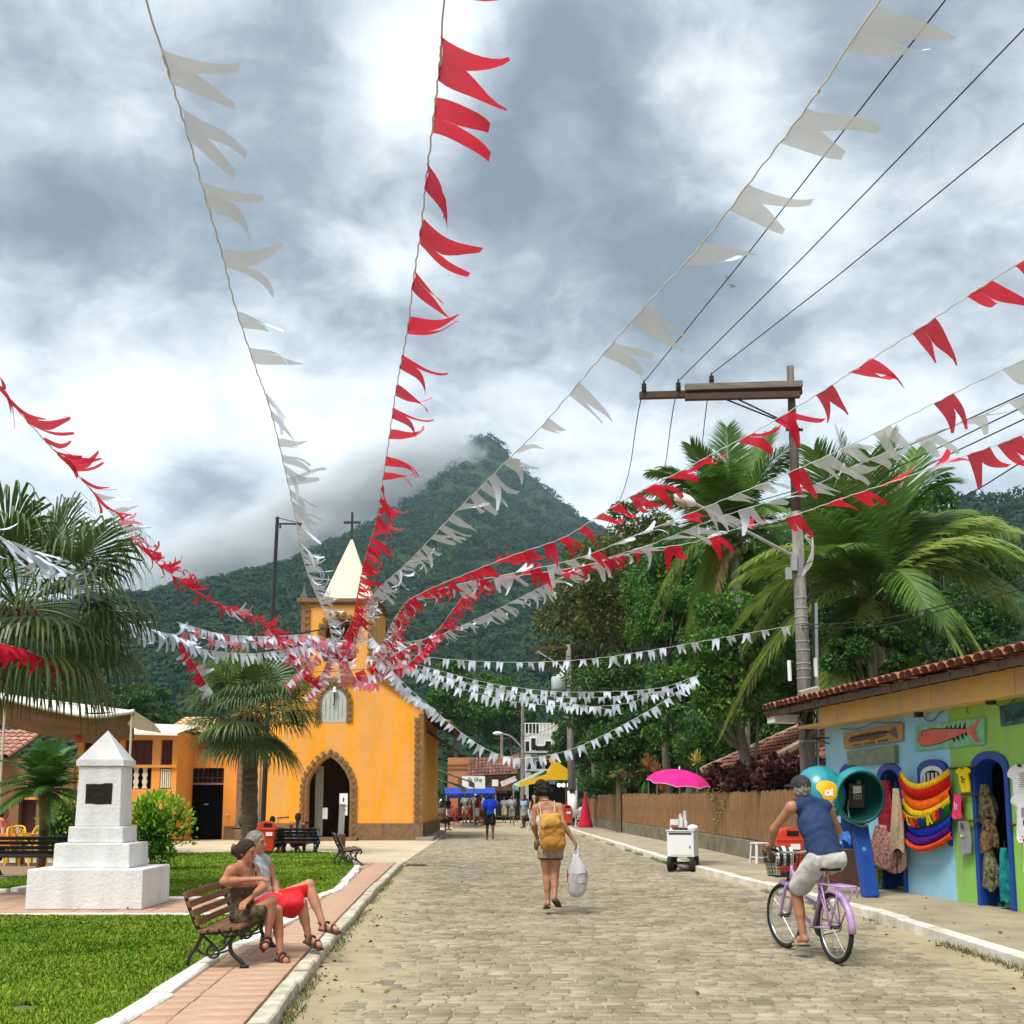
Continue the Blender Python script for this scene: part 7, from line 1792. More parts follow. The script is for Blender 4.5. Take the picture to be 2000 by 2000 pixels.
 for u in (1046, 1104): put(MB().box(X(u), Y - 1.0, Z(1525) / 2, .12, .12, Z(1525)), 'post', M_BROWNWOOD, t, True)
 for u in (1091, 1099.5, 1108): put(MB().sphere((X(u), Y - .6, Z(1534)), .11, 10, 8), 'light_bulb', mat('lit bulb', (1.0, .93, .8), .5, emit=1.5), t, True, smooth=True)
 # folded red parasol
 c = G(1147, 1612, 0); t = thing('closed_parasol', 'folded red parasol cover standing at the end of the fence', 'parasol', (3.65, 54, 0)); put(MB().lathe([(.40, 0), (.36, .25), (.27, .6), (.16, 1.2), (.06, 1.7), (.03, 1.85), (.0001, 1.88)], 14, (0, 0, 0), 1, .7), 'cover', mat('crimson cover', (.52, .010, .035), .6, var=.15, scale=4, bump=.4, bscale=8), t, smooth=True)
 for k, (u, lab) in enumerate(((1046, 'white plastic chair at the cafe left of the kiosk'), (1134, 'white plastic chair of the person beside the red parasol'))):
  chair(lab, ((u - 1000) / 2117 * 56, 56, 0), 1.2 if k == 0 else 3.0, M_WHP, 'white chairs at the kiosk', 1.1)
far_street()

def drain():
 p = G(812, 1690, 0); t = thing('drain_grate', 'small rusty drain grate in the sand at the end of the brick pavement', 'drain', (p.x, p.y, .004))
 put(MB().box(0, 0, 0, .46, .5, .012), 'plate', mat('rusty iron', (.11, .07, .045), .9, var=.3, scale=9), t)
 for k in range(5): put(MB().box(-.16 + .08 * k, 0, .008, .035, .40, .006), 'slot', M_DARK, t)
drain()
# ---------------------------------------------------------------- bunting
M_FR = mat('red paper flag', (.60, .018, .040), .8, var=.12, scale=5, trans=.36, spec=.1)
M_FW = mat('white paper flag', (.67, .745, .86), .8, var=.05, scale=5, trans=.08, spec=.1)
M_FP = mat('faded pink paper flag', (.70, .17, .22), .8, var=.15, scale=5, trans=.40, spec=.1)
def thin(m, a):
 nt = m.node_tree; o = nt.nodes['Material Output']; src = o.inputs[0].links[0].from_socket; t = nt.nodes.new('ShaderNodeBsdfTransparent'); x = nt.nodes.new('ShaderNodeMixShader'); x.inputs[0].default_value = a
 nt.links.new(src, x.inputs[1]); nt.links.new(t.outputs[0], x.inputs[2]); nt.links.new(x.outputs[0], o.inputs[0])
thin(M_FR, .04); thin(M_FW, .24); thin(M_FP, .12)
M_CORD = mat('bunting cord', (.55, .55, .53), .8)
def flag_mesh(r, m, roll=1.0):
 """Swallow-tailed paper flag; each tail curls by its own angle."""
 w, L = .27, .36; R = 8; vs, fs = [], []
 b0 = r.uniform(-.5, .5); tw = r.uniform(-.9, .9); ends = [r.uniform(-2.6, 2.6) * roll, r.uniform(-2.6, 2.6) * roll]; out = r.uniform(-.02, .09); nt = r.uniform(.34, .5); rip = r.uniform(-1, 1); ln = [r.uniform(.8, 1.1), r.uniform(.8, 1.1)]; sk = r.uniform(-.3, .3)
 for hi, half in enumerate((-1, 1)):
  o = len(vs); y = z = 0.0; ang = 0.0
  for j in range(R + 1):
   q = j / R; n = max(0, (q - nt) / (1 - nt))
   ang = b0 * q * 1.5 + ends[hi] * n ** 1.3 + .3 * rip * math.sin(q * 5)
   if j: y += math.cos(ang) * L / R * ln[hi]; z += math.sin(ang) * L / R * ln[hi]
   for k in range(3):
    f = k / 2; x = half * (w / 2 * n * .66 + (w / 2) * (1 - n * .66) * f) + sk * q * .12 + half * out * n * n
    t = tw * q * q; vs.append((x * math.cos(t), y + .012 * rip * math.sin(x * 22) * q, z + x * math.sin(t) + .012 * math.sin(x * 25 + rip * 3)))
  for j in range(R):
   for k in range(2):
    i = o + j * 3 + k; fs.append((i, i + 1, i + 4, i + 3))
 me = bpy.data.meshes.new('flag'); me.from_pydata(vs, [], fs); me.materials.append(m)
 me.polygons.foreach_set('use_smooth', np.ones(len(fs), dtype=bool)); return me
_rf = random.Random(21)
FLAGS = {k: [flag_mesh(_rf, m, .35 + .65 * (i % 3) / 2) for i in range(24)] for k, m in (('r', M_FR), ('w', M_FW), ('p', M_FP))}
WIND = V((1.0, .10, .06))
nstr = 0
def bunting(label, pts, cols, step=.50, wind=1.0, size=1.0, z=4.6, Y=None, start=.15, r=.0045):
 """Cord through pixel-measured points (u, v) at height z (or at depth Y, or (u, v, Y)) carrying swallow-tailed flags."""
 global nstr; nstr += 1
 q = []
 for p in pts:
  if len(p) == 3: q.append(P(*p))
  elif Y is not None: q.append(P(p[0], p[1], Y))
  elif p[1] > 1262: q.append(P(p[0], p[1], 23.5))
  else: q.append(G(p[0], p[1], z))
 if not (0 < pts[0][0] < 2000 and pts[0][1] > 0): q.insert(0, q[0] + (q[0] - q[1]).normalized() * 6)      # on to its far post outside the picture
 line = catmull(q, 10); rr = random.Random(nstr * 17)
 t = thing('bunting_string', label, 'bunting', line[len(line) // 2], group='bunting strings over the square')
 W0 = V(t.location)
 tw = [p + V((.004 * math.sin(i * 2.1), 0, .004 * math.cos(i * 2.1))) for i, p in enumerate(line)]
 put(MB().tube(tw, r, 5), 'cord', M_CORD, t, True)
 d = start; acc = 0.0; k = 0
 for a, b in zip(line[:-1], line[1:]):
  L = (b - a).length
  while acc + L >= d:
   p = a.lerp(b, (d - acc) / L); tg = (b - a).normalized()
   g = V((0, 0, -1)) * rr.uniform(.25, .85) * (1.4 - wind) * 1.5 + WIND * wind * rr.uniform(.7, 1.1) + V((rr.uniform(-.45, .35), rr.uniform(-.4, .4), rr.uniform(-.6, .45))) * (1.0 if wind > .3 else .5)
   y = (g - tg * g.dot(tg)).normalized(); x = tg if rr.random() < .5 else -tg; zv = x.cross(y)
   c = cols[k % len(cols)]; k += 1
   far = p.y > 13; o = bpy.data.objects.new('flag', FLAGS[c][3 * rr.randrange(8) + (rr.choice((1, 2, 2)) if far and wind > .3 else 0) if far else 3 * rr.randrange(8)]); COL.objects.link(o); o.parent = t
   s = size * rr.uniform(.85, 1.12) * (.80 if far and size > .9 else .94)
   M = Matrix((x * s, y * s, zv * s * rr.choice((-1, 1)))).transposed().to_4x4(); M.translation = p - W0; o.matrix_basis = M
   d += step * rr.uniform(.7, 1.3) * (1.0 if wind < .3 and step > .2 else .85 if step < .25 else .52 if far else .95 if p.y > 9 else 1.45 if nstr < 4 else 1.2)
  acc += L
bunting('long red bunting string rising from the church tower to the top centre', [(872, -60), (862, 90), (850, 205), (835, 330), (822, 450), (808, 545), (795, 650), (782, 715), (770, 785), (758, 870), (748, 935), (736, 1010), (722, 1060), (708, 1110), (697, 1165), (690, 1205), (672, 1245), (655, 1275)], 'r', .40)
bunting('long white bunting string rising from the church tower to the top left', [(268, -60), (320, 110), (360, 240), (400, 380), (435, 500), (460, 600), (500, 720), (525, 790), (548, 880), (575, 1000), (590, 1085), (612, 1150), (640, 1212), (650, 1262)], 'w', .42)
bunting('long white bunting string slanting from the church to the top right corner', [(1760, -60), (1590, 190), (1480, 335), (1360, 490), (1240, 620), (1150, 725), (1060, 830), (985, 905), (880, 1010), (800, 1095), (740, 1150), (705, 1200), (690, 1255)], 'w', .44)
bunting('red bunting string from the hub past the pole top to the right edge', [(2060, 470), (1910, 565), (1790, 645), (1680, 715), (1600, 768), (1480, 840), (1400, 882), (1330, 920), (1250, 960), (1180, 1000), (1100, 1050), (1000, 1085), (900, 1125), (830, 1155), (785, 1185), (765, 1238), (745, 1278), (725, 1300)], 'r', .46)
bunting('upper white bunting string from the hub across the utility pole to the right edge', [(2060, 675), (1910, 745), (1770, 815), (1660, 870), (1560, 915), (1440, 965), (1330, 1010), (1230, 1050), (1130, 1090), (1000, 1120), (900, 1140), (820, 1165), (775, 1200), (740, 1270)], 'wwwr', .52)
bunting('lower white bunting string crossing the pole under the upper white one', [(2060, 745), (1920, 810), (1800, 855), (1680, 905), (1560, 960), (1400, 1012), (1280, 1060), (1160, 1100), (1050, 1150), (950, 1200), (850, 1243), (760, 1262), (720, 1285)], 'w', .50)
bunting('red bunting string from the hub across the palm crowns to the right edge', [(2060, 825), (1970, 860), (1870, 895), (1760, 935), (1640, 975), (1540, 1010), (1450, 1030), (1350, 1060), (1250, 1076), (1140, 1105), (1030, 1122), (960, 1134), (915, 1155), (885, 1190), (850, 1235), (800, 1262), (750, 1290), (700, 1312)], 'r', .52)
WLOW = .22
bunting('white bunting string tied to the utility pole above the shop corner', [(1548, 1222, 19.3), (1440, 1240, 20), (1300, 1265, 21), (1170, 1285, 22), (1050, 1293, 23), (950, 1292, 23.5), (850, 1285, 24), (780, 1275, 24), (730, 1262, 24)], 'w', .36, WLOW, .62)
bunting('highest of the white bunting strings sagging to the dark tree', [(1365, 1318), (1290, 1343), (1180, 1351), (1080, 1350), (960, 1335), (860, 1310), (780, 1288), (730, 1275)], 'w', .30, WLOW, .60, Y=24.5)
bunting('second white bunting string sagging to the dark tree', [(1366, 1320), (1290, 1350), (1130, 1363), (1000, 1350), (880, 1325), (780, 1298), (728, 1280)], 'w', .30, WLOW, .60, Y=24.0)
bunting('third white bunting string ending short in front of the dark tree', [(1202, 1387), (1100, 1372), (960, 1348), (850, 1316), (780, 1296), (725, 1283)], 'w', .30, WLOW, .60, Y=23.6)
bunting('fourth white bunting string, lowest of the four sagging together', [(1290, 1352), (1220, 1374), (1130, 1380), (1010, 1371), (900, 1345), (820, 1315), (770, 1300), (728, 1290)], 'w', .32, WLOW, .60, Y=23.2)
bunting('white bunting string hanging in a deep curve over the street', [(1365, 1320), (1310, 1360), (1260, 1392), (1170, 1440), (1100, 1468), (1020, 1481), (960, 1468), (900, 1430), (850, 1388), (800, 1345), (765, 1310), (735, 1290)], 'w', .255, .18, .62, Y=22.5)
bunting('red bunting string from the left edge above the fan palm down to the church', [(-60, 690), (60, 830), (130, 905), (190, 970), (240, 1030), (290, 1085), (335, 1122), (400, 1165), (460, 1195), (520, 1222), (555, 1270), (590, 1322), (618, 1345)], 'rrrrrrrrrrrrrrrrrrrrrrrrrwrwpwp', .33)
bunting('white bunting string from the left edge across the large fan palm', [(-60, 1020), (70, 1085), (140, 1125), (200, 1180), (260, 1215), (330, 1240), (375, 1252)], 'w', .30, .75, 1.4)
bunting('white bunting string from the fan palm tip level to the belfry', [(345, 1215, 20), (430, 1238, 21), (520, 1243, 22), (600, 1240, 23), (650, 1250, 23.5)], 'wwpw', .20, .5, .75)
bunting('pink and white bunting string just below the level white one', [(350, 1232, 20), (430, 1252, 21), (520, 1254, 22), (600, 1250, 23), (655, 1256, 23.5)], 'pwwp', .22, .45, .7)
bunting('white bunting string sagging below the black cable left of the belfry', [(352, 1258, 20), (420, 1272, 21), (500, 1276, 22), (580, 1264, 23), (652, 1244, 23.5)], 'w', .22, .25, .72)
bunting('short red and white bunting tail hanging over the small fan palm', [(352, 1248, 20), (372, 1285, 20.2), (395, 1322, 20.4), (414, 1350, 20.5)], 'rrw', .16, .35, .8)
bunting('bright red bunting string low at the left edge in the fan palm', [(-60, 1240, 13), (20, 1262, 13.6), (70, 1278, 14.2), (115, 1310, 15)], 'r', .34, .5, 1.1)
for lab, pts in (('pink bunting tail falling left in front of the tower', [(650, 1250), (600, 1298), (556, 1340)]), ('pink bunting tail falling to the left of the niche', [(652, 1256), (632, 1308), (612, 1345), (598, 1358)]),
                 ('pink bunting tail hanging straight below the belfry', [(660, 1255), (662, 1300), (666, 1338)]), ('pink bunting tail falling right to the tower ledge', [(668, 1250), (682, 1300), (700, 1330), (736, 1336)]),
                 ('tangled pink and white bunting across the belfry opening', [(600, 1262), (630, 1250), (652, 1262), (676, 1250), (700, 1268)]), ('pink bunting loop left of the belfry', [(520, 1222), (548, 1250), (572, 1290), (600, 1268), (640, 1250)]), ('white bunting loop at the hub right of the tower', [(722, 1240), (745, 1262), (775, 1252), (800, 1268)]), ('red bunting loop hanging below the hub', [(735, 1262), (752, 1300), (785, 1304), (815, 1280), (850, 1240)]), ('pink bunting swag between the belfry and the hub', [(700, 1320), (735, 1318), (760, 1302), (790, 1290)]), ('white bunting tail running down along the church roof edge', [(735, 1290), (770, 1315), (790, 1345), (810, 1362), (850, 1385)])):
 bunting(lab, pts, 'w' if lab[0] == 'w' else 'rrp' if lab[0] == 'r' else 'ppwpw', .085, .25, .62, Y=23.5)

# ---------------------------------------------------------------- overhead lines
M_WIRE = mat('black cable', (.018, .018, .02), .6)
def cable(label, pts, r=.012, group='overhead wires'):
 q = [P(*p) for p in pts]
 if pts[-1][0] > 2000: q.append(q[-1] + (q[-1] - q[-2]).normalized() * 12)
 if pts[0][0] < 0: q.insert(0, q[0] + (q[0] - q[1]).normalized() * 8)
 t = thing('cable', label, 'wire', q[0], group=group); put(MB().tube(catmull(q, 8), r, 6), 'wire', M_WIRE, t, True)
for (u, v, u1, v1, w, nm) in ((1258, 746, 1862, -20, 1136, 'left'), (1325, 744, 2040, 15, 1208, 'middle'), (1390, 730, 2040, 208, 1285, 'right')):
 a = P(u, v, YPOLE - .15); b = G(u1, v1, a.z); c = a + (b - a) * 1.6
 t = thing('cable', 'thin power line from the %s insulator up out of the picture' % nm, 'wire', a, group='overhead wires'); put(MB().tube([a, (a + b) / 2 - V((0, 0, .05)), b, c], .0085, 6), 'wire', M_WIRE, t, True)
 cable('thin power line from the %s insulator down behind the trees' % nm, [(u, v + 5, YPOLE - .1), ((u + w) / 2 - 4, (v + 1262) / 2 + 12, 36), (w - 90, 1262, 58.6)], .010)
for k, (p0, p1, p2, lab) in enumerate((((1562, 955), (1780, 868), (2060, 742), 'topmost of the four wires from the pole to the right edge'), ((1563, 1000), (1790, 895), (2060, 765), 'second of the four wires from the pole to the right edge'),
                                       ((1564, 1040), (1800, 915), (2060, 790), 'third of the four wires from the pole to the right edge'), ((1565, 1105), (1850, 985), (2060, 865), 'lowest of the four wires from the pole to the right edge'))):
 cable(lab, [(*p0, 19.5), (*p1, 14.5), (*p2, 10)], .008)
cable('wire from the pole sagging over the shop roof', [(1566, 1222, 19.4), (1700, 1212, 17), (1850, 1180, 14), (2060, 1108, 11)], .009)
cable('second wire from the pole sagging over the shop roof', [(1566, 1228, 19.4), (1720, 1222, 17), (1880, 1180, 14), (2060, 1135, 11)], .009)
cable('thick black cable from the left edge past the belfry to the utility pole', [(-60, 1268, 15), (300, 1264, 20), (500, 1250, 22), (650, 1225, 23.5), (760, 1197, 24), (950, 1155, 23.5), (1100, 1120, 22.5), (1300, 1072, 21), (1555, 1012, 19.5)], .016)
cable('thin cable crossing the tower below its cornice', [(300, 1215, 24), (560, 1192, 28), (740, 1168, 30), (900, 1140, 30), (1150, 1075, 28), (1545, 960, 19.6)], .010)
cable('thin reddish cable crossing the ledge under the tower', [(560, 1315, 25), (700, 1308, 25), (830, 1296, 25), (1150, 1280, 26)], .008)
cable('cable from the utility pole down to the street trees', [(1545, 1120, 19.5), (1440, 1250, 24), (1300, 1330, 32), (1180, 1345, 45), (1122, 1335, 58)], .011)
cable('cable from the transformer pole to the far thin pole', [(1112, 1395, 58), (1070, 1425, 66), (1021, 1440, 78)], .016)
def bird(label, u, v, rot):
 p = P(u, v, 45); t = thing('bird', label, 'bird', p, rot); m = mat('bird grey', (.10, .11, .12), .8)
 mb = MB(); mb.lathe([(.0001, -.11), (.03, -.06), (.04, 0), (.03, .06), (.0001, .1)], 8); mb.v = [(x, z, y) for x, y, z in mb.v]
 for s in (-1, 1):
  pts = [(0, .04, 0), (s * .12, .06, .05), (s * .26, -.06, .02), (s * .13, -.01, .045), (0, -.03, 0)]; mb.prism([(a, b) for a, b, c in pts], (0, 0, .01), (1, 0, .1 * s), (0, 1, 0), (0, 0, 1), .008)
 mb.prism([(-.03, -.08), (.03, -.08), (.05, -.2), (0, -.12), (-.05, -.2)], (0, 0, 0), (1, 0, 0), (0, 1, 0), (0, 0, 1), .008)
 put(mb, 'body', m, t).rotation_euler = (1.0, .6, 0)
bird('small grey swallow flying, the upper of two below the right string', 1419, 541, .6); bird('small grey swallow flying, the lower of two below the right string', 1431, 559, -.5)
# ---------------------------------------------------------------- people: one smooth skin per body, clothes as their own shells
def surfnet(F, org, h):
 S = F < 0; n = F.shape; a = [slice(0, -1), slice(1, None)]
 cnt = sum(S[a[i], a[j], a[k]].astype(np.int8) for i in (0, 1) for j in (0, 1) for k in (0, 1))
 mask = (cnt > 0) & (cnt < 8); I = np.argwhere(mask); idx = -np.ones(mask.shape, np.int64); idx[mask] = np.arange(len(I))
 acc = np.zeros((len(I), 3)); wt = np.zeros(len(I))
 cor = np.array([(i, j, k) for i in (0, 1) for j in (0, 1) for k in (0, 1)])
 val = [F[tuple((I + c).T)] for c in cor]
 for p in range(8):
  for q in range(p + 1, 8):
   if np.abs(cor[p] - cor[q]).sum() != 1: continue
   x = (val[p] < 0) != (val[q] < 0)
   t = val[p][x] / (val[p][x] - val[q][x]); acc[x] += cor[p] + (cor[q] - cor[p]) * t[:, None]; wt[x] += 1
 vs = (I + acc / wt[:, None]) * h + org; fs = []
 for ax in range(3):
  b, c = (ax + 1) % 3, (ax + 2) % 3
  lo = [slice(None)] * 3; hi = [slice(None)] * 3; lo[ax] = slice(0, -1); hi[ax] = slice(1, None)
  A = S[tuple(lo)]; B = S[tuple(hi)]; E = np.argwhere(A != B)
  E = E[(E[:, b] > 0) & (E[:, c] > 0) & (E[:, b] < n[b] - 1) & (E[:, c] < n[c] - 1)]
  db = np.zeros(3, int); db[b] = 1; dc = np.zeros(3, int); dc[c] = 1
  q = np.stack([idx[tuple((E - db - dc).T)], idx[tuple((E - dc).T)], idx[tuple(E.T)], idx[tuple((E - db).T)]], 1)
  fl = A[tuple(E.T)]; q[~fl] = q[~fl][:, ::-1]; fs.append(q)
 return vs, np.concatenate(fs)
class Sdf:
 def __init__(s, vox): s.vox, s.p, s.cuts, s.wr = vox, [], [], 0
 def cap(s, a, b, ra, rb=None, k=.025):
  a, b = np.array(a), np.array(b); rb = ra if rb is None else rb
  lo, hi = np.minimum(a - ra, b - rb), np.maximum(a + ra, b + rb)
  def f(X):
   ab = b - a; t = np.clip(((X - a) @ ab) / max(ab @ ab, 1e-9), 0, 1)
   return np.linalg.norm(X - a - t[..., None] * ab, axis=-1) - (ra + (rb - ra) * t)
  s.p.append((lo, hi, f, k)); return s
 def ell(s, c, r, k=.02, B=None):
  c, r = np.array(c), np.array(r); B = np.eye(3) if B is None else np.array(B); m = r.max()
  def f(X):
   q = (X - c) @ B.T; k0 = np.linalg.norm(q / r, axis=-1); k1 = np.linalg.norm(q / r ** 2, axis=-1) + 1e-9
   return k0 * (k0 - 1) / k1
  s.p.append((c - m, c + m, f, k)); return s
 def cut(s, pt, n): s.cuts.append((np.array(pt), np.array(V(n).normalized()))); return s
 def mesh(s):
  h = s.vox; lo = np.min([p[0] for p in s.p], 0) - 4 * h; hi = np.max([p[1] for p in s.p], 0) + 4 * h
  n = np.ceil((hi - lo) / h).astype(int) + 1; F = np.full(n, 1.0, np.float32)
  ax = [lo[i] + np.arange(n[i]) * h for i in range(3)]
  for plo, phi, f, k in s.p:
   i0 = np.maximum(((plo - k - 3 * h - lo) / h).astype(int), 0); i1 = np.minimum(((phi + k + 3 * h - lo) / h).astype(int) + 2, n)
   sl = tuple(slice(a, b) for a, b in zip(i0, i1))
   X = np.stack(np.meshgrid(*[ax[i][sl[i]] for i in range(3)], indexing='ij'), -1)
   d = f(X); o = F[sl]; hh = np.maximum(k - np.abs(o - d), 0) / k if k > 0 else 0
   F[sl] = np.minimum(o, d) - hh * hh * k * .25
  if s.wr:
   X = np.stack(np.meshgrid(*ax, indexing='ij'), -1); x, y, z = X[..., 0], X[..., 1], X[..., 2]
   F += (s.wr * np.sin(26 * x + 17 * z + 2.2 * np.sin(21 * y + 9 * z)) * np.sin(31 * z - 19 * x + 13 * y + 1.5 * np.sin(23 * x))).astype(np.float32)
  if s.cuts:
   X = np.stack(np.meshgrid(*ax, indexing='ij'), -1)
   for p, nn in s.cuts: F = np.maximum(F, (X - p) @ nn)
  return surfnet(F, lo, h)
CLOTH = {'shirt': .0045, 'shorts': .006, 'sleeveless_shirt': .006, 'vest': .005, 'top': .003, 'dress_skirt': .005, 'dress_top': .003, 'main_bag': .005, 'flap': .006}
def sput(sd, name, m, par, **k):
 if sd.vox < .012: sd.wr = CLOTH.get(name, 0)
 vs, fs = sd.mesh(); return put_np(name, vs, fs, m, par, True, True, **k)
SKIN = lambda n, c: mat(n, c, .5, col2=tuple(x * 1.18 for x in c), scale=9, bump=.08, bscale=80, spec=.35)
M_EYE = mat('eye dark', (.02, .015, .012), .3); M_LIP = mat('lip', (.30, .09, .07), .5)
def basis(f, up=(0, 0, 1)):
 f = V(f).normalized(); r = f.cross(V(up)).normalized(); return r, f, r.cross(f)      # right, forward, up
def hand(S, w, hd, pn, s, curl=.5, thumb=1, spread=.02):
 """Palm, four bent fingers of unequal length and a thumb from the palm's side; pn points out of the palm."""
 w, hd, pn = V(w), V(hd).normalized(), V(pn); pn = (pn - hd * pn.dot(hd)).normalized(); sd = hd.cross(pn) * thumb
 for i in (-1, 0, 1): S.cap(w + sd * i * .013 * s, w + hd * .075 * s + sd * i * .024 * s, .017 * s, .015 * s, .012)
 for i, L in enumerate((.068, .078, .073, .056)):
  b = w + hd * .080 * s + sd * (.030 - .020 * i) * s; d = (hd + sd * (.12 - .08 * i)).normalized(); a = b; q = d
  for ph in (.45, .32, .23):
   q = (q + pn * curl * .9).normalized(); e = a + q * L * ph * s; S.cap(a, e, .0095 * s, .0085 * s, .006); a = e
 a = w + hd * .025 * s + sd * .028 * s; b = a + (hd * .6 + sd * .75 + pn * .3).normalized() * .042 * s; c = b + (hd * .9 + sd * .25 + pn * (.2 + curl * .4)).normalized() * .034 * s
 S.cap(a, b, .014 * s, .011 * s, .012); S.cap(b, c, .011 * s, .009 * s, .006)
def head(S, c, f, up, s, t=None, far=False):
 r, f, u = basis(f, up); B = np.array([r, f, u]); c = V(c)
 S.ell(c + u * .02 * s, np.array((.074, .094, .098)) * s, .02, B); S.ell(c + f * .022 * s - u * .045 * s, np.array((.056, .070, .072)) * s, .03, B)
 if not far:
  S.cap(c + f * .088 * s + u * .012 * s, c + f * .108 * s - u * .022 * s, .010 * s, .0145 * s, .012)
  S.cap(c + f * .075 * s - u * .088 * s, c + f * .072 * s - u * .085 * s, .020 * s, None, .02)
  for q in (-1, 1): S.ell(c + r * q * .076 * s - f * .008 * s - u * .008 * s, np.array((.010, .020, .032)) * s, .006, B); S.cap(c + f * .082 * s + r * q * .012 * s + u * .030 * s, c + f * .070 * s + r * q * .045 * s + u * .032 * s, .010 * s, None, .012)
 return r, f, u
def face(t, c, r, f, u, s):
 c = V(c)
 for q in (-1, 1):
  put(MB().sphere(c + f * .083 * s + r * q * .031 * s + u * .006 * s, .010 * s, 10, 6), 'eye', M_EYE, t, True, smooth=True)
  put(MB().tube([c + f * .091 * s + r * q * .014 * s + u * .028 * s, c + f * .082 * s + r * q * .048 * s + u * .030 * s], .0045 * s, 5), 'eyebrow', mat('brown hair', (.03, .016, .010), .7), t, True)
 put(MB().tube([c + f * .086 * s - r * .024 * s - u * .060 * s, c + f * .096 * s - u * .058 * s, c + f * .086 * s + r * .024 * s - u * .060 * s], .0065 * s, 6), 'mouth', M_LIP, t, True, smooth=True)
def body(S, J, s, far=False, fem=False):
 g = lambda k: V(J[k]); mid = (g('pel') + g('chest')) / 2
 acr = (g('shR') - g('shL')).normalized(); up = (g('neck') - g('pel')).normalized(); fw = up.cross(acr).normalized(); B = np.array([acr, fw, acr.cross(fw)])
 S.ell(g('pel'), np.array((.150 if fem else .142, .105, .11)) * s, .04, B); S.ell(mid, np.array((.118 if fem else .132, .088, .15)) * s, .05, B); S.ell(g('chest'), np.array((.150 if fem else .165, .105, .15)) * s, .05, B)
 if fem:
  for q in (-1, 1): S.ell(g('chest') + fw * .075 * s + acr * q * .062 * s - up * .02 * s, np.array((.058, .055, .058)) * s, .03, B)
 S.cap(g('shL') - up * .012 * s, g('shR') - up * .012 * s, .052 * s, None, .04); S.cap(g('shL'), g('neck'), .045 * s, .048 * s, .03); S.cap(g('shR'), g('neck'), .045 * s, .048 * s, .03)
 S.cap(g('neck') - up * .02 * s, V(J['head']) - V(J.get('face', (0, 1, 0))) * .012 * s, .052 * s, .046 * s, .02)
 for q in 'LR':
  S.cap(g('sh' + q), g('el' + q), .050 * s, .039 * s, .03); S.cap(g('el' + q), g('wr' + q), .040 * s, .025 * s, .015)
  e, w = g('el' + q), g('wr' + q); S.cap(e.lerp(w, .12), e.lerp(w, .4), .043 * s, .038 * s, .02)
  S.cap(g('hip' + q), g('kn' + q), .088 * s, .056 * s, .03); S.cap(g('kn' + q), g('an' + q), .054 * s, .034 * s, .02)
  k_, a_ = g('kn' + q), g('an' + q); d = (a_ - k_).normalized(); t = g('to' + q) - a_; bk = -(t - d * t.dot(d)); bk = bk.normalized() if bk.length > 1e-4 else V((0, -1, 0))
  S.cap(k_.lerp(a_, .2) + bk * .014 * s, k_.lerp(a_, .5) + bk * .010 * s, .052 * s, .044 * s, .03)
  hl = a_ - d * -.03 * s + bk * .03 * s; S.cap(hl, g('to' + q), .034 * s, .024 * s, .02); S.cap(a_.lerp(g('to' + q), .5), g('to' + q), .034 * s, .030 * s, .015)
  hdv = (w - e).normalized(); pn = V(J.get('pn' + q, acr * (-1 if q == 'R' else 1)))
  if far: S.cap(w, w + hdv * .13 * s, .030 * s, .020 * s, .015)
  else: hand(S, w, V(J.get('hd' + q, hdv)), pn, s * 1.0, J.get('curl' + q, .35), 1 if q == 'R' else -1)
 return head(S, J['head'], J.get('face', (0, 1, 0)), J.get('hup', up), s, None, far)
def torso_cloth(S, J, s, o, sleeves=0.0, fem=False, hang=0.0, lo=None):
 g = lambda k: V(J[k]); mid = (g('pel') + g('chest')) / 2; acr = (g('shR') - g('shL')).normalized(); up = (g('neck') - g('pel')).normalized(); fw = up.cross(acr).normalized(); B = np.array([acr, fw, acr.cross(fw)]); O = np.array((o, o, o))
 S.ell(g('pel'), np.array((.150, .112, .12)) * s + O, .05, B); S.ell(mid, np.array((.134, .100, .16)) * s + O, .06, B); S.ell(g('chest'), np.array((.163, .112, .15)) * s + O, .05, B)
 if fem:
  for q in (-1, 1): S.ell(g('chest') + fw * .075 * s + acr * q * .062 * s - up * .02 * s, np.array((.058, .055, .058)) * s + O, .03, B)
 S.cap(g('shL').lerp(g('shR'), .06), g('shR').lerp(g('shL'), .06), .050 * s + o, None, .04)
 S.cap(g('shL'), g('neck'), .042 * s + o, .050 * s + o, .03); S.cap(g('shR'), g('neck'), .042 * s + o, .050 * s + o, .03)
 if sleeves:
  for q in 'LR': S.cap(g('sh' + q), g('sh' + q).lerp(g('el' + q), sleeves), .060 * s + o, .066 * s + o, .03)
 return up, acr, fw
def legs_cloth(S, J, s, o, f, flare=.03):
 g = lambda k: V(J[k]); acr = (g('shR') - g('shL')).normalized(); up = (g('neck') - g('pel')).normalized(); fw = up.cross(acr).normalized(); B = np.array([acr, fw, acr.cross(fw)])
 S.ell(g('pel'), np.array((.152, .115, .12)) * s + o, .04, B)
 for q in 'LR':
  e = g('hip' + q).lerp(g('kn' + q), min(f, 1)); S.cap(g('hip' + q), e, .094 * s + o, (.094 - .034 * min(f, 1)) * s + o + flare, .03)
  if f > 1: S.cap(e, g('kn' + q).lerp(g('an' + q), f - 1), .060 * s + o + flare, .050 * s + o + flare, .02)
 return up
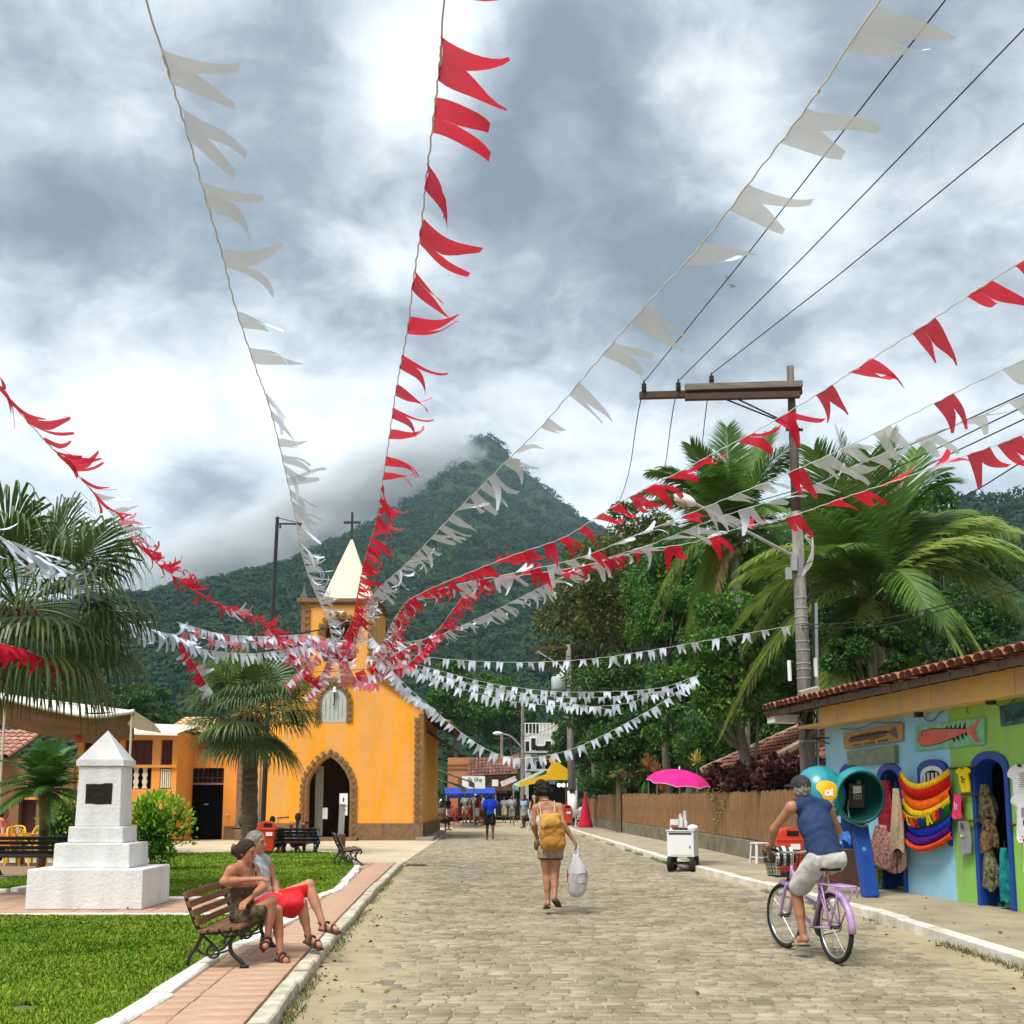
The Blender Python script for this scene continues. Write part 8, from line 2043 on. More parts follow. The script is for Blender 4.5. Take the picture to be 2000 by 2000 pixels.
def hair_cap(S, c, r, f, u, s, grow=.012, back=0.0, low=0.0, fr=.35):
 c = V(c); B = np.array([r, f, u]); S.ell(c + u * .026 * s - f * .010 * s, np.array((.076, .094, .098)) * s + grow, .02, B)
 S.ell(c - f * .040 * s - u * (.015 + low) * s, np.array((.066, .06, .07)) * s + grow, .03, B)
 if S.vox < .010:
  q_ = random.Random(9)
  for k in range(110):
   d = V((q_.gauss(0, 1), q_.gauss(0, 1) - .2, q_.gauss(.5, 1))).normalized(); p = c + u * .02 * s - f * .010 * s + r * d.x * (.077 * s + grow) + f * d.y * (.094 * s + grow) + u * d.z * (.100 * s + grow); S.cap(p, p + (V((0, 0, -.022)) - f * .012) * s, .010 * s, .006 * s, .008)
 S.cut(c + f * .062 * s + u * .05 * s, f * 1.0 - u * .55); return S
def std_pose(base, face_deg, h, kind='stand', ph=0.0, arms=0):
 s = h / 1.72; a = math.radians(face_deg); f = V((-math.sin(a), math.cos(a), 0)); r = V((f.y, -f.x, 0)); b = V(base); L = lambda x, y, z: b + r * x * s + f * y * s + V((0, 0, z * s))
 st = .30 * ph if kind == 'walk' else 0.02
 if kind == 'sit':
  J = dict(pel=L(0, 0, .50), chest=L(0, -.05, .85), neck=L(0, -.04, 1.05), head=L(0, .0, 1.20), shL=L(-.18, -.04, 1.00), shR=L(.18, -.04, 1.00), hipL=L(-.09, .0, .48), hipR=L(.09, 0, .48), knL=L(-.12, .42, .48), knR=L(.12, .42, .48),
                 anL=L(-.12, .40, .09), anR=L(.12, .40, .09), toL=L(-.12, .56, .03), toR=L(.12, .56, .03), elL=L(-.24, .02, .74), elR=L(.24, .02, .74), wrL=L(-.14, .24, .66), wrR=L(.14, .24, .66))
 else:
  J = dict(pel=L(0, 0, .95), chest=L(0, .01, 1.27), neck=L(0, -.0, 1.47), head=L(0, .03, 1.61), shL=L(-.18, 0, 1.42), shR=L(.18, 0, 1.42), hipL=L(-.09, 0, .90), hipR=L(.09, 0, .90),
                 knL=L(-.10, st * .55 + .02, .50), knR=L(.10, -st * .45 + .03, .50), anL=L(-.10, st, .09), anR=L(.10, -st - .02, .10 if st < .1 else .16), toL=L(-.11, st + .16, .03), toR=L(.11, -st + .13, .03 if st < .1 else .06),
                 elL=L(-.25, -.04 - st * .4, 1.14), elR=L(.25, -.04 + st * .4, 1.14), wrL=L(-.24, .06 - st * .5, .90), wrR=L(.24, .06 + st * .6, .90))
  if arms == 1: J['wrL'], J['wrR'] = L(-.06, .26, 1.12), L(.06, .27, 1.14)
  if arms == 2: J['elR'], J['wrR'] = L(.24, .10, 1.2), L(.10, .22, 1.45)
 J['face'] = f; J['s'] = s
 return J
SK = {'d': SKIN('dark skin', (.055, .026, .015)), 'b': SKIN('brown skin', (.19, .088, .048)), 't': SKIN('tanned skin', (.34, .155, .088)), 'p': SKIN('light skin', (.45, .24, .155))}
HAIR = {'k': mat('black hair', (.010, .008, .007), .75, bump=.9, bscale=45), 'b': mat('brown hair', (.03, .016, .010), .7, bump=.7, bscale=60), 'g': mat('grey hair', (.16, .145, .125), .7, col2=(.26, .24, .21), scale=20, bump=.7, bscale=60), 'y': mat('blond hair', (.33, .20, .08), .6, col2=(.46, .31, .14), scale=12, bump=.7, bscale=50)}
def person(label, J, skin, hair, top=None, bottom=None, vox=.022, sleeves=.5, leg=.75, fem=False, far=True, group=None, hat=None, longhair=False, base=None):
 s = J['s']; b = base or (V(J['anL']) + V(J['anR'])) / 2; t = thing('person', label, 'person', (b.x, b.y, min(J['anL'].z, J['anR'].z) - .09 * s), group=group)
 S = Sdf(vox); r, f, u = body(S, J, s, far, fem); sput(S, 'body', SK[skin], t)
 if top: S = Sdf(vox); up, acr, fw = torso_cloth(S, J, s, .012 if vox < .012 else .016, sleeves, fem); S.cut(V(J['pel']) - up * .06 * s, -up); sput(S, 'shirt', top, t)
 if bottom: S = Sdf(vox); up = legs_cloth(S, J, s, .010 if vox < .012 else .014, leg); S.cut(V(J['pel']) + up * .07 * s, up); sput(S, 'shorts', bottom, t)
 S = Sdf(vox * .8); hair_cap(S, J['head'], r, f, u, s, .010)
 if longhair: S.cap(V(J['head']) - f * .07 * s, V(J['chest']) - f * .10 * s, .075 * s, .05 * s, .04); S.cuts = []; S.cut(V(J['head']) + f * .03 * s, f)
 sput(S, 'hair', HAIR[hair], t)
 if hat: S = Sdf(vox * .8); S.ell(V(J['head']) + u * .05 * s, np.array((.09, .11, .085)) * s, .02, np.array([r, f, u])); S.ell(V(J['head']) + u * .055 * s + f * .10 * s, np.array((.075, .09, .014)) * s, .02, np.array([r, f, u])); S.cut(V(J['head']) + u * .035 * s, -u); sput(S, 'cap', hat, t)
 return t, r, f, u
cl = lambda n, c, v=.1: mat(n, c, .85, var=v, scale=10, bump=.3, bscale=25, spec=.1)
def blob(t, name, m, c, r, B=None, vox=.008, **k):
 S = Sdf(vox); S.ell(c, r, .01, B); return sput(S, name, m, t, **k)

# ---- woman walking away with a mustard backpack
def walker():
 Y = 14.5; q = lambda u, v, dy=0.0: P(u, v, Y + dy); s = .965
 J = dict(pel=q(1075, 1648), chest=q(1070, 1602, .02), neck=q(1066, 1568, .06), head=q(1061, 1552, .14), shL=q(1047, 1578, .04), shR=q(1092, 1576, .04), elL=q(1042, 1611, .02), elR=q(1099, 1609, -.06), wrL=q(1049, 1637, .20), wrR=q(1120, 1641, -.05),
             hipL=q(1063, 1655), hipR=q(1087, 1655), knL=q(1068, 1709, .06), knR=q(1084, 1707, .02), anL=q(1070, 1761, .0), anR=q(1083, 1752, -.12), toL=q(1066, 1769, .17), toR=q(1092, 1766, -.03), face=V((-.12, .9, -.55)), hup=V((-.05, .5, .9)), s=s, curlR=.75, pnR=V((-1, .3, 0)), hdR=V((.45, .05, -.9)))
 t = thing('person', 'woman walking away in a strappy top and lacy shorts, dark curly hair', 'person', (q(1075, 1772).x, Y, 0))
 S = Sdf(.0062); r, f, u = body(S, J, s, False, True); sput(S, 'body', SK['t'], t)
 M_T = mat('white patterned cotton', (.46, .42, .40), .85, col2=(.66, .62, .60), scale=30, bump=.3, bscale=60)
 S = Sdf(.0065); up, acr, fw = torso_cloth(S, J, s, .006, 0, True); S.cut(V(J['chest']) + up * .075, up); S.cut(V(J['pel']) - up * .03, -up); sput(S, 'top', M_T, t)
 for k in ('shL', 'shR'): a = V(J[k]).lerp(V(J['neck']), .35); put(MB().tube(catmull([V(J['chest']) + acr * (-.085 if k == 'shL' else .085) - fw * .12 + up * .06, a - fw * .05 + up * .035, a + up * .058, a + fw * .06 + up * .02], 5), .006, 6), 'strap', M_T, t, True)
 M_S = mat('lace shorts', (.20, .165, .125), .85, col2=(.43, .38, .30), scale=38, bump=.5, bscale=70)
 S = Sdf(.0065); up = legs_cloth(S, J, s, .010, .30, .012); S.cut(V(J['pel']) + up * .075, up); S.cut(q(1075, 1676), (0, 0, -1)); sput(S, 'shorts', M_S, t)
 for k in 'LR': c = V(J['hip' + k]).lerp(V(J['kn' + k]), .37); c.z = q(1075, 1677).z; put(MB().lathe([(.087, -.010), (.092, -.004), (.092, .006), (.087, .010)], 20, c), 'hem', cl('dark hem', (.035, .02, .02)), t, True)
 S = Sdf(.008); rr = random.Random(6); c = V(J['head']) + u * .05 - f * .02
 S.ell(c, (.105, .12, .115), .02, np.array([r, f, u]))
 for k in range(46):
  d = V((rr.gauss(0, 1), rr.gauss(0, 1), rr.gauss(.35, 1))).normalized(); p = c + r * d.x * .115 + f * (d.y * .10 - .02) + u * d.z * .105; S.ell(p, (.030, .030, .028), .012)
 S.ell(c + u * .09 - r * .03 - f * .03, (.075, .075, .06), .03); sput(S, 'hair', HAIR['k'], t)
 put(MB().tube(catmull([V(J['neck']) + acr * .058 * math.cos(a) + fw * .05 * math.sin(a) + up * .025 for a in np.linspace(0, 6.28, 9)], 3), .005, 5), 'necklace', cl('dark cord', (.08, .015, .012)), t, True)
 sk = cl('dark sole', (.06, .05, .035))
 for k, (dx) in (('L', 0), ('R', 0)):
  a, b = V(J['an' + k]), V(J['to' + k]); d = (b - a).normalized(); d2 = (V((d.x, d.y, d.z * 1.0)) + V((0, 0, .0))).normalized(); h = a + V((0, -.035, -.070)) if k == 'L' else a + V((.0, -.055, -.045)); e = b + V((0, .02, -.038)); fl = put(MB().bar(h, e, .088, .018), 'flip_flop', sk, t, True, bevel=.008)
 M_P = mat('brown pouch', (.085, .045, .022), .7, col2=(.15, .085, .045), scale=8)
 blob(t, 'waist_pouch', M_P, q(1049, 1650, -.02), (.045, .06, .075)); blob(t, 'waist_pouch', M_P, q(1101, 1648, .0), (.03, .05, .06)); put(MB().tube(catmull([V(J['pel']) + acr * .178 * math.cos(a) + fw * .14 * math.sin(a) + up * .0 for a in np.linspace(0, 6.28, 13)], 3), .012, 6), 'belt', M_P, t, True)
 # backpack on her back
 M_B = mat('mustard canvas', (.33, .15, .018), .8, col2=(.43, .215, .035), scale=4, bump=.35, bscale=40); M_B2 = mat('light mustard canvas', (.42, .215, .035), .8, col2=(.52, .29, .06), scale=5, bump=.35, bscale=40)
 bp = thing('backpack', 'mustard canvas backpack with flap worn by the walking woman', 'backpack', q(1076, 1650, -.2)); cB = lambda u_, v_, dy: q(u_, v_, dy)
 Bb = np.array([acr, fw, acr.cross(fw)]); S = Sdf(.008); S.cap(cB(1064, 1606, -.155), cB(1088, 1604, -.155), .062, None, .03); S.cap(cB(1065, 1628, -.18), cB(1091, 1627, -.18), .075, None, .04); S.cap(cB(1067, 1648, -.185), cB(1093, 1647, -.185), .085, None, .04); S.ell(cB(1079, 1630, -.17), (.165, .10, .20), .03, Bb); sput(S, 'main_bag', M_B, bp)
 S = Sdf(.007); S.cap(cB(1062, 1598, -.175), cB(1087, 1595, -.175), .055, None, .03); S.cap(cB(1062, 1612, -.225), cB(1089, 1609, -.225), .045, None, .03); S.ell(cB(1075, 1606, -.20), (.140, .085, .085), .02, Bb); sput(S, 'flap', M_B2, bp)
 put(MB().tube(catmull([cB(1060, 1619, -.27), cB(1066, 1622, -.285), cB(1076, 1620, -.29), cB(1088, 1614, -.27)], 5), .007, 6), 'flap_edge', M_B, bp, True)
 put(MB().sphere(cB(1061, 1616, -.29), (.010, .006, .018), 8, 6), 'buckle', M_STEEL, bp, True); S = Sdf(.007); S.ell(cB(1078, 1642, -.255), (.115, .035, .075), .02, Bb); sput(S, 'pocket', M_B, bp)
 for a in ((1055, 1598, 1049, 1581), (1088, 1594, 1083, 1573)): put(MB().tube(catmull([cB(a[0], a[1], -.13), cB((a[0] + a[2]) / 2, (a[1] + a[3]) / 2, -.10), cB(a[2], a[3], -.015), cB(a[2] + 2, a[3] + 10, .12)], 5), .0085, 6), 'shoulder_strap', M_B2, bp, True)
 # shopping bag in her hand
 M_BAG = mat('thin white plastic', (.72, .72, .74), .35, var=.04, trans=.35, bump=.6, bscale=9, spec=.4); M_BAG2 = mat('clear plastic', (.55, .55, .56), .35, col2=(.70, .70, .71), scale=6, trans=.35, bump=.6, bscale=9)
 bg = thing('shopping_bag', 'white plastic shopping bag with red stripe hanging from her right hand', 'bag', q(1126, 1750, -.05)); N = 30; rr = random.Random(4)
 def rings(rows, m, name, closed_bottom=False):
  vs, fs = [], []; ph = 1.3
  for i, (uc, v_, w, d) in enumerate(rows):
   c = q(uc, v_, -.05)
   for k in range(N): a = 2 * math.pi * k / N; wob = 1 + .10 * math.sin(3 * a + i * .9 + ph) + .05 * math.sin(7 * a + i * 1.7); vs.append(c + V((w * math.cos(a) * wob, d * math.sin(a) * wob, .006 * math.sin(5 * a))))
  for i in range(len(rows) - 1):
   for k in range(N): fs.append((i * N + k, i * N + (k + 1) % N, (i + 1) * N + (k + 1) % N, (i + 1) * N + k))
  if closed_bottom: fs.append(tuple(range((len(rows) - 1) * N, len(rows) * N)))
  put(MB().add(vs, fs), name, m, bg, True, smooth=True)
 rings([(1124, 1668, .030, .03), (1124, 1676, .062, .06), (1126, 1690, .110, .08), (1127, 1705, .122, .09)], M_BAG, 'bag_top')
 rings([(1127, 1705, .124, .092), (1127, 1714, .126, .095), (1127, 1724, .124, .095)], mat('pale grey print', (.42, .38, .39), .4, col2=(.62, .60, .61), scale=14, trans=.25, bump=.5, bscale=12), 'bag_middle')
 rings([(1127, 1724, .124, .095), (1126, 1738, .112, .09), (1126, 1747, .085, .07), (1125, 1751, .04, .04)], M_BAG2, 'bag_bottom', True)
 for a in (1109, 1144): put(MB().box(*q(a, 1715, -.05), .022, .06, .105), 'red_stripe', cl('bag red', (.45, .02, .03)), bg, True, bevel=.006); put(MB().box(*q(a, 1703, -.05), .02, .05, .04), 'dark_stripe', M_IRON, bg, True)
 for s_ in (-1, 1): put(MB().tube(catmull([q(1124 + 6 * s_, 1672, -.05), q(1124 + 5 * s_, 1662, -.05), q(1126 + 1.5 * s_, 1653, -.05)], 4), [.026 - .0018 * k for k in range(9)], 7), 'handle', M_BAG, bg, True, smooth=True)
walker()

# ---- bicycle and rider
M_LIL = mat('lilac bicycle paint', (.42, .26, .52), .35, var=.06, scale=3, spec=.5); M_TYRE = mat('tyre rubber', (.020, .018, .015), .85, var=.25, bump=.3, bscale=50); M_CHR = mat('chrome', (.55, .55, .56), .25, metal=.9)
def bicycle(label, loc, rz, paint, basket=True, group=None, steer=.12):
 t = thing('bicycle', label, 'bicycle', loc, rz, group); R = .325; wb = 1.07; lean = V((-.03, 0, 1))
 def wheel(y, ang):
  c = V((0, y, R)); M = Matrix.Translation(c) @ Matrix.Rotation(ang, 4, 'Z'); at = lambda a, r_, x=0.0: M @ V((x, r_ * math.cos(a), r_ * math.sin(a)))
  w = put(MB().tube([at(2 * math.pi * k / 40, R - .022) for k in range(40)], .023, 9, closed=True), 'wheel', M_TYRE, t, smooth=True)
  put(MB().tube([at(2 * math.pi * k / 40, R - .052) for k in range(40)], .013, 7, closed=True), 'rim', M_CHR, w, smooth=True)
  put(MB().tube([at(0, 0, -.05), at(0, 0, .05)], .018, 10), 'hub', M_IRON, w)
  for k in range(28): a = 2 * math.pi * k / 28; x = .03 if k % 2 else -.03; put(MB().tube([at(a + .5 * (1 if k % 4 < 2 else -1), .016, x), at(a, R - .055)], .0016, 4), 'spoke', M_CHR, w)
  mb = MB(); prev = None
  for k in range(13):
   a = math.pi * (.08 + .72 * k / 12) if y < .5 else math.pi * (.45 + .57 * k / 12); a = math.pi - a if y < .5 else math.pi - a + .0
   a = (math.pi * (1.02 - .78 * k / 12)) if y < .5 else (math.pi * (1.08 - .62 * k / 12)); sec = [(-.036, R - .008), (-.022, R + .020), (0, R + .027), (.022, R + .020), (.036, R - .008)]
   cur = len(mb.v); mb.v += [tuple(at(a, r_, x)) for x, r_ in sec]
   if k: mb.f += [(prev + i, prev + i + 1, cur + i + 1, cur + i) for i in range(4)]
   prev = cur
  f = put(mb, 'mudguard', paint, t, smooth=True); so = f.modifiers.new('thick', 'SOLIDIFY'); so.thickness = .004; return M
 wheel(0, 0); MF = wheel(wb, steer)
 BB, ST, HT0, HT1 = V((0, .43, .28)), V((0, .20, .78)), V((0, .90, .66)), V((0, .86, .84)); r_ = .017
 def fr(name, *seg):
  mb = MB()
  for p in seg: mb.tube(catmull(p, 5) if len(p) > 2 else p, r_ if name != 'stay' else .010, 8)
  put(mb, name, paint, t, smooth=True)
 fr('down_tube', [HT0, V((0, .78, .45)), BB]); fr('top_tube', [HT1 - V((0, 0, .05)), V((0, .65, .58)), V((0, .33, .50))]); fr('seat_tube', [BB, ST]); fr('head_tube', [HT0, HT1])
 for sx in (-1, 1): fr('stay', [BB + V((sx * .03, 0, 0)), V((sx * .05, 0, R))]); fr('stay', [V((sx * .02, .26, .66)), V((sx * .05, 0, R))])
 for sx in (-1, 1): p0 = MF @ V((sx * .055, 0, 0)); fr('fork', [HT0 + V((sx * .03, .02, 0)), HT0 + V((sx * .05, .06, -.1)), p0])
 put(MB().tube([ST, ST + V((0, -.02, .06))], .013, 8), 'seat_post', M_CHR, t)
 S = Sdf(.007); S.cap((-.055, .06, .865), (.055, .06, .865), .055, None, .03); S.cap((0, .08, .87), (0, .30, .872), .05, .028, .03); S.cut((0, 0, .90), (0, 0, 1)); S.cut((0, 0, .835), (0, 0, -1)); vs, fs = S.mesh(); put_np('saddle', vs, fs, mat('black saddle', (.014, .013, .012), .5), t, smooth=True)
 st = put(MB().tube([HT1, HT1 + V((0, -.03, .13))], .013, 8), 'stem', M_CHR, t); hb = HT1 + V((0, -.03, .13)); c, s_ = math.cos(steer), math.sin(steer); B_ = lambda x, y, z: hb + V((x * c - y * s_, x * s_ + y * c, z))
 hbar = put(MB().tube(catmull([B_(-.31, -.20, .03), B_(-.27, -.05, .04), B_(-.12, .02, .0), B_(0, .02, 0), B_(.12, .02, 0), B_(.27, -.05, .04), B_(.31, -.20, .03)], 5), .011, 8), 'handlebar', M_CHR, t, smooth=True)
 for sx in (-1, 1):
  put(MB().tube([B_(sx * .312, -.21, .03), B_(sx * .290, -.10, .038)], .017, 8), 'grip', M_IRON, hbar); put(MB().tube(catmull([B_(sx * .26, -.03, .03), B_(sx * .27, -.10, .0), B_(sx * .29, -.18, -.01)], 3), .006, 5), 'brake_lever', M_CHR, hbar)
 rk = MB(); z = .715
 rk.tube(catmull([V((-.075, .18, z)), V((-.08, -.1, z)), V((-.07, -.30, z)), V((.07, -.30, z)), V((.08, -.1, z)), V((.075, .18, z))], 5), .008, 7)
 for x in (-.025, .025): rk.tube([V((x, .16, z)), V((x, -.29, z))], .006, 6)
 for y in (0.1, -.08, -.22): rk.tube([V((-.078, y, z)), V((.078, y, z))], .006, 6)
 for sx in (-1, 1): rk.tube([V((sx * .075, -.24, z)), V((sx * .05, 0, R))], .008, 6); rk.tube([V((sx * .075, .1, z)), V((sx * .05, 0, R))], .008, 6)
 rk.tube([V((.07, -.30, z)), V((.07, -.30, z - .1))], .007, 6); put(rk, 'rear_rack', paint, t, smooth=True)
 ch = put(MB().lathe([(.085, -.003), (.085, .003)], 20), 'chainring', M_IRON, t); ch.matrix_basis = Matrix.Translation(BB + V((.045, 0, 0))) @ Matrix.Rotation(math.pi / 2, 4, 'Y')
 put(MB().tube([V((.045, .43, .365)), V((.045, 0, R + .035)), V((.045, -.035, R)), V((.045, 0, R - .035)), V((.045, .43, .195))], .006, 5), 'chain', M_IRON, t)
 for sx, dz, dy in ((-1, -.16, -.03), (1, .16, .03)):
  put(MB().tube([BB + V((sx * .06, 0, 0)), BB + V((sx * .075, dy, dz))], .010, 6), 'crank', M_CHR, t); put(MB().box(sx * .125, BB.y + dy, BB.z + dz, .09, .075, .022), 'pedal', M_IRON, t)
 if basket:
  bk = MB(); c0, c1, zb, zt = (.0, 1.09), .0, .74, 1.0
  def rect(z, w, d, y0): return [V((-w, y0, z)), V((w, y0, z)), V((w, y0 + d, z)), V((-w, y0 + d, z))]
  lo, hi = rect(.72, .12, .20, .97), rect(.97, .165, .26, .94)
  bk.tube(hi, .008, 6, closed=True); bk.tube(lo, .007, 6, closed=True)
  for k in range(4):
   a0, a1, b0, b1 = lo[k], lo[(k + 1) % 4], hi[k], hi[(k + 1) % 4]
   for i in range(9): f = i / 9; bk.tube([a0.lerp(a1, f), b0.lerp(b1, f)], .0028, 4)
  for i in range(1, 7): f = i / 7; bk.tube([lo[k].lerp(hi[k], f) for k in range(4)], .0028, 4, closed=True)
  for i in range(1, 7): bk.tube([lo[0].lerp(lo[1], i / 7), lo[3].lerp(lo[2], i / 7)], .003, 4)
  put(bk, 'basket', M_IRON, t)
 return t
RC = G(1634, 1882, 0); RZB = math.radians(11)
bike = bicycle('lilac bicycle with black front basket ridden by the man in navy', (RC.x, RC.y, 0), RZB, M_LIL)
BW = wmat(bike); b3 = lambda x, y, z: BW @ V((x, y, z))
bag = thing('striped_bag', 'black and white striped bag lying in the bicycle basket', 'bag', b3(0, 1.07, .80))
for k in range(7):
 S = None; x = -.105 + .035 * k; put(MB().lathe([(.0001, -.018), (.105 * math.sqrt(max(.05, 1 - (x / .14) ** 2)), -.017), (.105 * math.sqrt(max(.05, 1 - (x / .14) ** 2)), .017), (.0001, .018)], 14), 'stripe', M_WHITE if k % 2 else M_IRON, bag).matrix_basis = Matrix.Translation((x, 0, .12)) @ Matrix.Rotation(math.pi / 2, 4, 'Y')
def rider():
 s = .98; fwd = (b3(0, 1, 0) - b3(0, 0, 0)); rt = (b3(1, 0, 0) - b3(0, 0, 0))
 J = dict(pel=b3(0, .12, .975), chest=b3(-.05, .23, 1.28), neck=b3(-.09, .28, 1.485), head=b3(-.135, .33, 1.60), shL=b3(-.27, .26, 1.43), shR=b3(.10, .26, 1.43), elL=b3(-.365, .45, 1.22), elR=b3(.31, .47, 1.20), wrL=b3(-.325, .615, 1.055), wrR=b3(.30, .66, 1.05),
             hipL=b3(-.09, .13, .93), hipR=b3(.09, .13, .93), knL=b3(-.155, .47, .62), knR=b3(.15, .52, .84), anL=b3(-.125, .40, .20), anR=b3(.125, .46, .50), toL=b3(-.13, .54, .135), toR=b3(.13, .61, .465), face=(fwd + V((-.18, 0, -.04))).normalized(), hup=V((0, 0, 1)), s=s,
             curlL=.9, curlR=.9, pnL=V((0, 0, -1)), pnR=V((0, 0, -1)), hdL=(b3(-.318, .73, 1.03) - b3(-.325, .615, 1.055)), hdR=(b3(.31, .76, 1.03) - b3(.30, .66, 1.05)))
 t = thing('person', 'man in navy sleeveless shirt, pale shorts and dark cap riding the bicycle', 'person', b3(0, .12, .9))
 S = Sdf(.0062); r, f, u = body(S, J, s, False); sput(S, 'body', SK['t'], t)
 S = Sdf(.0065); up, acr, fw = torso_cloth(S, J, s, .014, 0); S.cap(V(J['chest']) - up * .1, V(J['pel']) + up * .02, .145, .150, .06); S.cut(V(J['pel']) + V((0, 0, -.005)), -up)
 for q in (-1, 1): S.cut(V(J['chest']) + acr * q * .196, acr * q)
 sput(S, 'sleeveless_shirt', mat('navy jersey', (.022, .042, .105), .85, col2=(.034, .058, .135), scale=4, bump=.5, bscale=9, spec=.1), t)
 S = Sdf(.0065); legs_cloth(S, J, s, .016, .80, .022); S.ell(V(J['pel']) - up * .05 - fw * .02, (.17, .12, .10), .04); S.cut(V(J['pel']) + up * .055, up); sput(S, 'shorts', mat('pale cargo shorts', (.42, .41, .40), .85, col2=(.56, .55, .53), scale=6, bump=.8, bscale=12), t)
 S = Sdf(.006); hair_cap(S, J['head'], r, f, u, s, .002); sput(S, 'hair', HAIR['g'], t); face(t, J['head'], r, f, u, s)
 M_CAP = mat('charcoal cap', (.025, .024, .028), .8, col2=(.05, .05, .055), scale=6, bump=.3)
 S = Sdf(.006); B = np.array([r, f, u]); h = V(J['head']); S.ell(h + u * .045 * s - f * .005, np.array((.094, .113, .095)) * s, .02, B); S.cut(h - u * .004, -u); sput(S, 'cap', M_CAP, t)
 S = Sdf(.006); S.ell(h + u * .040 * s + f * .135 * s, np.array((.078, .085, .030)) * s, .01, B); S.cut(h + u * .034, -u); S.cut(h + u * .048, u); sput(S, 'cap_brim', M_CAP, t)
 put(MB().tube(catmull([h + r * .088 * math.cos(a) * s + f * -.105 * math.sin(a) * s + u * (.05 - .03 * math.sin(a)) for a in np.linspace(.5, 2.64, 7)], 3), .005, 5), 'cap_strap', M_IRON, t, True)
 for q in (-1, 1): put(MB().tube([h + r * q * .078 * s + f * .0 + u * .012, h + r * q * .070 * s + f * .09 * s + u * .008], .004, 5), 'glasses_arm', M_IRON, t, True)
 for k in 'LR':
  a, b = V(J['an' + k]), V(J['to' + k]); d = (b - a); sd = mat('beige sandal', (.30, .22, .14), .7, col2=(.42, .33, .22), scale=10)
  put(MB().bar(a - fwd * .055 - V((0, 0, .062)), b + fwd * .02 - V((0, 0, .030)), .09, .026), 'sandal_sole', sd, t, True, bevel=.008)
  put(MB().tube(catmull([b - fwd * .06 + rt * .047 - V((0, 0, .02)), b - fwd * .06 + V((0, 0, .030)), b - fwd * .06 - rt * .047 - V((0, 0, .02))], 4), .014, 6), 'sandal_strap', sd, t, True)
rider()

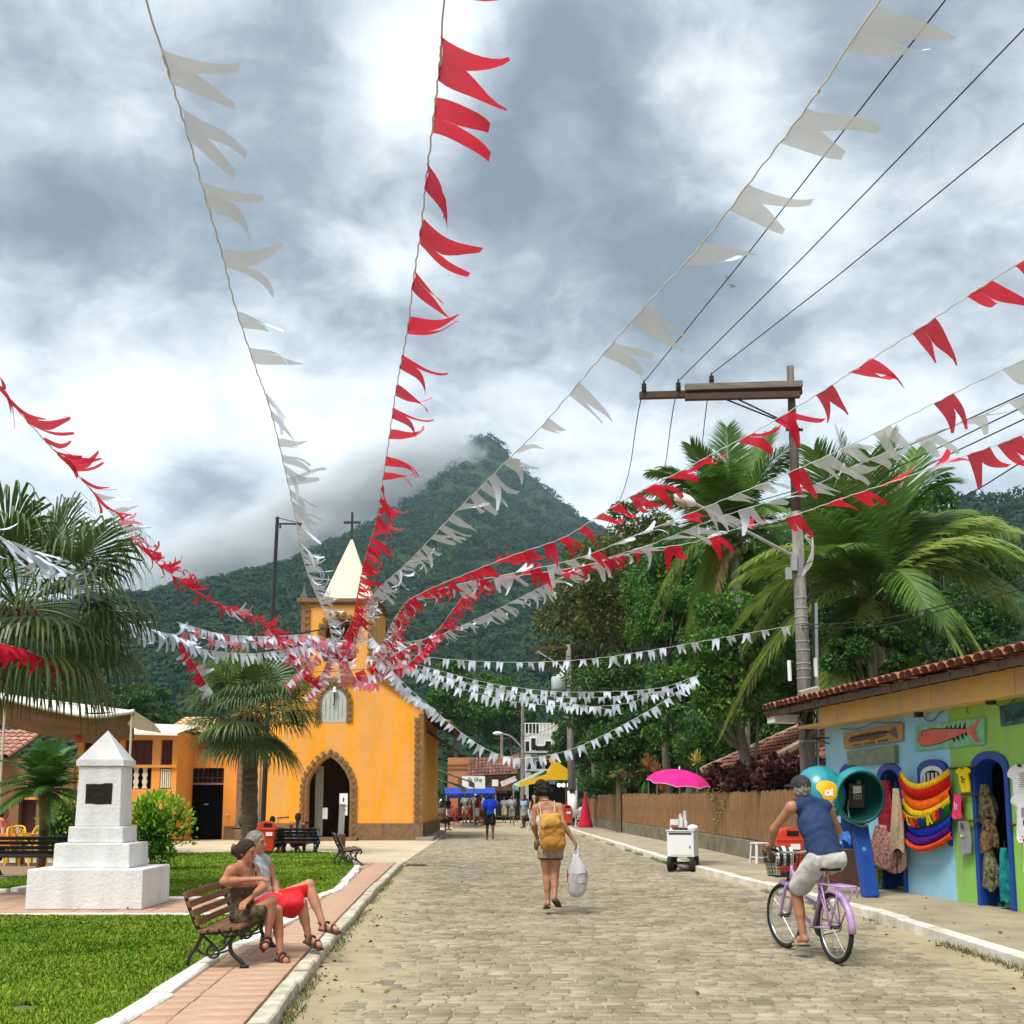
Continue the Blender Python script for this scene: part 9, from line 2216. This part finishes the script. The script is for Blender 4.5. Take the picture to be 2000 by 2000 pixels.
# ---- couple on the bench
def couple():
 def mk(tab, s, **k): J = {a: P(*b) for a, b in tab.items()}; J.update(k); J['s'] = s; return J
 s = .84; Yw = 9.62
 J = mk(dict(pel=(474, 1786, Yw), chest=(472, 1722, Yw), neck=(472, 1690, Yw), head=(481, 1664, Yw), shR=(452, 1700, Yw - .17), shL=(496, 1698, Yw + .13), elR=(437, 1722, Yw - .20), wrR=(497, 1717, Yw - .16), elL=(514, 1733, Yw + .02), wrL=(486, 1757, Yw - .13),
    hipR=(478, 1792, Yw - .07), hipL=(482, 1792, Yw + .08), knR=(530, 1760, Yw - .04), knL=(541, 1778, Yw + .10), anR=(523, 1832, Yw - .02), anL=(548, 1866, Yw + .02), toR=(518, 1848, Yw - .10), toL=(559, 1877, Yw - .06)),
           s, face=V((.9, -.22, -.16)), curlR=.35, curlL=.55, pnR=V((0, .3, -1)), pnL=V((0, .2, -1)))
 t = thing('person', 'woman with bun in a dark patterned dress sitting cross legged on the bench', 'person', P(480, 1800, Yw))
 S = Sdf(.0055); r, f, u = body(S, J, s, False, True); sput(S, 'body', SKIN('sunburnt skin', (.38, .155, .085)), t)
 M_D = mat('dark patterned dress', (.014, .011, .010), .8, col2=(.16, .12, .07), scale=22, bump=.3, bscale=40)
 S = Sdf(.0058); up, acr, fw = torso_cloth(S, J, s, .007, 0, True); S.cut(V(J['chest']) - up * .045, up); S.cut(V(J['pel']) - up * .06, -up); sput(S, 'dress_top', M_D, t)
 S = Sdf(.0058); legs_cloth(S, J, s, .010, .55, .010); S.cap(V(J['hipR']).lerp(V(J['hipL']), .5), (V(J['knR']) * .5 + V(J['hipL']) * .5), .105, .085, .04); S.cut(V(J['pel']) + up * .08, up); sput(S, 'dress_skirt', M_D, t)
 for a, b in (((474, 1716), (462, 1690)), ((500, 1712), (493, 1686))): put(MB().tube(catmull([P(a[0], a[1], Yw - .06 if a[0] < 490 else Yw - .02), P(b[0] + 6, (a[1] + b[1]) / 2, Yw - .08 if a[0] < 490 else Yw - .02), P(b[0], b[1], Yw - .05 if a[0] < 490 else Yw + .10)], 4), .008, 6), 'strap', M_D, t, True)
 HB = HAIR['b']; S = Sdf(.0055); hair_cap(S, J['head'], r, f, u, s, .008, low=.0); S.ell(V(J['head']) - f * .115 * s - u * .005, (.050, .048, .050), .02); sput(S, 'hair', HB, t)
 S = Sdf(.005); c = V(J['head']) - f * .150 * s + u * .002
 for k in range(7): a = k * .9; S.ell(c + V((0, .028 * math.cos(a), .030 * math.sin(a))), (.018, .018, .018), .012)
 sput(S, 'hair_scrunchie', mat('leopard scrunchie', (.05, .03, .015), .9, col2=(.22, .15, .08), scale=30), t); face(t, J['head'], r, f, u, s)
 put(MB().tube([V(J['wrR']) + V((.0, .024 * math.cos(a), .024 * math.sin(a))) - (V(J['wrR']) - V(J['elR'])).normalized() * .02 for a in np.linspace(0, 6.28, 14)[:-1]], .004, 5, closed=True), 'bracelet', M_CHR, t, True)
 SD_ = mat('dark brown sandal', (.045, .022, .014), .7, col2=(.09, .045, .03), scale=10)
 def sandal(a, b, up_, w=.075):
  a, b, up_ = V(a), V(b), V(up_).normalized(); d = (b - a).normalized(); sd = d.cross(up_).normalized()
  put(MB().bar(a - d * .045 - up_ * .050, b + d * .028 - up_ * .030, w, .020, up=up_), 'sandal_sole', SD_, t, True, bevel=.008)
  for q, hgt, rr_ in ((.80, .028, .012), (.35, .040, .012)): c = a.lerp(b, q); put(MB().tube(catmull([c + sd * w * .5 - up_ * .03, c + sd * w * .38 + up_ * hgt * .5, c + up_ * hgt, c - sd * w * .38 + up_ * hgt * .5, c - sd * w * .5 - up_ * .03], 4), rr_, 6), 'sandal_strap', SD_, t, True)
  put(MB().tube(catmull([a + sd * w * .45 + up_ * .01, a - d * .050 + up_ * .005, a - sd * w * .45 + up_ * .01], 4), .010, 6), 'heel_strap', SD_, t, True)
 sandal(J['anR'], J['toR'], V((.8, -.1, .5))); sandal(J['anL'], J['toL'], UZ)
 # man beside her
 Ym = 10.15; s = .88
 J = mk(dict(pel=(511, 1762, Ym), chest=(500, 1708, Ym), neck=(494, 1672, Ym), head=(500, 1646, Ym), shR=(478, 1684, Ym - .16), shL=(520, 1682, Ym + .16), elR=(458, 1730, Ym - .26), wrR=(505, 1732, Ym - .36), elL=(536, 1726, Ym + .16), wrL=(542, 1750, Ym + .0),
    hipR=(518, 1768, Ym - .06), hipL=(520, 1766, Ym + .10), knR=(589, 1763, Ym - .02), knL=(604, 1728, Ym + .10), anR=(603, 1832, Ym + .02), anL=(631, 1806, Ym - .0), toR=(624, 1846, Ym - .05), toL=(657, 1815, Ym - .06)),
           s, face=V((.97, -.16, -.05)), curlR=.3, curlL=.4, pnR=V((0, .4, -1)))
 t = thing('person', 'grey haired man in red shorts and brown sandals sitting with crossed legs', 'person', P(512, 1776, Ym))
 S = Sdf(.0056); r, f, u = body(S, J, s, False); sput(S, 'body', SKIN('fair tanned skin', (.40, .185, .110)), t)
 S = Sdf(.006); up, acr, fw = torso_cloth(S, J, s, .010, 0); S.cut(V(J['pel']) - up * .02, -up)
 for q in (-1, 1): S.cut(V(J['chest']) + acr * q * .165, acr * q)
 sput(S, 'vest', cl('pale blue grey vest', (.34, .40, .43)), t)
 S = Sdf(.006); legs_cloth(S, J, s, .012, .80, .030); S.cap(V(J['hipR']).lerp(V(J['knR']), .3), V(J['knR']).lerp(V(J['hipR']), .25) - V((0, 0, .10)), .075, .035, .05); S.cut(V(J['pel']) + up * .07, up); sput(S, 'shorts', mat('bright red shorts', (.62, .010, .018), .7, col2=(.74, .016, .025), scale=6, bump=.9, bscale=10), t)
 S = Sdf(.0055); hair_cap(S, J['head'], r, f, u, s, .004); sput(S, 'hair', HAIR['g'], t); face(t, J['head'], r, f, u, s)
 sandal(J['anR'], J['toR'], UZ, .085); sandal(J['anL'], J['toL'], V((-.25, 0, 1)), .085)
couple()

# ---- people farther away
def far_people():
 B_ = cl('royal blue shirt', (.008, .035, .42)); K = cl('black shorts', (.012, .012, .014)); G_ = cl('grey shorts', (.20, .19, .17)); W_ = cl('white shirt', (.62, .62, .60)); R_ = cl('dark red shirt', (.22, .012, .02)); KH = cl('khaki shorts', (.36, .31, .22)); GS = cl('grey tee', (.30, .30, .29)); PK = cl('pink top', (.60, .22, .24)); BK = cl('black top', (.015, .014, .016)); LB = cl('light blue top', (.28, .42, .58)); OR = cl('orange tee', (.62, .16, .05)); FL = mat('floral dress', (.22, .18, .15), .85, col2=(.5, .42, .36), scale=9)
 f = lambda u, v: G(u, v, 0)
 p = f(957, 1641); J = std_pose((p.x, p.y, 0), 3, 1.72, 'walk', .55); person('boy in a bright royal blue shirt walking away down the street', J, 'd', 'k', B_, K, .014, .62, .62)
 crowd = [('man in white cap, white shirt and khaki shorts standing side on in the street', 927, 1611, 1.80, -75, 'stand', 0, 'b', 'b', W_, KH, {'hat': W_, 'arms': 0}), ('woman in a floral dress beside the man in the white cap', 938, 1606, 1.62, -70, 'stand', 0, 'b', 'k', FL, FL, {'fem': 1, 'longhair': 1, 'arms': 1}),
             ('man in grey tee and loose grey shorts walking towards us', 1000, 1612, 1.72, 175, 'walk', .5, 'b', 'k', GS, G_, {'arms': 1}), ('person in grey shirt and pale shorts left of the man in the grey tee', 985, 1607, 1.66, 170, 'walk', .4, 'd', 'k', GS, KH, {}), ('person in black top walking right of the man in the grey tee', 1009, 1606, 1.64, 160, 'walk', .4, 'd', 'k', BK, K, {}),
             ('child in pale shirt walking far down the street', 977, 1589, 1.55, 175, 'walk', .5, 'b', 'k', W_, K, {}), ('man in dark red shirt standing under the blue awning', 914, 1596, 1.72, 90, 'stand', 0, 'd', 'k', R_, K, {}), ('person in maroon top left of the man in the dark red shirt', 903, 1593, 1.70, -60, 'stand', 0, 'b', 'b', cl('maroon top', (.14, .01, .02)), G_, {'arms': 1}),
             ('person in white shirt half hidden by the church wall', 861, 1597, 1.75, -80, 'stand', 0, 'd', 'k', W_, K, {}), ('person in light blue top behind the boy in blue', 970, 1600, 1.60, 0, 'walk', .3, 'b', 'b', LB, K, {'fem': 1}), ('person in pink top behind the boy in blue', 947, 1600, 1.66, 0, 'walk', .3, 'b', 'k', PK, G_, {'fem': 1}),
             ('blond woman in dark top and pale skirt walking in front of the kiosk', 1043, 1622, 1.70, 20, 'walk', .4, 'p', 'y', BK, cl('pale lilac skirt', (.45, .42, .48)), {'fem': 1, 'longhair': 1, 'sleeves': 0}), ('person in black standing at the kiosk counter', 1062, 1600, 1.70, -90, 'stand', 0, 'd', 'k', BK, K, {'arms': 1}), ('person in red top at the kiosk behind the walking woman', 1082, 1604, 1.68, -60, 'stand', 0, 'b', 'k', cl('red top', (.5, .04, .05)), K, {}),
             ('tall person in dark clothes under the green awning', 1028, 1594, 1.75, 100, 'stand', 0, 'd', 'k', BK, K, {}), ('person in white top standing farthest down the street', 990, 1584, 1.70, 180, 'stand', 0, 'b', 'k', W_, KH, {}), ('person in black shirt and cap at the tables by the church', 872, 1600, 1.72, 60, 'stand', 0, 'd', 'k', BK, K, {'hat': BK}), ('person in green shirt walking past the red chairs', 921, 1602, 1.66, 200, 'walk', .4, 'b', 'k', cl('green shirt', (.05, .2, .08)), K, {}), ('woman in white dress under the blue awning', 893, 1588, 1.66, 120, 'stand', 0, 'b', 'k', W_, W_, {'fem': 1, 'longhair': 1}), ('person in yellow top far down the street', 965, 1584, 1.62, 180, 'walk', .4, 'b', 'k', cl('yellow top', (.6, .42, .05)), K, {}), ('two tone dressed person in purple top beside the green awning', 1018, 1598, 1.66, -120, 'stand', 0, 'b', 'b', cl('purple top', (.2, .05, .25)), G_, {'fem': 1}), ('person in dark blue shirt just right of the thin far pole', 1012, 1588, 1.75, 180, 'walk', .5, 'd', 'k', cl('dark blue shirt', (.02, .04, .14)), K, {}), ('shirtless man in grey shorts walking far down the street', 935, 1585, 1.72, 0, 'walk', .5, 'b', 'k', None, G_, {}), ('person in orange tee beyond the blue awning', 952, 1588, 1.68, 30, 'stand', 0, 'b', 'k', OR, K, {})]
 for lab, u, v, h, fd, kd, ph, sk, hr, tp, bt, ex in crowd:
  p = f(u, v); J = std_pose((p.x, p.y, 0), fd, h, kd, ph, ex.get('arms', 0)); person(lab, J, sk, hr, tp, bt, .026, ex.get('sleeves', .5), .85, bool(ex.get('fem')), True, 'people down the street', ex.get('hat'), bool(ex.get('longhair')))
 r5 = random.Random(5); cols = [W_, K, R_, G_, BK, GS, KH, LB]
 for k in range(18):
  x = r5.uniform(-5.2, -.6) if k < 13 else r5.uniform(.6, 2.4); J = std_pose((x, r5.uniform(61, 72), 0), r5.uniform(-180, 180), r5.uniform(1.6, 1.85), 'walk' if k % 3 == 0 else 'stand', .4, k % 2)
  person('tiny figure in the crowd at the far end of the street', J, r5.choice('dbbt'), r5.choice('kkb'), r5.choice(cols), r5.choice(cols), .034, .5, .8, k % 2 == 0, True, 'far crowd beyond the church')
 for lab, (x, y, z), fd, h, sk, hr, tp, bt, ex in (('man in grey shirt sitting at the red table, back to us', (f(880, 1606).x, 52.5, 0), 0, 1.75, 'd', 'k', GS, K, {}), ('person in brown top sitting at the red table', (f(893, 1606).x + .2, 53.0, 0), -40, 1.7, 'd', 'k', cl('brown top', (.14, .10, .06)), K, {}),
          ('person in black sitting at the cafe left of the kiosk', (f(1032, 1610).x, 57, 0), 70, 1.7, 'd', 'k', BK, K, {}), ('person in white shirt sitting beside the red parasol', ((1135 - 1000) / 2117 * 56, 56, 0), 60, 1.75, 'd', 'k', W_, K, {}), ('person in salmon shirt sitting at the yellow table at the left edge', (-11.35, 24.3, 0), -90, 1.7, 'b', 'k', cl('salmon shirt', (.62, .20, .14)), K, {}),
          ('woman with a long braid sitting on the dark bench, back to us', (-5.62, 28.55, -.05), 0, 1.55, 'b', 'k', LB, R_, {'braid': 1, 'sleeves': 0}), ('child with short curly hair sitting behind the red bin, back to us', (-6.42, 29.15, -.1), 0, 1.50, 'p', 'b', PK, K, {'sleeves': 0})):
  J = std_pose((x, y, z), fd, h, 'sit'); near = y < 30; t, r, fw, u = person(lab, J, sk, hr, None if ex.get('braid') else tp, bt, .014 if near else .026, ex.get('sleeves', .5), .8, bool(ex.get('braid')), True, None if near else 'people down the street', base=V((x, y, z + .05)))
  if ex.get('braid'):
   S = Sdf(.012); hd = V(J['head']); c0 = hd - fw * .10
   for k in range(9): S.ell(c0 - V((0, .012 * k, .055 * k)) + r * .008 * (-1) ** k, (.034 - .0018 * k, .03, .036), .012)
   sput(S, 'braid', HAIR['k'], t); S = Sdf(.014); up, acr, f2 = torso_cloth(S, J, J['s'], .012, 0, True); S.cut(V(J['chest']) - up * .02, up); S.cut(V(J['pel']) - up * .05, -up); sput(S, 'shirt', tp, t)
 bicycle('dark bicycle parked behind the bench of the woman with the braid', (-5.50, 29.35, .012), math.radians(82), mat('blue black paint', (.012, .03, .08), .4), False)
far_people()
# ---------------------------------------------------------------- air: even haze over the whole valley, mist against the mountain
def air():
 m = bpy.data.materials.new('haze air'); m.use_nodes = True; nt = m.node_tree; nt.nodes.clear()
 v = nt.nodes.new('ShaderNodeVolumePrincipled'); v.inputs['Color'].default_value = (.58, .80, 1.0, 1); v.inputs['Density'].default_value = .00014; v.inputs['Anisotropy'].default_value = .2
 o = nt.nodes.new('ShaderNodeOutputMaterial'); nt.links.new(v.outputs[0], o.inputs['Volume'])
 put(MB().box(0, 1800, 309, 4600, 3780, 640), 'haze', m, kind='stuff')
 m = bpy.data.materials.new('mist'); m.use_nodes = True; nt = m.node_tree; nt.nodes.clear(); N, L = nt.nodes.new, nt.links.new
 v = N('ShaderNodeVolumePrincipled'); v.inputs['Color'].default_value = (.93, .95, .97, 1); v.inputs['Anisotropy'].default_value = .0
 tc = N('ShaderNodeTexCoord'); ln = N('ShaderNodeVectorMath'); ln.operation = 'LENGTH'; L(tc.outputs['Object'], ln.inputs[0])
 n = N('ShaderNodeTexNoise'); L(tc.outputs['Object'], n.inputs['Vector']); n.inputs['Scale'].default_value = 2.1; n.inputs['Detail'].default_value = 5; n.inputs['Roughness'].default_value = .55
 a = N('ShaderNodeMath'); a.operation = 'MULTIPLY_ADD'; L(n.outputs['Fac'], a.inputs[0]); a.inputs[1].default_value = -1.25; L(ln.outputs['Value'], a.inputs[2])
 r = N('ShaderNodeMapRange'); r.interpolation_type = 'SMOOTHSTEP'; L(a.outputs[0], r.inputs[0]); r.inputs[1].default_value = .32; r.inputs[2].default_value = -.12; r.inputs[3].default_value = 0; r.inputs[4].default_value = .036
 L(r.outputs[0], v.inputs['Density']); o = N('ShaderNodeOutputMaterial'); L(v.outputs[0], o.inputs['Volume'])
 for (u, vv, Y, rx, ry, rz, ang) in ((782, 938, 1240, 120, 85, 72, -.6), (700, 1000, 1235, 165, 95, 105, -.4), (540, 1055, 1225, 190, 50, 75, -.25), (370, 1110, 1220, 170, 50, 60, -.1)):
  q = put(MB().sphere((0, 0, 0), 1.0, 20, 12), 'mist', m, kind='stuff'); q.location = P(u, vv, Y); q.scale = (rx, ry, rz); q.rotation_euler = (0, ang, 0)
air()
